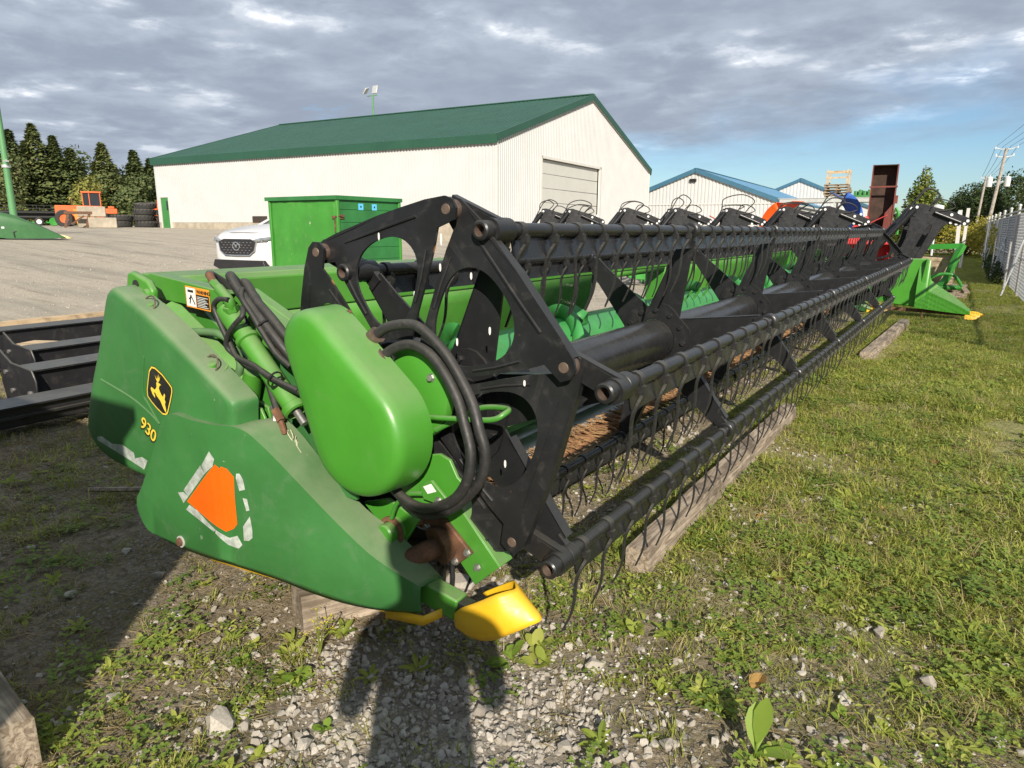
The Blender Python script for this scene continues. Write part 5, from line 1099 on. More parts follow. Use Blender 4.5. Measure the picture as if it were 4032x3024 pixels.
for i in range(6):
    q = MB(); q.b(-.45, -.43, -.6, .6, .0+.115*i, .105+.115*i); obj('plank', q, M['wood'], cb)
    q = MB(); q.b(.43, .45, -.6, .6, .0+.115*i, .105+.115*i); obj('plank', q, M['wood'], cb)
    q = MB(); q.b(-.43, .43, -.6, -.58, .0+.115*i, .105+.115*i); obj('plank', q, M['woodx'], cb)
gf = thing('green_boom_frame', 'green loader boom resting on the pallets behind the last black loader', 'loader boom', (-.62, 16.3, gz(-.6, 16.3)+.145), R(8))
q = MB(); q.tube(spline([(.42, 0, .92), (.30, 0, .55), (.22, 0, .25), (.10, 0, .06)], 5), .07, 4); obj('boom', q, M['jdg'], gf)
q = MB(); q.bar((.44, 0, .90), (-.30, .2, .86), .08, .10); q.bar((-.3, .2, .9), (-.34, .2, .1), .07, .08, up=(0, 1, 0)); q.c((-.4, .0, .08), (.5, .0, .08), .05, None, 10); obj('crossbar', q, M['jdg'], gf)
q = MB(); q.tube(spline([(-.2, -.2, .1), (.0, -.22, .32), (.3, -.22, .34), (.48, -.2, .12)], 5), .03, 8); obj('arm', q, M['jdg'], gf)
# white boards leaning behind, on the fence side
for i, (x, z, w_) in enumerate(((-.52, 2.02, .12), (-.36, 2.08, .10))):
    q = MB(); q.b(-w_/2, w_/2, -.02, .02, 0, z); o_ = obj('white_board', q, M['trimw']); o_.location = (x, 29.5, 0); o_.rotation_euler = (R(3), R(2*(i-1)), 0); tag(o_, 'white upright board standing behind the last loader', 'board', 'white boards behind the loaders')
q = MB(); q.lathe([(0, 0), (.16, 0), (.16, .42), (0, .46)], (0, 0, 1.6), n=14); q.c((0, 0, 0), (0, 0, 1.6), .03, None, 8); o_ = obj('white_meter', q, M['insul']); o_.location = (-1.05, 24.0, 0); tag(o_, 'white cylindrical meter box on a thin post beside the upright boards', 'meter box')
# ================================================================== snow blowers
def blower(label, loc, rz, mat, chute_h, sc_=1.):
    t = thing('snow_blower', label, 'snow blower', (*loc, gz(*loc)), rz)
    q = MB(); q.ext([(-.9, .05), (-.9, .95), (-.75, 1.05), (.75, 1.05), (.9, .95), (.9, .05)], -.02, .02); q.b(-.9, .9, 0, .55, .95, 1.03); q.b(-.92, -.88, -.02, .6, .05, 1.0); q.b(.88, .92, -.02, .6, .05, 1.0); obj('housing', q, mat, t, bevel=.02)
    q = MB(); q.c((-.86, .35, .45), (.86, .35, .45), .08, None, 12)
    rows = [[(-.85+1.7*i/40, .35+r*math.cos(i*.9), .45+r*math.sin(i*.9)) for r in (.08, .34)] for i in range(41)]; q.grid(rows); obj('auger', q, mat, t, solid=.01)
    q = MB(); q.lathe([(.20, 1.0), (.20, chute_h-.45)], (0, -.05, 0), n=14); obj('chute_pipe', q, mat, t, solid=.01)
    rows = []
    for i in range(9):
        a = i/8*1.15; zc = chute_h-.45+.62*math.sin(a); xc = -.55*(1-math.cos(a)); w_ = .21+.03*i/8; d = .20-.04*i/8
        tx, tz = -math.sin(a), math.cos(a); nx, nz = math.cos(a), math.sin(a)
        rows.append([(xc-d*nx, -.05-w_, zc-d*nz), (xc+d*nx, -.05-w_, zc+d*nz), (xc+d*nx, -.05+w_, zc+d*nz), (xc-d*nx, -.05+w_, zc-d*nz)])
    q = MB(); q.grid(rows); obj('chute', q, mat, t, solid=.012, smooth=60)
    q = MB(); a = .95; q.b(-.24, .24, -.30, .20, -.008, .008, Matrix.Translation((-.50, 0, chute_h+.17)) @ Matrix.Rotation(R(28), 4, 'Y')); obj('deflector', q, mat, t)
    q = MB(); q.c((.2, -.12, chute_h-.6), (-.25, -.12, chute_h-.02), .025, None, 8); obj('deflector_cylinder', q, M['ldr'], t); return t
M['orange'] = paint('orange_paint', (.80, .12, .012), .4, .1, 4, dirt_amt=.15)
M['bluep'] = paint('blue_paint', (.035, .115, .42), .4, .1, 4, dirt_amt=.15)
M['redp'] = paint('red_paint', (.50, .035, .035), .42, .12, 4, dirt_amt=.2)
blower('orange snow blower with an angular chute behind the loaders', (-4.45, 18.6), R(160), M['orange'], 1.72)
blower('blue snow blower with a tall chute above the loaders', (-3.05, 22.6), R(15), M['bluep'], 2.10)
blower('red snow blower with a curved chute in front of the blue one', (-2.72, 20.6), R(190), M['redp'], 1.42)
blower('faded red snow blower half hidden behind the black loaders', (-5.6, 19.6), R(20), M['redp'], 1.40)
# ================================================================== rusty red elevator trough
M['redrust'] = paint('red_rusty', (.17, .040, .028), .6, .3, 5, dirt=(.16, .06, .03), dirt_amt=.6, rust=.4, rust_scale=4, rust_col=(.10, .045, .025))
M['trough_inner'] = paint('trough_inner_dark', (.055, .030, .020), .85, .5, 4, dirt=(.12, .05, .025), dirt_amt=.6, rust=.2)  # trough's inside: darker than the red walls, some rust patches
ev = thing('elevator_trough', 'tall rusty red elevator trough standing upright, open side dark', 'grain elevator', (-2.2, 20.95, 0), R(4))
ev_h = 2.98
q = MB()
q.b(-.30, -.275, -.12, .24, 0, ev_h); q.b(.275, .30, -.12, .24, .0, ev_h); obj('side_wall', q, M['redrust'], ev)
q = MB(); q.b(-.275, .275, .21, .235, 0, ev_h); obj('trough_back', q, M['trough_inner'], ev)
q = MB(); q.b(-.275, .275, -.11, .21, ev_h-.025, ev_h-.004); obj('end_cap', q, M['trough_inner'], ev)
q = MB(); q.bar((-.33, -.13, 2.42), (.33, -.13, 2.42), .03, .04); q.b(.30, .36, -.05, .1, 2.0, 2.2); obj('stiffener', q, M['redrust'], ev)
q = MB(); q.ext([(.10, 1.75), (.275, 2.0), (.275, .1), (.05, .1)], -.10, -.08); obj('torn_flap', q, M['redrust'], ev)
q = MB(); q.b(-.5, .6, -.3, .4, 0, .55); q.bar((.3, -.3, .5), (.9, -.9, .06), .08, .08); q.bar((-.3, -.3, .5), (-.9, -.9, .06), .08, .08); obj('base_frame', q, M['redrust'], ev, bevel=.02)
q = MB(); q.tube(spline([(.34, .1, 1.9), (.42, .1, 1.7), (.44, .1, 1.2)], 4), .04, 6); o_ = obj('green_spout', q, M['jdg'], ev)
# ================================================================== green steel box
M['boxg'] = paint('box_green', (.050, .25, .030), .42, .18, 1.6, dirt=(.32, .36, .22), dirt_amt=.22, rust=.0, bmp=.25, chips=((.35, .40, .28), 9, .74))
M['boxg2'] = paint('box_green_side_shade_lid', (.030, .175, .045), .5, .25, 2, dirt=(.02, .08, .03), dirt_amt=.4, bmp=.3)  # darker green: side's weaker light put into the colour; also lid, rear
bx0, bx1, by0, by1, bz, bt_ = -10.12, -8.48, 7.77, 9.19, .0, 1.80
bxo = thing('storage_box', 'tall green painted storage box with a dark lid and two blue tags', 'storage box', (bx0, by0, 0), 0, world=True); ORG[bxo.name] = (bx0, by0, 0)
def bp(name, mb, m, parent=None, **k): return obj(name, mb, M[m], parent or bxo, **k)
q = MB()
nx, nz = 22, 20
q.grid([[(bx0+(bx1-bx0)*i/nx, by0+.012*noise.noise((i*.55, j*.55, 1))*(0 < i < nx), bz+bt_*j/nz) for i in range(nx+1)] for j in range(nz+1)])
bp('front_panel', q, 'boxg', solid=.006)
n_ = 9
for i in range(n_):
    z0 = bt_*i/n_; q = MB(); q.b(bx1-.02, bx1+rnd.uniform(0, .004), by0+.02, by1-.02, z0+.003, z0+bt_/n_-.003); bp('side_board', q, 'boxg2')
q = MB(); q.b(bx0, bx0+.02, by0+.01, by1, 0, bt_); q.b(bx0+.02, bx1-.02, by1-.02, by1, 0, bt_); bp('rear_panel', q, 'boxg2')
for x_, y_ in ((bx1, by0), (bx0, by0), (bx1, by1)): q = MB(); q.bar((x_, y_, 0), (x_, y_, bt_), .05, .05, up=(0, 1, 0)); bp('corner_post', q, 'boxg', bevel=.006)
q = MB(); q.b(bx0-.08, bx1+.04, by0-.05, by1+.05, bt_, bt_+.012); q.b(bx0-.08, bx1+.04, by0-.05, by0-.03, bt_-.05, bt_); q.b(bx1+.02, bx1+.04, by0-.03, by1+.05, bt_-.05, bt_); bp('lid', q, paint('lid_dark', (.055, .10, .055), .5, .3, 3, dirt=(.2, .22, .15), dirt_amt=.5) and 'boxg2')
q = MB(); q.b(bx1-.10, bx1-.02, by0-.035, by0-.01, 1.46, 1.50); q.b(bx1-.05, bx1-.02, by0-.03, by0-.005, 1.25, 1.5); q.b(bx1+.005, bx1+.02, by0-.02, by0+.12, 1.45, 1.52); q.tube([(bx1+.03, by0+.1, 1.48), (bx1+.035, by0+.02, 1.50), (bx1, by0-.04, 1.48)], .01, 6); bp('hasp', q, 'rusty')
q = MB(); q.b(bx1-.0, bx1+.02, by1-.1, by1+.03, 1.40, 1.46); bp('hinge', q, 'rusty')
M['blue_tag'] = paint('blue_tag', (.12, .52, .86), .6, .05, 9, dirt_amt=.05)
for y_ in (8.22, 8.53):
    q = MB(); q.b(bx1+.005, bx1+.008, y_, y_+.11, 1.60, 1.70); tg = bp('blue_tag', q, 'blue_tag')
    q = MB(); q.b(bx1+.0085, bx1+.009, y_+.04, y_+.07, 1.635, 1.665); bp('tag_number', q, 'decal_k', tg)
# ================================================================== white SUV
M['carw'] = paint('car_white', (.60, .60, .59), .22, .03, 2, dirt=(.6, .57, .5), dirt_amt=.1, bmp=0, spec=.6)
M['carblk'] = paint('car_black_trim', (.02, .02, .022), .45, .15, 4, dirt_amt=.15)
M['lens'] = paint('lamp_lens', (.35, .37, .38), .06, .2, 8, dirt_amt=.05, metal=.4, bmp=0)
M['chrome'] = paint('chrome', (.62, .63, .65), .15, .05, 8, dirt_amt=.05, metal=.9, bmp=0)
M['tyre'] = paint('tyre_rubber', (.028, .027, .026), .8, .2, 6, dirt=(.14, .12, .09), dirt_amt=.4, dust=.2)
def car(label, loc, rz):
    t = thing('parked_suv', label, 'car', (*loc, ground_h(*loc)), rz)
    # local: front towards -y, x across
    st = [(-2.31, .42, .34, .80, .93), (-2.285, .62, .31, .83, .96), (-2.23, .76, .28, .89, 1.0), (-2.12, .87, .27, .98, 1.06), (-1.95, .92, .26, 1.05, 1.13), (-1.6, .94, .26, 1.10, 1.20), (-1.05, .94, .26, 1.14, 1.27), (-.3, .94, .26, 1.14, 1.24), (.8, .92, .26, 1.12, 1.22), (1.7, .91, .28, 1.14, 1.22), (2.10, .88, .34, 1.14, 1.18), (2.27, .80, .42, 1.05, 1.10)]
    rows = []
    for y, w_, z0, zs, zt in st:
        rows.append([(-w_*.86, y, z0), (-w_*.98, y, z0+.15), (-w_, y, (z0+zs)/2), (-w_*.985, y, zs), (-w_*.80, y, zt), (0, y, zt+.03), (w_*.80, y, zt), (w_*.985, y, zs), (w_, y, (z0+zs)/2), (w_*.98, y, z0+.15), (w_*.86, y, z0)])
    q = MB(); q.grid(densify(rows, 3)); n_ = len(rows[0]); q.f.append(tuple(range(n_))); k = len(q.v)-n_; q.f.append(tuple(range(k, k+n_))); obj('body', q, M['carw'], t, smooth=50)
    cb_ = [(-1.05, .80, 1.20, 1.20), (-.85, .78, 1.20, 1.28), (-.15, .70, 1.20, 1.60), (.3, .68, 1.20, 1.67), (1.2, .67, 1.2, 1.66), (1.75, .66, 1.2, 1.56), (2.10, .74, 1.18, 1.20)]
    rows = [[(-w_*1.12, y, z0), (-w_, y, z1-.03), (-w_*.7, y, z1), (0, y, z1+.02), (w_*.7, y, z1), (w_, y, z1-.03), (w_*1.12, y, z0)] for y, w_, z0, z1 in cb_]
    q = MB(); q.grid(densify(rows, 3)); obj('greenhouse', q, M['glass'], t, smooth=40)
    q = MB(); q.grid([[(x*1.01, y, z+.006) for x, y, z in (r[2], r[3], r[4])] for r in densify(rows, 3)[8:]]); obj('roof', q, M['carw'], t, smooth=60, solid=.01)
    for s in (-1, 1):
        q = MB(); q.tube([(s*.84, -1.0, 1.19), (s*.70, -.15, 1.60), (s*.67, .5, 1.665)], .035, 6); obj('pillar', q, M['carw'], t)
        q = MB(); q.b(s*.98-.07, s*.98+.07, -.72, -.55, 1.12, 1.26); obj('wing_mirror', q, M['carw'], t, bevel=.03)
        q = MB(); q.add([(s*.46, -2.315, .925), (s*.64, -2.29, .975), (s*.85, -2.17, 1.005), (s*.89, -2.12, .96), (s*.80, -2.235, .905), (s*.58, -2.315, .89)], [(0, 1, 2, 3, 4, 5)]); hl = obj('headlight', q, M['lens'], t, solid=.03)
        q = MB(); q.lathe([(0, -.02), (.035, -.01), (.045, .01)], (s*.70, -2.285, .935), (0, 1, 0), 12); obj('lamp_lens', q, M['chrome'], hl)
        for y in (-1.42, 1.30):
            q = MB(); q.lathe([(.22, -.11), (.33, -.11), (.355, -.08), (.355, .08), (.33, .11), (.22, .11)], (s*.82, y, .355), (1, 0, 0), 32, close=True); wl_ = obj('wheel', q, M['tyre'], t)
            q = MB(); q.lathe([(0, .02*s), (.06, .06*s), (.08, .06*s), (.20, .08*s), (.225, .10*s)], (s*.82, y, .355), (1, 0, 0), 20)
            for j in range(5):
                a = j*2*math.pi/5; q.bar((s*.90, y+.05*math.cos(a), .355+.05*math.sin(a)), (s*.91, y+.21*math.cos(a), .355+.21*math.sin(a)), .05, .03, up=(1, 0, 0))
            obj('rim', q, M['carblk'], wl_)
            q = MB(); q.lathe([(.365, 0), (.425, 0), (.425, .02*s), (.365, .02*s)], (s*.915, y, .37), (1, 0, 0), 32, close=True); obj('wheel_arch', q, M['carblk'], t)
    gp = [(-.56, .90), (-.40, .955), (.40, .955), (.56, .90), (.50, .70), (.36, .62), (-.36, .62), (-.50, .70)]
    q = MB(); q.ext(gp, -2.335, -2.22); gr = obj('grille', q, M['carblk'], t, bevel=.01)
    q = MB()
    for i in range(9):
        for j in range(5):
            x = -.44+.11*i+(.055 if j % 2 else 0); z = .66+.055*j
            if abs(x) < .47-.12*(z < .69): q.bar((x-.022, -2.338, z), (x+.022, -2.338, z), .012, .010)
    obj('grille_mesh', q, M['chrome'], gr)
    q = MB(); q.tube([(-.58, -2.31, .92), (-.52, -2.33, .70), (-.37, -2.34, .605), (0, -2.345, .60), (.37, -2.34, .605), (.52, -2.33, .70), (.58, -2.31, .92)], .016, 6); obj('grille_surround', q, M['chrome'], gr)
    q = MB(); q.tube([(.105*math.cos(i*math.pi/10), -2.35, .80+.085*math.sin(i*math.pi/10)) for i in range(20)], .012, 6, closed=True); q.tube(spline([(-.10, -2.35, .825), (-.045, -2.35, .85), (0, -2.35, .775), (.045, -2.35, .85), (.10, -2.35, .825)], 5), .011, 6); obj('car_emblem', q, M['chrome'], gr)
    q = MB(); q.ext([(-.80, .36), (-.74, .50), (.74, .50), (.80, .36), (.60, .28), (-.60, .28)], -2.325, -2.18); obj('lower_grille', q, M['carblk'], t, bevel=.01)
    q = MB()
    for i in range(6): q.bar((-.5+.2*i, -2.305, .33), (-.5+.2*i, -2.305, .47), .02, .015, up=(0, 1, 0))
    obj('lower_grille_bars', q, M['carblk'], t)
    q = MB(); q.tube(spline([(-.78, -1.98, 1.075), (-.4, -2.10, 1.085), (0, -2.13, 1.09), (.4, -2.10, 1.085), (.78, -1.98, 1.075)], 4), .006, 4); obj('bonnet_gap', q, M['carblk'], t)
    return t
car('white SUV facing the header, parked behind the green storage box', (-13.82, 11.75), R(7)).location.z += -.03
# ================================================================== left: black header-cart steelwork lying behind the shield
M['rackk'] = paint('rack_black', (.020, .020, .022), .4, .25, 3, dirt=(.16, .12, .08), dirt_amt=.3, dust=.2)
def beam(label, p0, p1, w_, h_, group=None, cap=None, name='steel_beam'):
    p0 = Vector(p0); p1 = Vector(p1); c = (p0+p1)/2; d = p1-p0; L_ = d.length
    t = thing(name, label, 'steel beam', (c.x, c.y, c.z), math.atan2(-d.x, d.y), group)
    q = MB(); q.b(-w_/2, w_/2, -L_/2, L_/2, 0, h_); obj('web', q, M['rackk'], t, bevel=.01)
    q = MB(); q.b(-w_/2-.035, w_/2+.035, -L_/2, L_/2, h_, h_+.012); q.b(-w_/2-.02, w_/2+.03, -L_/2, L_/2, .06, .075); obj('flange', q, M['rackk'], t)
    if cap:
        q = MB(); q.ext([(-w_/2-.10, -.04), (w_/2+.07, -.04), (w_/2+.09, h_*.75), (w_/2+.05, h_+.02), (-w_/2+.02, h_+.05), (-w_/2-.13, h_+.14), (-w_/2-.15, h_*.6)], -L_/2-.018, -L_/2); ep = obj('end_plate', q, M['rackk'], t, bevel=.008)
        for x, z in ((-w_/2-.06, h_*.9), (w_/2, h_*.4), (-w_/2, .1)): q = MB(); q.c((x, -L_/2-.03, z), (x, -L_/2-.012, z), .018, None, 6); obj('bolt', q, M['steel'], ep)
    return t
beam('black steel beam with a ribbed face nearest the green shield', (-5.05, 1.2, .06), (-5.25, 4.6, .06), .22, .13)
beam('black steel beam with a bolted end plate, nearer of two', (-5.70, 2.10, .03), (-5.95, 5.4, .03), .24, .26, cap=True)
beam('black steel beam with a bolted end plate, farther of two', (-6.65, 2.48, .03), (-6.9, 5.9, .03), .24, .26, cap=True)
beam('long thick black beam on the ground beside the pale planks', (-7.85, .6, .06), (-7.95, 6.6, .06), .26, .26)
beam('low black beam lying between the end-plated beams and the long one', (-7.0, .2, .0), (-7.2, 2.9, .0), .16, .16)
for i, (x, y) in enumerate(((-5.32, 2.7), (-6.25, 3.0))):
    q = MB(); q.b(-.11, .11, -1.4, 1.4, 0, .22); o_ = obj('steel_tube', q, M['rackk'], bevel=.012); o_.location = (x, y+1.5, gz(x, y)+.01); o_.rotation_euler = (0, 0, R(4)); tag(o_, 'square black tube with a rust-red open end beside the end-plated beams', 'steel tube', 'square tubes between the beams')
    q = MB(); q.b(-.10, .10, -1.404, -1.4, .01, .21); e_ = obj('rusty_end', q, M['rusty'], o_)
timber('wood_block', 'pale timber offcut lying across the black beams', (-7.35, 2.75, .12), (-6.75, 3.05, .12), .30, .13, 'woodnew', seed=31)
timber('pale_plank', 'long pale plank on edge beside the long black beam', (-8.35, 2.55, .16), (-8.55, 6.4, .16), .09, .18, 'woodnew', 'pale planks by the beams', 'plank', .003, 32, .004)
timber('pale_plank', 'shorter pale plank lying behind the long plank', (-8.75, 3.2, .1), (-8.9, 6.6, .1), .12, .20, 'woodnew', None, 'plank', .003, 33, .004)
# stick lying in the shaded soil
q = MB(); q.tube([(-3.55, 1.52, .03), (-3.2, 1.72, .045), (-2.95, 1.92, .03)], [.012, .016, .010], 6); o_ = obj('dry_stick', q, M['wood']); tag(o_, 'bare dry stick lying on the shaded soil behind the shield', 'stick')
# ================================================================== corn head and green pole on the yard
M['snout'] = paint('snout_green', (.026, .125, .032), .45, .15, 3, dirt_amt=.2, dust=.1)
def corn():
    zb = ground_h(-28, 11)-.02
    t = thing('corn_head', 'green corn head snout with yellow tip lying on the gravel yard', 'corn head', (-28.45, 10.4, zb), R(64))
    # local x runs to the tip (right in the picture)
    out_ = [(-3.2, .30), (-3.2, 1.02), (-1.6, 1.10), (-.10, .98), (.50, .86), (1.25, .52), (1.75, .24), (2.0, .10), (1.7, .06), (.4, .06), (-.2, .12), (-1.2, .30)]
    # crossbody as loft: ridge rounded
    q = MB(); rows = []
    for f_, y in ((.90, -.26), (1.0, -.20), (1.03, 0), (1.0, .20), (.90, .26)):
        rows.append([(x, y, .06+(z-.06)*f_) for x, z in out_])
    q.grid(rows, closed=True); n_ = len(out_); q.f += [tuple(range(n_)), tuple(range(4*n_, 5*n_))]; obj('snout', q, M['snout'], t, smooth=40)
    q = MB(); q.ext(chaikin([(-1.6, .28), (-1.5, .62), (-.45, .60), (-.15, .40), (-.28, .20), (-1.0, .16)], 2), -.30, -.255); obj('side_recess', q, M['doorg'], t, bevel=.015)
    q = MB(); q.lathe([(0, -.31), (.16, -.31), (.17, -.30), (.17, -.29)], (-.85, 0, .40), (0, 1, 0), 24); obj('round_badge', q, M['poly'], t)
    q = MB(); q.ext(chaikin([(-.86, .78), (-.66, .80), (-.60, .88), (-.70, .96), (-.86, .95), (-.92, .87)], 1), -.272, -.262); e_ = obj('emblem', q, M['decal_y'], t)
    q = MB(); q.ext(chaikin([(-.84, .80), (-.68, .82), (-.63, .88), (-.71, .94), (-.84, .93), (-.89, .87)], 1), -.276, -.271); obj('emblem_field', q, M['decal_k'], e_)
    q = MB(); q.tube(spline([(-.82, -.279, .89), (-.76, -.279, .87), (-.70, -.279, .89)], 3), .014, 4); q.tube([(-.76, -.279, .87), (-.74, -.279, .84)], .012, 4); obj('leaping_deer', q, M['decal_y'], e_)
    q = MB(); q.grid([[(x, -w_, .05), (x, 0, h_), (x, w_, .05)] for x, w_, h_ in ((1.85, .10, .19), (2.05, .08, .13), (2.22, .01, .06))]); obj('snout_tip', q, paint('pale_yellow', (.75, .62, .28), .5, .1, 6), t, solid=.01)
    q = MB(); q.b(-2.6, .2, -.18, .2, .02, .20); obj('gathering_frame', q, M['decal_k'], t)
    q = MB(); q.tube([(.52, -.27, .10), (.50, -.28, .28), (.58, -.27, .32)], .02, 6); obj('handle', q, M['decal_k'], t)
    q = MB(); q.b(.18, .26, -.275, -.26, .40, .46); obj('catch', q, M['pin'], t)
corn()
gp_ = thing('green_light_pole', 'tall green steel pole standing behind the corn head', 'light pole', (-31.7, 12.25, ground_h(-31.7, 12.2)))
q = MB(); q.c((0, 0, 0), (0, 0, 5.4), .135, .085, 14); obj('pole', q, M['mastg'], gp_)
q = MB(); q.c((0, 0, 2.55), (0, 0, 2.66), .15, None, 14); q.bar((0, 0, 2.78), (.34, -.1, 2.80), .05, .05); q.b(.26, .42, -.18, -.04, 2.74, 2.80); obj('bracket', q, M['galv'], gp_)
# ================================================================== far machinery
zf = lambda x, y: ground_h(x, y)
def far_header():
    x, y = -57.0, 24.2
    t = thing('header_on_cart', 'long black header riding on a low cart with white wheels', 'combine header', (x, y, zf(x, y)), R(66))
    # local x along its length (picture right), faces -y
    for z, r_ in ((.95, .10), (.62, .12)): q = MB(); q.c((-4.4, 0, z), (2.3, 0, z), r_, None, 12); obj('tube', q, M['decal_k'], t)
    q = MB(); q.b(-4.4, 2.3, .2, .35, .45, 1.1); obj('back_panel', q, M['decal_k'], t)
    q = MB(); q.bar((-4.4, 0, 1.28), (2.2, 0, 1.22), .06, .06); q.bar((-4.4, .2, 1.5), (2.2, .2, 1.44), .05, .05); obj('reel_bar', q, M['decal_k'], t)
    for i in range(8): q = MB(); q.bar((-4.2+.9*i, .1, .9), (-4.2+.9*i, .1, 1.5), .06, .04, up=(0, 1, 0)); obj('reel_arm', q, M['decal_k'], t)
    q = MB(); q.bar((-4.4, 0, .25), (2.4, 0, .25), .12, .10); obj('cart_rail', q, M['jdg'], t)
    for xx, c_ in ((-1.9, 0), (-.55, 1), (.35, 0), (1.45, 1), (-2.8, 0)):
        q = MB(); q.lathe([(.10, -.08), (.26, -.10), (.30, -.05), (.30, .05), (.26, .10), (.10, .08)], (xx, -.35, .30), (0, 1, 0), 20, close=True); w_ = obj('wheel', q, M['tyre'] if c_ else M['jdg'], t)
        q = MB(); q.lathe([(0, -.09), (.16, -.10), (.18, -.06)], (xx, -.35, .30), (0, 1, 0), 16); obj('hub', q, M['decal_w'] if c_ else M['jdg'], w_)
far_header()
def tractor():
    x, y = -52.6, 24.4
    t = thing('orange_tractor', 'old orange articulated tractor with a boxy cab by the tyre stacks', 'tractor', (x, y, zf(x, y)), R(62)); t.scale = (.80, .85, .88)
    mo = paint('tractor_orange', (.62, .13, .028), .5, .15, 2, dirt=(.35, .1, .04), dirt_amt=.35)
    q = MB(); q.b(-1.75, .35, -.5, .5, .75, 1.62); q.b(-1.78, -1.70, -.42, .42, .8, 1.55); obj('bonnet', q, mo, t, bevel=.05)
    q = MB(); q.b(-1.80, -1.74, -.4, .4, .72, 1.5); obj('grille', q, M['decal_k'], t)
    q = MB(); q.b(-1.35, -1.0, -.512, -.50, 1.0, 1.2); obj('white_decal', q, M['decal_w'], t)
    q = MB(); q.ext([(.30, 1.62), (1.85, 1.60), (1.80, .95), (.85, .86), (.35, 1.05)], -.62, .62); obj('cab_base', q, mo, t, bevel=.03)
    q = MB(); q.b(.38, 1.70, -.56, .56, 1.6, 2.55); obj('cab_glass', q, M['glass'], t)
    for xx in (.38, .88, 1.70):
        for yy in (-.58, .58): q = MB(); q.bar((xx, yy, 1.6), (xx, yy, 2.62), .07, .07, up=(0, 1, 0)); obj('cab_pillar', q, mo, t)
    q = MB(); q.b(.28, 1.82, -.66, .66, 2.58, 2.72); obj('cab_roof', q, mo, t, bevel=.03)
    q = MB(); q.c((-.45, -.2, 1.6), (-.45, -.2, 2.2), .05, None, 8); obj('exhaust', q, M['rusty'], t)
    q = MB(); q.b(-1.5, 1.9, -.35, .35, .45, .8); q.b(1.1, 1.7, -.7, .7, .35, 1.0); obj('chassis', q, mo, t)
    for xx in (-1.15, 1.55):
        for yy in (-.75, .75):
            q = MB(); q.lathe([(.35, -.2), (.62, -.2), (.68, -.12), (.68, .12), (.62, .2), (.35, .2)], (xx, yy, .60), (0, 1, 0), 22, close=True); w_ = obj('wheel', q, M['tyre'], t)
            q = MB(); q.lathe([(0, -.12), (.34, -.14), (.36, .14), (0, .12)], (xx, yy, .60), (0, 1, 0), 16); obj('rim', q, mo, w_)
    q = MB(); q.b(1.85, 2.9, -.4, .4, 1.0, 1.42); q.b(2.2, 2.7, -.2, .2, 1.42, 1.6); obj('rear_frame', q, mo, t, bevel=.04)
tractor()
oi = thing('orange_implement', 'low orange and yellow implement behind the tyre stacks', 'implement', (-50.6, 29.4, zf(-50.6, 29.4)), R(60))
q = MB(); q.b(-.9, 1.3, -.4, .4, 1.15, 1.55); obj('deck', q, M['orange'], oi, bevel=.05)
q = MB(); q.b(-.2, .9, -.45, .3, 1.55, 1.68); obj('yellow_cover', q, M['yellow'], oi, bevel=.04)
q = MB(); q.b(-.8, 1.2, -.3, .3, 0, 1.15); obj('frame', q, M['orange'], oi)
q = MB(); q.c((-.35, -.3, 1.5), (-.35, -.3, 1.95), .09, None, 8); obj('cylinder', q, M['redp'], oi)
# tyres: stacked on their sides in columns
def tyre_mesh(r, h):
    q = MB(); q.lathe([(r*.52, -h/2), (r*.85, -h/2*1.02), (r*.97, -h*.40), (r, -h*.3), (r, h*.3), (r*.97, h*.40), (r*.85, h/2*1.02), (r*.52, h/2)], (0, 0, h/2), (0, 0, 1), 26, close=True)
    for i in range(18):
        for s in (-1, 1):
            a = 2*math.pi*(i+(.5 if s > 0 else 0))/18; a1 = a+.16
            q.bar((r*math.cos(a), r*math.sin(a), h/2+s*.02), (r*.99*math.cos(a1), r*.99*math.sin(a1), h/2+s*h*.46), .035, .05, up=(math.cos(a), math.sin(a), 0))
    return q
tme = newmesh('tyre', tyre_mesh(.68, .40), M['tyre']); tg_ = 'stacked tractor tyres'
for cx, cy, n, wh_ in ((-48.4, 25.0, 2, 'the short stack beside the concrete blocks'), (-47.9, 26.35, 3, 'the stack in the middle'), (-47.2, 27.6, 3, 'the stack against the warehouse corner'), (-49.4, 27.3, 3, 'the stack behind the others')):
    for i in range(n):
        o_ = bpy.data.objects.new('tyre', tme); COL.objects.link(o_); o_.location = (cx+rnd.uniform(-.06, .06), cy+rnd.uniform(-.06, .06), zf(cx, cy)+.002+.41*i); o_.rotation_euler = (0, 0, rnd.uniform(0, 6)); tag(o_, 'black tractor tyre, %s of %s' % (['bottom', 'second', 'third', 'top'][i if i < n-1 else 3], wh_), 'tyre', tg_)
o_ = bpy.data.objects.new('tyre', tme); COL.objects.link(o_); o_.location = (-48.0, 26.6, zf(-48, 26.6)+1.25); o_.rotation_euler = (R(6), R(4), 0); tag(o_, 'loose tractor tyre tilted on top of the tyre stacks', 'tyre')
q = MB(); q.bar((-.1, 0, 0), (.1, 0, 1.9), .5, .12, up=(0, 1, 0)); q.bar((0, 0, .2), (-.6, 0, .9), .1, .06, up=(0, 1, 0)); o_ = obj('green_implement', q, M['jdg']); o_.location = (-46.4, 28.0, zf(-46.4, 28)); tag(o_, 'upright green implement blade against the warehouse corner', 'implement')
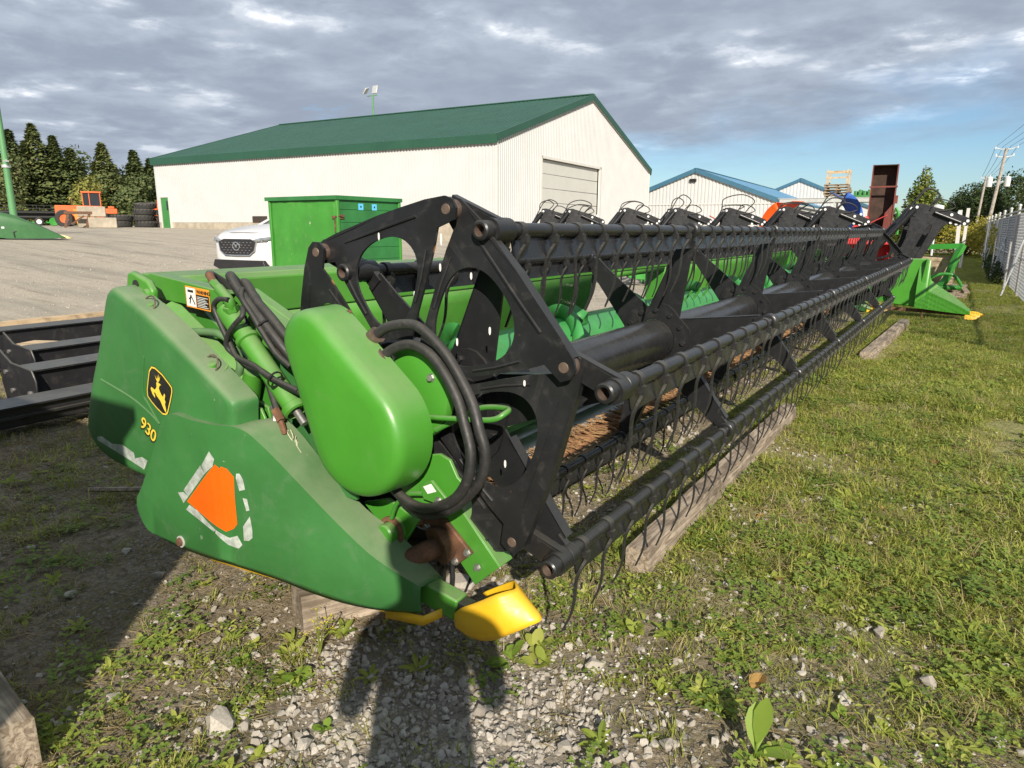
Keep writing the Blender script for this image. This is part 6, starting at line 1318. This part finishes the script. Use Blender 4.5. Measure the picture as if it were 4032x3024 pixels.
# concrete blocks, rusty stand, orange bucket
def cblock(label, x, y, z, rz, grp=None):
    q = MB(); q.b(-.75, .75, -.3, .3, 0, .62); o = obj('concrete_block', q, M['concrete'], bevel=.03); o.location = (x, y, z); o.rotation_euler = (0, 0, R(rz)); tag(o, label, 'concrete block', grp); return o
cblock('rough concrete block at the base of the tyre stacks', -44.9, 22.1, zf(-44.9, 22.1), 62)
cblock('upper concrete block stacked in front of the tractor', -45.9, 22.0, zf(-45.9, 22)+.66, 62); cblock('lower concrete block under the upper one', -46.0, 22.0, zf(-46, 22), 64)
rs_ = thing('rusty_stand', 'rusty brown steel stand beside the concrete blocks', 'stand', (-45.3, 20.9, zf(-45.3, 20.9)), R(62))
for x in (-.6, .5): q = MB(); q.bar((x-.12, 0, 0), (x+.10, 0, .85), .14, .14, up=(0, 1, 0)); obj('leg', q, M['rusty'], rs_)
q = MB(); q.bar((-.7, 0, .88), (.75, 0, .88), .2, .16); q.bar((-.4, .1, .2), (.3, .1, .7), .1, .1); obj('top_rail', q, M['rusty'], rs_)
bk_ = thing('orange_bucket', 'rust-stained orange bucket standing in front of the black header', 'bucket', (-50.2, 23.5, zf(-50.2, 23.5)), R(64)); bk_.scale = (.62, .7, .75)
mo2 = paint('rusty_orange', (.60, .25, .035), .6, .3, 2.5, dirt=(.30, .10, .03), dirt_amt=.7)
q = MB(); q.ext([(-.9, 1.55), (.7, 1.45), (1.0, 1.25), (1.05, .15), (-.55, .08), (-.8, .7)], -.4, .0); obj('shell', q, mo2, bk_, bevel=.04)
for x in (-.5, -.05, .4): q = MB(); q.b(x-.05, x+.05, -.43, -.4, .15, 1.4); obj('rib', q, mo2, bk_)
# ================================================================== unseen behind the camera: bin added to cast the foreground shade, and photographer
sb = thing('unseen_shade_bin', 'unseen stand-in bin added behind the viewpoint to shade the left foreground', 'stand-in bin', (-2.70, -1.7, 0), 0, world=True); ORG[sb.name] = (-2.70, -1.7, 0)
q = MB(); q.b(-4.7, -.72, -2.3, -.80, .12, 2.035); obj('body', q, M['boxg'], sb, bevel=.01)
q = MB(); q.b(-4.75, -.67, -2.35, -.75, 2.035, 2.085); obj('lid', q, M['boxg2'], sb)
for x in (-4.4, -3.2, -2.0, -.95): q = MB(); q.b(x-.05, x+.05, -.80, -.76, .12, 2.05); obj('rib', q, M['boxg'], sb)
for y in (-2.1, -1.0): q = MB(); q.b(-4.7, -.72, y-.08, y+.08, 0, .12); obj('skid', q, M['wood'], sb)
def person():
    t = thing('person', 'person in dark jacket and jeans holding a phone up at chest height', 'person', (.17, -.32, 0), R(38))
    # local +y is the way they face
    J = {}; me = bpy.data.meshes.new('body'); V = []; E_ = []; Rr = []
    def v(p, r, link=None):
        V.append(p); Rr.append(r)
        if link is not None: E_.append((link, len(V)-1))
        return len(V)-1
    pel = v((0, 0, .92), (.15, .11)); ab = v((0, 0, 1.08), (.14, .10), pel); ch_ = v((0, .01, 1.26), (.165, .11), ab); up_ = v((0, .0, 1.39), (.10, .075), ch_); nk = v((0, .01, 1.46), (.055, .055), up_); h1 = v((0, .03, 1.54), (.078, .085), nk); h2 = v((0, .03, 1.64), (.075, .088), h1)
    for s in (-1, 1):
        sh_ = v((s*.18, 0, 1.36), (.06, .06), up_); el = v((s*.21, .06, 1.10), (.045, .045), sh_); wr2 = v((s*.13, .26, 1.22), (.032, .032), el); v((s*.07, .31, 1.27), (.03, .02), wr2)
        hp_ = v((s*.08, 0, .86), (.09, .09), pel); kn = v((s*.12, .03, .48), (.062, .062), hp_); an = v((s*.13, 0, .09), (.045, .045), kn); v((s*.14, .13, .045), (.04, .03), an)
    me.from_pydata(V, E_, []); o = bpy.data.objects.new('body', me); COL.objects.link(o); o.parent = t
    o.modifiers.new('skin', 'SKIN'); sub = o.modifiers.new('sub', 'SUBSURF'); sub.levels = 2; sub.render_levels = 2
    for i, sv in enumerate(me.skin_vertices[0].data): sv.radius = Rr[i]; sv.use_root = (i == 0)
    me.materials.append(paint('dark_cloth', (.03, .035, .05), .9, .2, 6))
    q = MB(); q.b(-.038, .038, .325, .333, 1.24, 1.39); obj('phone', q, M['decal_k'], t, bevel=.004)
    hr = MB(); hr.lathe([(.09, -.02), (.098, .03), (.085, .09), (.05, .115), (0, .12)], (0, .015, 1.60), (0, 0, 1), 18); obj('hair', hr, paint('hair', (.03, .02, .015), .7, .2, 20), t)
person()
# ================================================================== ground cover
def src_obj(name, mb, mat, coll):
    o = bpy.data.objects.new(name, newmesh(name, mb, mat, 0, False)); coll.objects.link(o); return o
def scatter(name, label, cat, coll, P, rot, scl, idx):
    me = bpy.data.meshes.new(name); n = len(P); me.vertices.add(n); me.vertices.foreach_set('co', np.asarray(P, dtype=np.float32).ravel())
    a = me.attributes.new('rot', 'FLOAT_VECTOR', 'POINT'); a.data.foreach_set('vector', np.asarray(rot, dtype=np.float32).ravel())
    a = me.attributes.new('scl', 'FLOAT', 'POINT'); a.data.foreach_set('value', np.asarray(scl, dtype=np.float32))
    a = me.attributes.new('idx', 'INT', 'POINT'); a.data.foreach_set('value', np.asarray(idx, dtype=np.int32))
    o = bpy.data.objects.new(name, me); COL.objects.link(o)
    g = bpy.data.node_groups.new(name, 'GeometryNodeTree'); g.interface.new_socket('Geometry', in_out='INPUT', socket_type='NodeSocketGeometry'); g.interface.new_socket('Geometry', in_out='OUTPUT', socket_type='NodeSocketGeometry')
    N = g.nodes; L = g.links; gi = N.new('NodeGroupInput'); go = N.new('NodeGroupOutput'); ip = N.new('GeometryNodeInstanceOnPoints'); ci = N.new('GeometryNodeCollectionInfo')
    ci.inputs['Collection'].default_value = coll; ci.inputs['Separate Children'].default_value = True; ci.inputs['Reset Children'].default_value = True
    def at_(nm, ty): q = N.new('GeometryNodeInputNamedAttribute'); q.data_type = ty; q.inputs['Name'].default_value = nm; return q.outputs['Attribute']
    L.new(gi.outputs[0], ip.inputs['Points']); L.new(ci.outputs[0], ip.inputs['Instance']); ip.inputs['Pick Instance'].default_value = True
    L.new(at_('idx', 'INT'), ip.inputs['Instance Index']); L.new(at_('rot', 'FLOAT_VECTOR'), ip.inputs['Rotation']); L.new(at_('scl', 'FLOAT'), ip.inputs['Scale'])
    L.new(ip.outputs[0], go.inputs[0]); m = o.modifiers.new('scatter', 'NODES'); m.node_group = g
    tag(o, label, cat, kind='stuff'); return o
def blade(mb, base, h, w_, lean, az, rr, curl=.5):
    d = Vector((math.cos(az), math.sin(az), 0)); s = Vector((-d.y, d.x, 0)); b = Vector(base)
    p = [b, b+d*lean*h*.25+Vector((0, 0, h*.5)), b+d*lean*h*(.6+.2*curl)+Vector((0, 0, h*.82)), b+d*lean*h*(1.0+curl*.4)+Vector((0, 0, h*(1-.25*curl)))]
    k = [(p[0]-s*w_*.5), (p[0]+s*w_*.5), (p[1]-s*w_*.45), (p[1]+s*w_*.45), (p[2]-s*w_*.3), (p[2]+s*w_*.3), p[3]]
    mb.add(k, [(0, 1, 3, 2), (2, 3, 5, 4), (4, 5, 6)])
def leaf(mb, base, L_, w_, az, el, fold=.25, droop=.5):
    d = Vector((math.cos(az), math.sin(az), 0)); s = Vector((-d.y, d.x, 0)); up = Vector((0, 0, 1)); b = Vector(base); pts = []
    for i, (f, ww) in enumerate(((0, .10), (.25, .75), (.55, 1.0), (.82, .65), (1, .05))):
        c = b+d*L_*f*math.cos(el)+up*(L_*f*math.sin(el)-droop*L_*f*f*.5); pts += [c-s*w_*ww*.5+up*fold*w_*ww*.5, c, c+s*w_*ww*.5+up*fold*w_*ww*.5]
    mb.add(pts, [(i*3+j, i*3+j+1, i*3+j+4, i*3+j+3) for i in range(4) for j in (0, 1)])
cg = bpy.data.collections.new('grass_src'); cw = bpy.data.collections.new('weed_src'); cs = bpy.data.collections.new('stone_src'); cd = bpy.data.collections.new('litter_src')
mgr = leafmat('grass_blades', [(.17, .21, .04), (.31, .35, .062), (.43, .44, .10), (.56, .50, .22)], .5)
mgd = leafmat('dry_grass', [(.20, .15, .07), (.33, .26, .13), (.45, .38, .22)], .25)
mwd = leafmat('weed_leaves', [(.15, .21, .04), (.28, .35, .058), (.41, .46, .09), (.52, .53, .15)], .48)
mcl = leafmat('clover_leaves', [(.12, .195, .042), (.215, .30, .056), (.32, .40, .08)], .4)
mms = leafmat('moss', [(.060, .070, .012), (.10, .105, .018), (.15, .14, .035)], .15)
rr = random.Random(77)
for i in range(4):      # grass tufts
    q = MB()
    for j in range(22): a = rr.uniform(0, 6.28); r_ = rr.random()**.5*.05; blade(q, (r_*math.cos(a), r_*math.sin(a), -.004), rr.uniform(.02, .062), rr.uniform(.0026, .0048), rr.uniform(.3, 1.3), rr.uniform(0, 6.28), rr, rr.random())
    src_obj('a_grass_%d' % i, q, mgr, cg)
for i in range(2):
    q = MB()
    for j in range(16): a = rr.uniform(0, 6.28); r_ = rr.random()**.5*.05; blade(q, (r_*math.cos(a), r_*math.sin(a), -.004), rr.uniform(.02, .07), rr.uniform(.0016, .003), rr.uniform(.5, 1.8), rr.uniform(0, 6.28), rr, rr.random())
    src_obj('b_dry_%d' % i, q, mgd, cg)
for i in range(2):      # short turf mats
    q = MB()
    for j in range(60): a = rr.uniform(0, 6.28); r_ = rr.random()**.5*.11; blade(q, (r_*math.cos(a), r_*math.sin(a), -.004), rr.uniform(.012, .032), rr.uniform(.0026, .0048), rr.uniform(.6, 1.6), rr.uniform(0, 6.28), rr, rr.random())
    src_obj('c_turf_%d' % i, q, mgr, cg)
for i in range(3):      # clover mats
    q = MB()
    for j in range(34):
        a = rr.uniform(0, 6.28); r_ = rr.random()**.5*.085; c = Vector((r_*math.cos(a), r_*math.sin(a), rr.uniform(.008, .032))); s_ = rr.uniform(.006, .011); o0 = rr.uniform(0, 6.28)
        for k in range(3): leaf(q, c, s_*1.25, s_*1.1, o0+k*2.094, rr.uniform(-.1, .5), .15, .2)
    src_obj('a_clover_%d' % i, q, mcl, cw)
for i in range(3):      # rosettes
    q = MB(); n = rr.randint(6, 10)
    for j in range(n): leaf(q, (0, 0, .002), rr.uniform(.035, .085), rr.uniform(.012, .024), 6.283*j/n+rr.uniform(-.3, .3), rr.uniform(.15, .8), .3, rr.uniform(.3, .9))
    src_obj('b_rosette_%d' % i, q, mwd, cw)
for i in range(3):      # small herb scatter
    q = MB()
    for j in range(26):
        a = rr.uniform(0, 6.28); r_ = rr.random()**.5*.07; leaf(q, (r_*math.cos(a), r_*math.sin(a), rr.uniform(.0, .03)), rr.uniform(.012, .028), rr.uniform(.006, .014), rr.uniform(0, 6.28), rr.uniform(-.1, .9), .3, .4)
    src_obj('c_herb_%d' % i, q, mwd, cw)
q = MB()                # moss cushion of tiny blades
for j in range(150): a = rr.uniform(0, 6.28); r_ = rr.random()**.5*.10; blade(q, (r_*math.cos(a), r_*math.sin(a), -.003), rr.uniform(.004, .014), .0028, rr.uniform(.2, 1.2), rr.uniform(0, 6.28), rr)
src_obj('d_moss_0', q, mms, cw)
mst = paint('limestone', (.46, .425, .365), .9, .25, 9, dirt=(.22, .18, .13), dirt_amt=.45, bmp=.3); 
N_ = mst.node_tree.nodes; L_n = mst.node_tree.links; B_ = N_['Principled BSDF']; oi_ = N_.new('ShaderNodeObjectInfo')
lk = B_.inputs['Base Color'].links[0].from_socket; L_n.new(mixc(N_, L_n, rmp(N_, L_n, oi_.outputs['Random'], 0, 1, 0, .75), lk, (.25, .22, .18)), B_.inputs['Base Color'])
def rock(seed, n=16, flat=.65):
    r2 = random.Random(seed); bm = bmesh.new()
    for i in range(n):
        d = Vector((r2.gauss(0, 1), r2.gauss(0, 1), r2.gauss(0, 1))).normalized()*r2.uniform(.75, 1.0); bm.verts.new((d.x*r2.uniform(.8, 1.1), d.y*.85, d.z*flat))
    bmesh.ops.convex_hull(bm, input=bm.verts[:]); bmesh.ops.delete(bm, geom=[v for v in bm.verts if not v.link_faces], context='VERTS'); bm.verts.index_update(); q = MB().add([v.co[:] for v in bm.verts], [tuple(v.index for v in f.verts) for f in bm.faces]); bm.free(); return q
for i in range(6): src_obj('stone_%d' % i, rock(40+i), mst, cs)
for i in range(3):      # dry litter: straws and twig bits
    q = MB()
    for j in range(14):
        a = rr.uniform(0, 6.28); c = Vector((rr.uniform(-.08, .08), rr.uniform(-.08, .08), rr.uniform(.003, .012))); l = rr.uniform(.015, .06); q.bar(c, c+Vector((math.cos(a)*l, math.sin(a)*l, rr.uniform(-.004, .008))), .0022, .0015)
    src_obj('a_straw_%d' % i, q, mgd, cd)
mfl = leafmat('fallen_leaves', [(.20, .09, .04), (.30, .14, .05), (.42, .26, .08), (.50, .40, .12)], .25)
for i in range(2):
    q = MB()
    for j in range(1): leaf(q, (0, 0, .012), .05, .036, rr.uniform(0, 6.28), .1, .5, -.2)
    src_obj('b_leaf_%d' % i, q, mfl, cd)
rs = np.random.RandomState(11)
def fbm(x, y, s, o=0): return noise.noise((x*s, y*s, o))+.5*noise.noise((x*s*2.1, y*s*2.1, o+3))
def in_chalk(x, y): return math.exp(-(((x+1.12)/.42)**2+((y-1.28)/.42)**2)+.8*fbm(x, y, 2.2, 9))
def below_frame(x, y): return (-.5522*x+.8337*y) < 1.17
def pts_near(n, x0, x1, y0, y1):
    """denser close to the camera"""
    out = []
    while len(out) < n:
        x = rs.uniform(x0, x1); y = y0+(y1-y0)*rs.rand()**1.7
        if below_frame(x, y) and rs.rand() < .75: continue
        out.append((x, y))
    return out
G = ([], [], [], []); Wd = ([], [], [], []); St = ([], [], [], []); Li = ([], [], [], [])
def put(S, x, y, sc_, ix, tilt=.12, dz=0): S[0].append((x, y, gz(x, y)+dz)); S[1].append((rs.normal(0, tilt), rs.normal(0, tilt), rs.uniform(0, 6.28))); S[2].append(sc_); S[3].append(ix)
def turfness(x, y):
    t = min(1, max(0, (x+1.55)/.6))*min(1, max(0, (y-1.6+.8*fbm(x, y, .8, 1))/1.6))
    return t
blocked = lambda x, y: (-1.02 < x < -.90 and 2.3 < y < 5.15) or (-.87 < x < -.62 and 7.8 < y < 11.3)
for x, y in pts_near(46000, -4.6, 2.2, .35, 13.5):
    if blocked(x, y): continue
    t = turfness(x, y); c = in_chalk(x, y); shade = 1. if x > -2.3+.35*(1.2-y) else .32
    under = .35 if (-2.4 < x < -1.3 and 1.3 < y) else 1
    dens = (.40+.75*t)*(.62 if x < -.9 and y < 1.9 else (.8 if y < 1.9 else 1))*(1-min(1, c)*.92)*under*shade*(.66+.95*fbm(x, y, 1.3, 4))
    if rs.rand() > dens: continue
    u = rs.rand(); sc_ = rs.uniform(.7, 1.25)*(1.15 if t > .5 else .9)
    if u < .30+.35*t: put(G, x, y, sc_, rs.choice([0, 1, 2, 3, 6, 7, 6, 7]) if rs.rand() > .16 else rs.choice([4, 5]))
    elif u < .90: put(Wd, x, y, sc_, rs.choice([0, 1, 2, 3, 4, 5, 6, 7, 8, 9, 9] if t < .5 else [0, 1, 2, 0, 1, 2, 3, 4, 6, 7, 8]))
    else: put(Li, x, y, sc_, rs.choice([0, 1, 2]))
for x, y in pts_near(4200, -4.6, 2.0, .35, 5.):
    if rs.rand() < (.9 if x < -1.2 else .45): put(Li, x, y, rs.uniform(.4, .9), rs.choice([0, 1, 2]))
# the grass strip running away to the right
for i in range(34000):
    y = 6+42*rs.rand()**1.5; x = rs.uniform(-2.6, fx(y)+.6)
    if y < 13.5 and x < -1.3: continue
    if blocked(x, y): continue
    if rs.rand() < .25+.55*(fbm(x, y, .9, 2) < -.15): continue
    put(G, x, y, rs.uniform(.9, 1.6), rs.choice([0, 1, 2, 3, 6, 7, 6, 7, 4 if rs.rand() < .5 else 6])) if rs.rand() < .72 else put(Wd, x, y, rs.uniform(.9, 1.5), rs.randint(0, 9))
# weeds round the black beams and along the edge of the yard
for i in range(5200):
    x = rs.uniform(-9.4, -3.2); y = rs.uniform(.8, 7.5)
    if rs.rand() < .35 and x > -8: put(G, x, y, rs.uniform(.8, 1.7), rs.choice([0, 1, 4, 5, 4, 5, 6]))
    elif rs.rand() < .5: put(Li, x, y, rs.uniform(.8, 1.8), rs.choice([0, 1, 2]))
    elif rs.rand() < .3: put(Wd, x, y, rs.uniform(.7, 1.2), rs.choice([3, 6, 7, 8, 9]))
# crushed stone
for x, y in pts_near(34000, -4.4, 2.1, .35, 9.):
    c = in_chalk(x, y); t = turfness(x, y); strip = math.exp(-((x+1.35+.1*math.sin(y))/.35)**2)*(y > 2.2)*.5
    if rs.rand() > min(1, .10+1.05*c+strip)*(1-.72*t): continue
    s = .004+.012*rs.rand()**2.6
    if rs.rand() < .035: s = rs.uniform(.014, .028)
    put(St, x, y, s, rs.randint(0, 6), .6, s*.15)
for i in range(12000):
    x = rs.uniform(-1.9, -.3); y = rs.uniform(.6, 2.2)
    if rs.rand() > min(1, in_chalk(x, y)*1.15): continue
    s = .005+.015*rs.rand()**2.4; put(St, x, y, s, rs.randint(0, 6), .6, s*.2)
for i in range(5200):
    x = rs.uniform(-2.2, 1.6); y = rs.uniform(.6, 4.5); s = .005+.017*rs.rand()**2.2; put(St, x, y, s, rs.randint(0, 6), .6, s*.2)
for i in range(5000):
    x = rs.uniform(-22, -3.4); y = rs.uniform(4.5, 16); put(St, x, y, rs.uniform(.006, .022), rs.randint(0, 6), .6)
for x, y in pts_near(45, -1.0, 2.0, .6, 9): put(Li, x, y, rs.uniform(.7, 1.5), rs.choice([3, 4]))
scatter('grass', 'short grass and dry tufts covering the strip beside the header', 'grass', cg, *G)
scatter('ground_weeds', 'clover, rosettes, herbs and moss growing in the soil', 'weeds', cw, *Wd)
scatter('crushed_stone', 'loose pale crushed stone lying on the soil', 'gravel', cs, *St)
scatter('plant_litter', 'dry straw bits and fallen leaves on the ground', 'plant litter', cd, *Li)
# ------------------------------------------------------------------ single stones and plants that stand out
def stone(label, x, y, r, seed, flat=.7, grp=None, rz=0):
    q = rock(seed, 18, flat); o = obj('rock', q, mst, smooth=0, bevel=.0); o.scale = (r, r, r); o.location = (x, y, gz(x, y)+r*flat*.55); o.rotation_euler = (.2, -.1, rz); tag(o, label, 'rock', grp); return o
stone('largest pale angular rock among the weeds in front of the divider', -1.555, .905, .056, 301, .75)
stone('small pale rock beside the largest rock', -1.495, .945, .030, 302, .55)
stone('flat grey rock on the dark soil beneath the bearing channel', -1.47, 1.86, .085, 303, .5)
gr_ = 'pale rocks lying loose on the weedy soil'
for i, (x, y, r_) in enumerate(((-1.12, 1.44, .03), (-.81, 1.70, .036), (-1.30, .98, .03), (-2.16, 1.15, .035), (-2.45, 1.25, .03), (-1.0, 1.35, .028), (-.35, 1.75, .026), (-.15, 1.95, .028), (.05, 2.2, .032), (-.72, 1.35, .03), (-.50, 1.50, .03), (.02, 2.6, .026), (.30, 2.3, .035), (.38, 1.72, .03), (-.1, 2.4, .03), (-.35, 3.1, .035), (-1.9, .80, .028), (-2.6, 1.0, .032))):
    stone('fist-sized pale rock lying loose among the weeds', x, y, r_, 320+i, .65, gr_, i)
def plant(name, label, x, y, leaves, mat, stem=None, grp=None, cat='plant'):
    t = thing(name, label, cat, (x, y, gz(x, y)), 0, grp)
    for (b, L_, w_, az, el, fold, droop) in leaves: q = MB(); leaf(q, b, L_, w_, az, el, fold, droop); obj('leaf', q, mat, t, smooth=60, fix=False)
    if stem: q = MB(); q.tube(stem, [.004, .003, .002][:len(stem)], 5); obj('stem', q, mat, t)
    return t
mbl = leafmat('broad_leaf', [(.16, .28, .04), (.24, .36, .055), (.30, .42, .07)], .45, .45)
plant('milkweed', 'bright broad-leaved plant with four big leaves in the front grass', -.30, 1.575, [((0, 0, .03), .12, .055, 2.0, 1.15, .25, .1), ((0, 0, .05), .125, .052, 1.3, 1.25, .25, .1), ((0, 0, .02), .12, .045, .35, .35, .2, .5), ((0, 0, .015), .12, .05, .75, .30, .2, .5), ((0, 0, .01), .07, .035, 3.9, .4, .2, .5)], mbl, [(0, 0, -.01), (0, 0, .03), (0, 0, .055)])
fg_ = 'bright broad-leaved weeds in front of the divider'
for i, (x, y, s) in enumerate(((-1.52, 1.15, 1.2), (-1.56, 1.12, 1.), (-1.38, .90, .8), (-1.05, 1.60, 1.5), (-1.02, 1.70, 1.4), (-.96, 1.62, 1.2), (-1.75, 1.12, .8), (-1.68, .86, .7), (-.80, 1.95, 1.1), (-1.30, 1.05, .7), (-2.0, 1.12, .8), (-.60, 1.70, .9), (-.15, 1.85, .9), (-1.22, 2.25, 1.3), (-1.18, 2.8, 1.5))):
    rq = random.Random(500+i); n = rq.randint(6, 10)
    plant('broadleaf_weed', 'low clump of bright rounded leaves on the stony soil', x, y, [((rq.uniform(-.02, .02)*s, rq.uniform(-.02, .02)*s, .005), rq.uniform(.03, .06)*s, rq.uniform(.020, .034)*s, j*6.28/n+rq.uniform(-.3, .3), rq.uniform(.3, 1.0), .25, rq.uniform(.2, .8)) for j in range(n)], mwd if i % 3 else mbl, None, fg_)
wp = thing('wild_parsnip', 'thin upright weed with small yellow flower heads by the support block', 'plant', (-1.58, 1.28, gz(-1.58, 1.28)), 0)
q = MB(); hd_ = MB(); rq = random.Random(88)
for i in range(9):
    a = rq.uniform(0, 6.28); l = rq.uniform(.02, .07); top = (l*math.cos(a), l*math.sin(a), rq.uniform(.09, .15)); q.tube([(0, 0, 0), (top[0]*.3, top[1]*.3, top[2]*.6), top], .0013, 4)
    for j in range(9): b_ = (top[0]+rq.uniform(-.012, .012), top[1]+rq.uniform(-.012, .012), top[2]+rq.uniform(-.003, .006)); leaf(hd_, b_, .006, .005, rq.uniform(0, 6.28), .4)
obj('stem', q, mwd, wp); obj('flower_head', hd_, paint('yellow_flower', (.62, .55, .05), .7, .1, 20), wp, smooth=0, fix=False)
# white clover blossoms as a scatter of small heads
wf = MB(); rq = random.Random(91)
for i in range(70):
    if i < 26: x, y = rq.gauss(-.72, .10), rq.gauss(1.62, .12)
    else: x, y = rq.uniform(-.9, .9), rq.uniform(1.2, 6)
    z = gz(x, y)+rq.uniform(.03, .05)
    for j in range(8): leaf(wf, (x, y, z), .0055, .004, j*.785, rq.uniform(.2, 1.1))
o_ = obj('clover_blossom', wf, M['decal_w'], smooth=0, fix=False); tag(o_, 'tiny white clover blossoms dotted through the grass', 'flowers', kind='stuff')
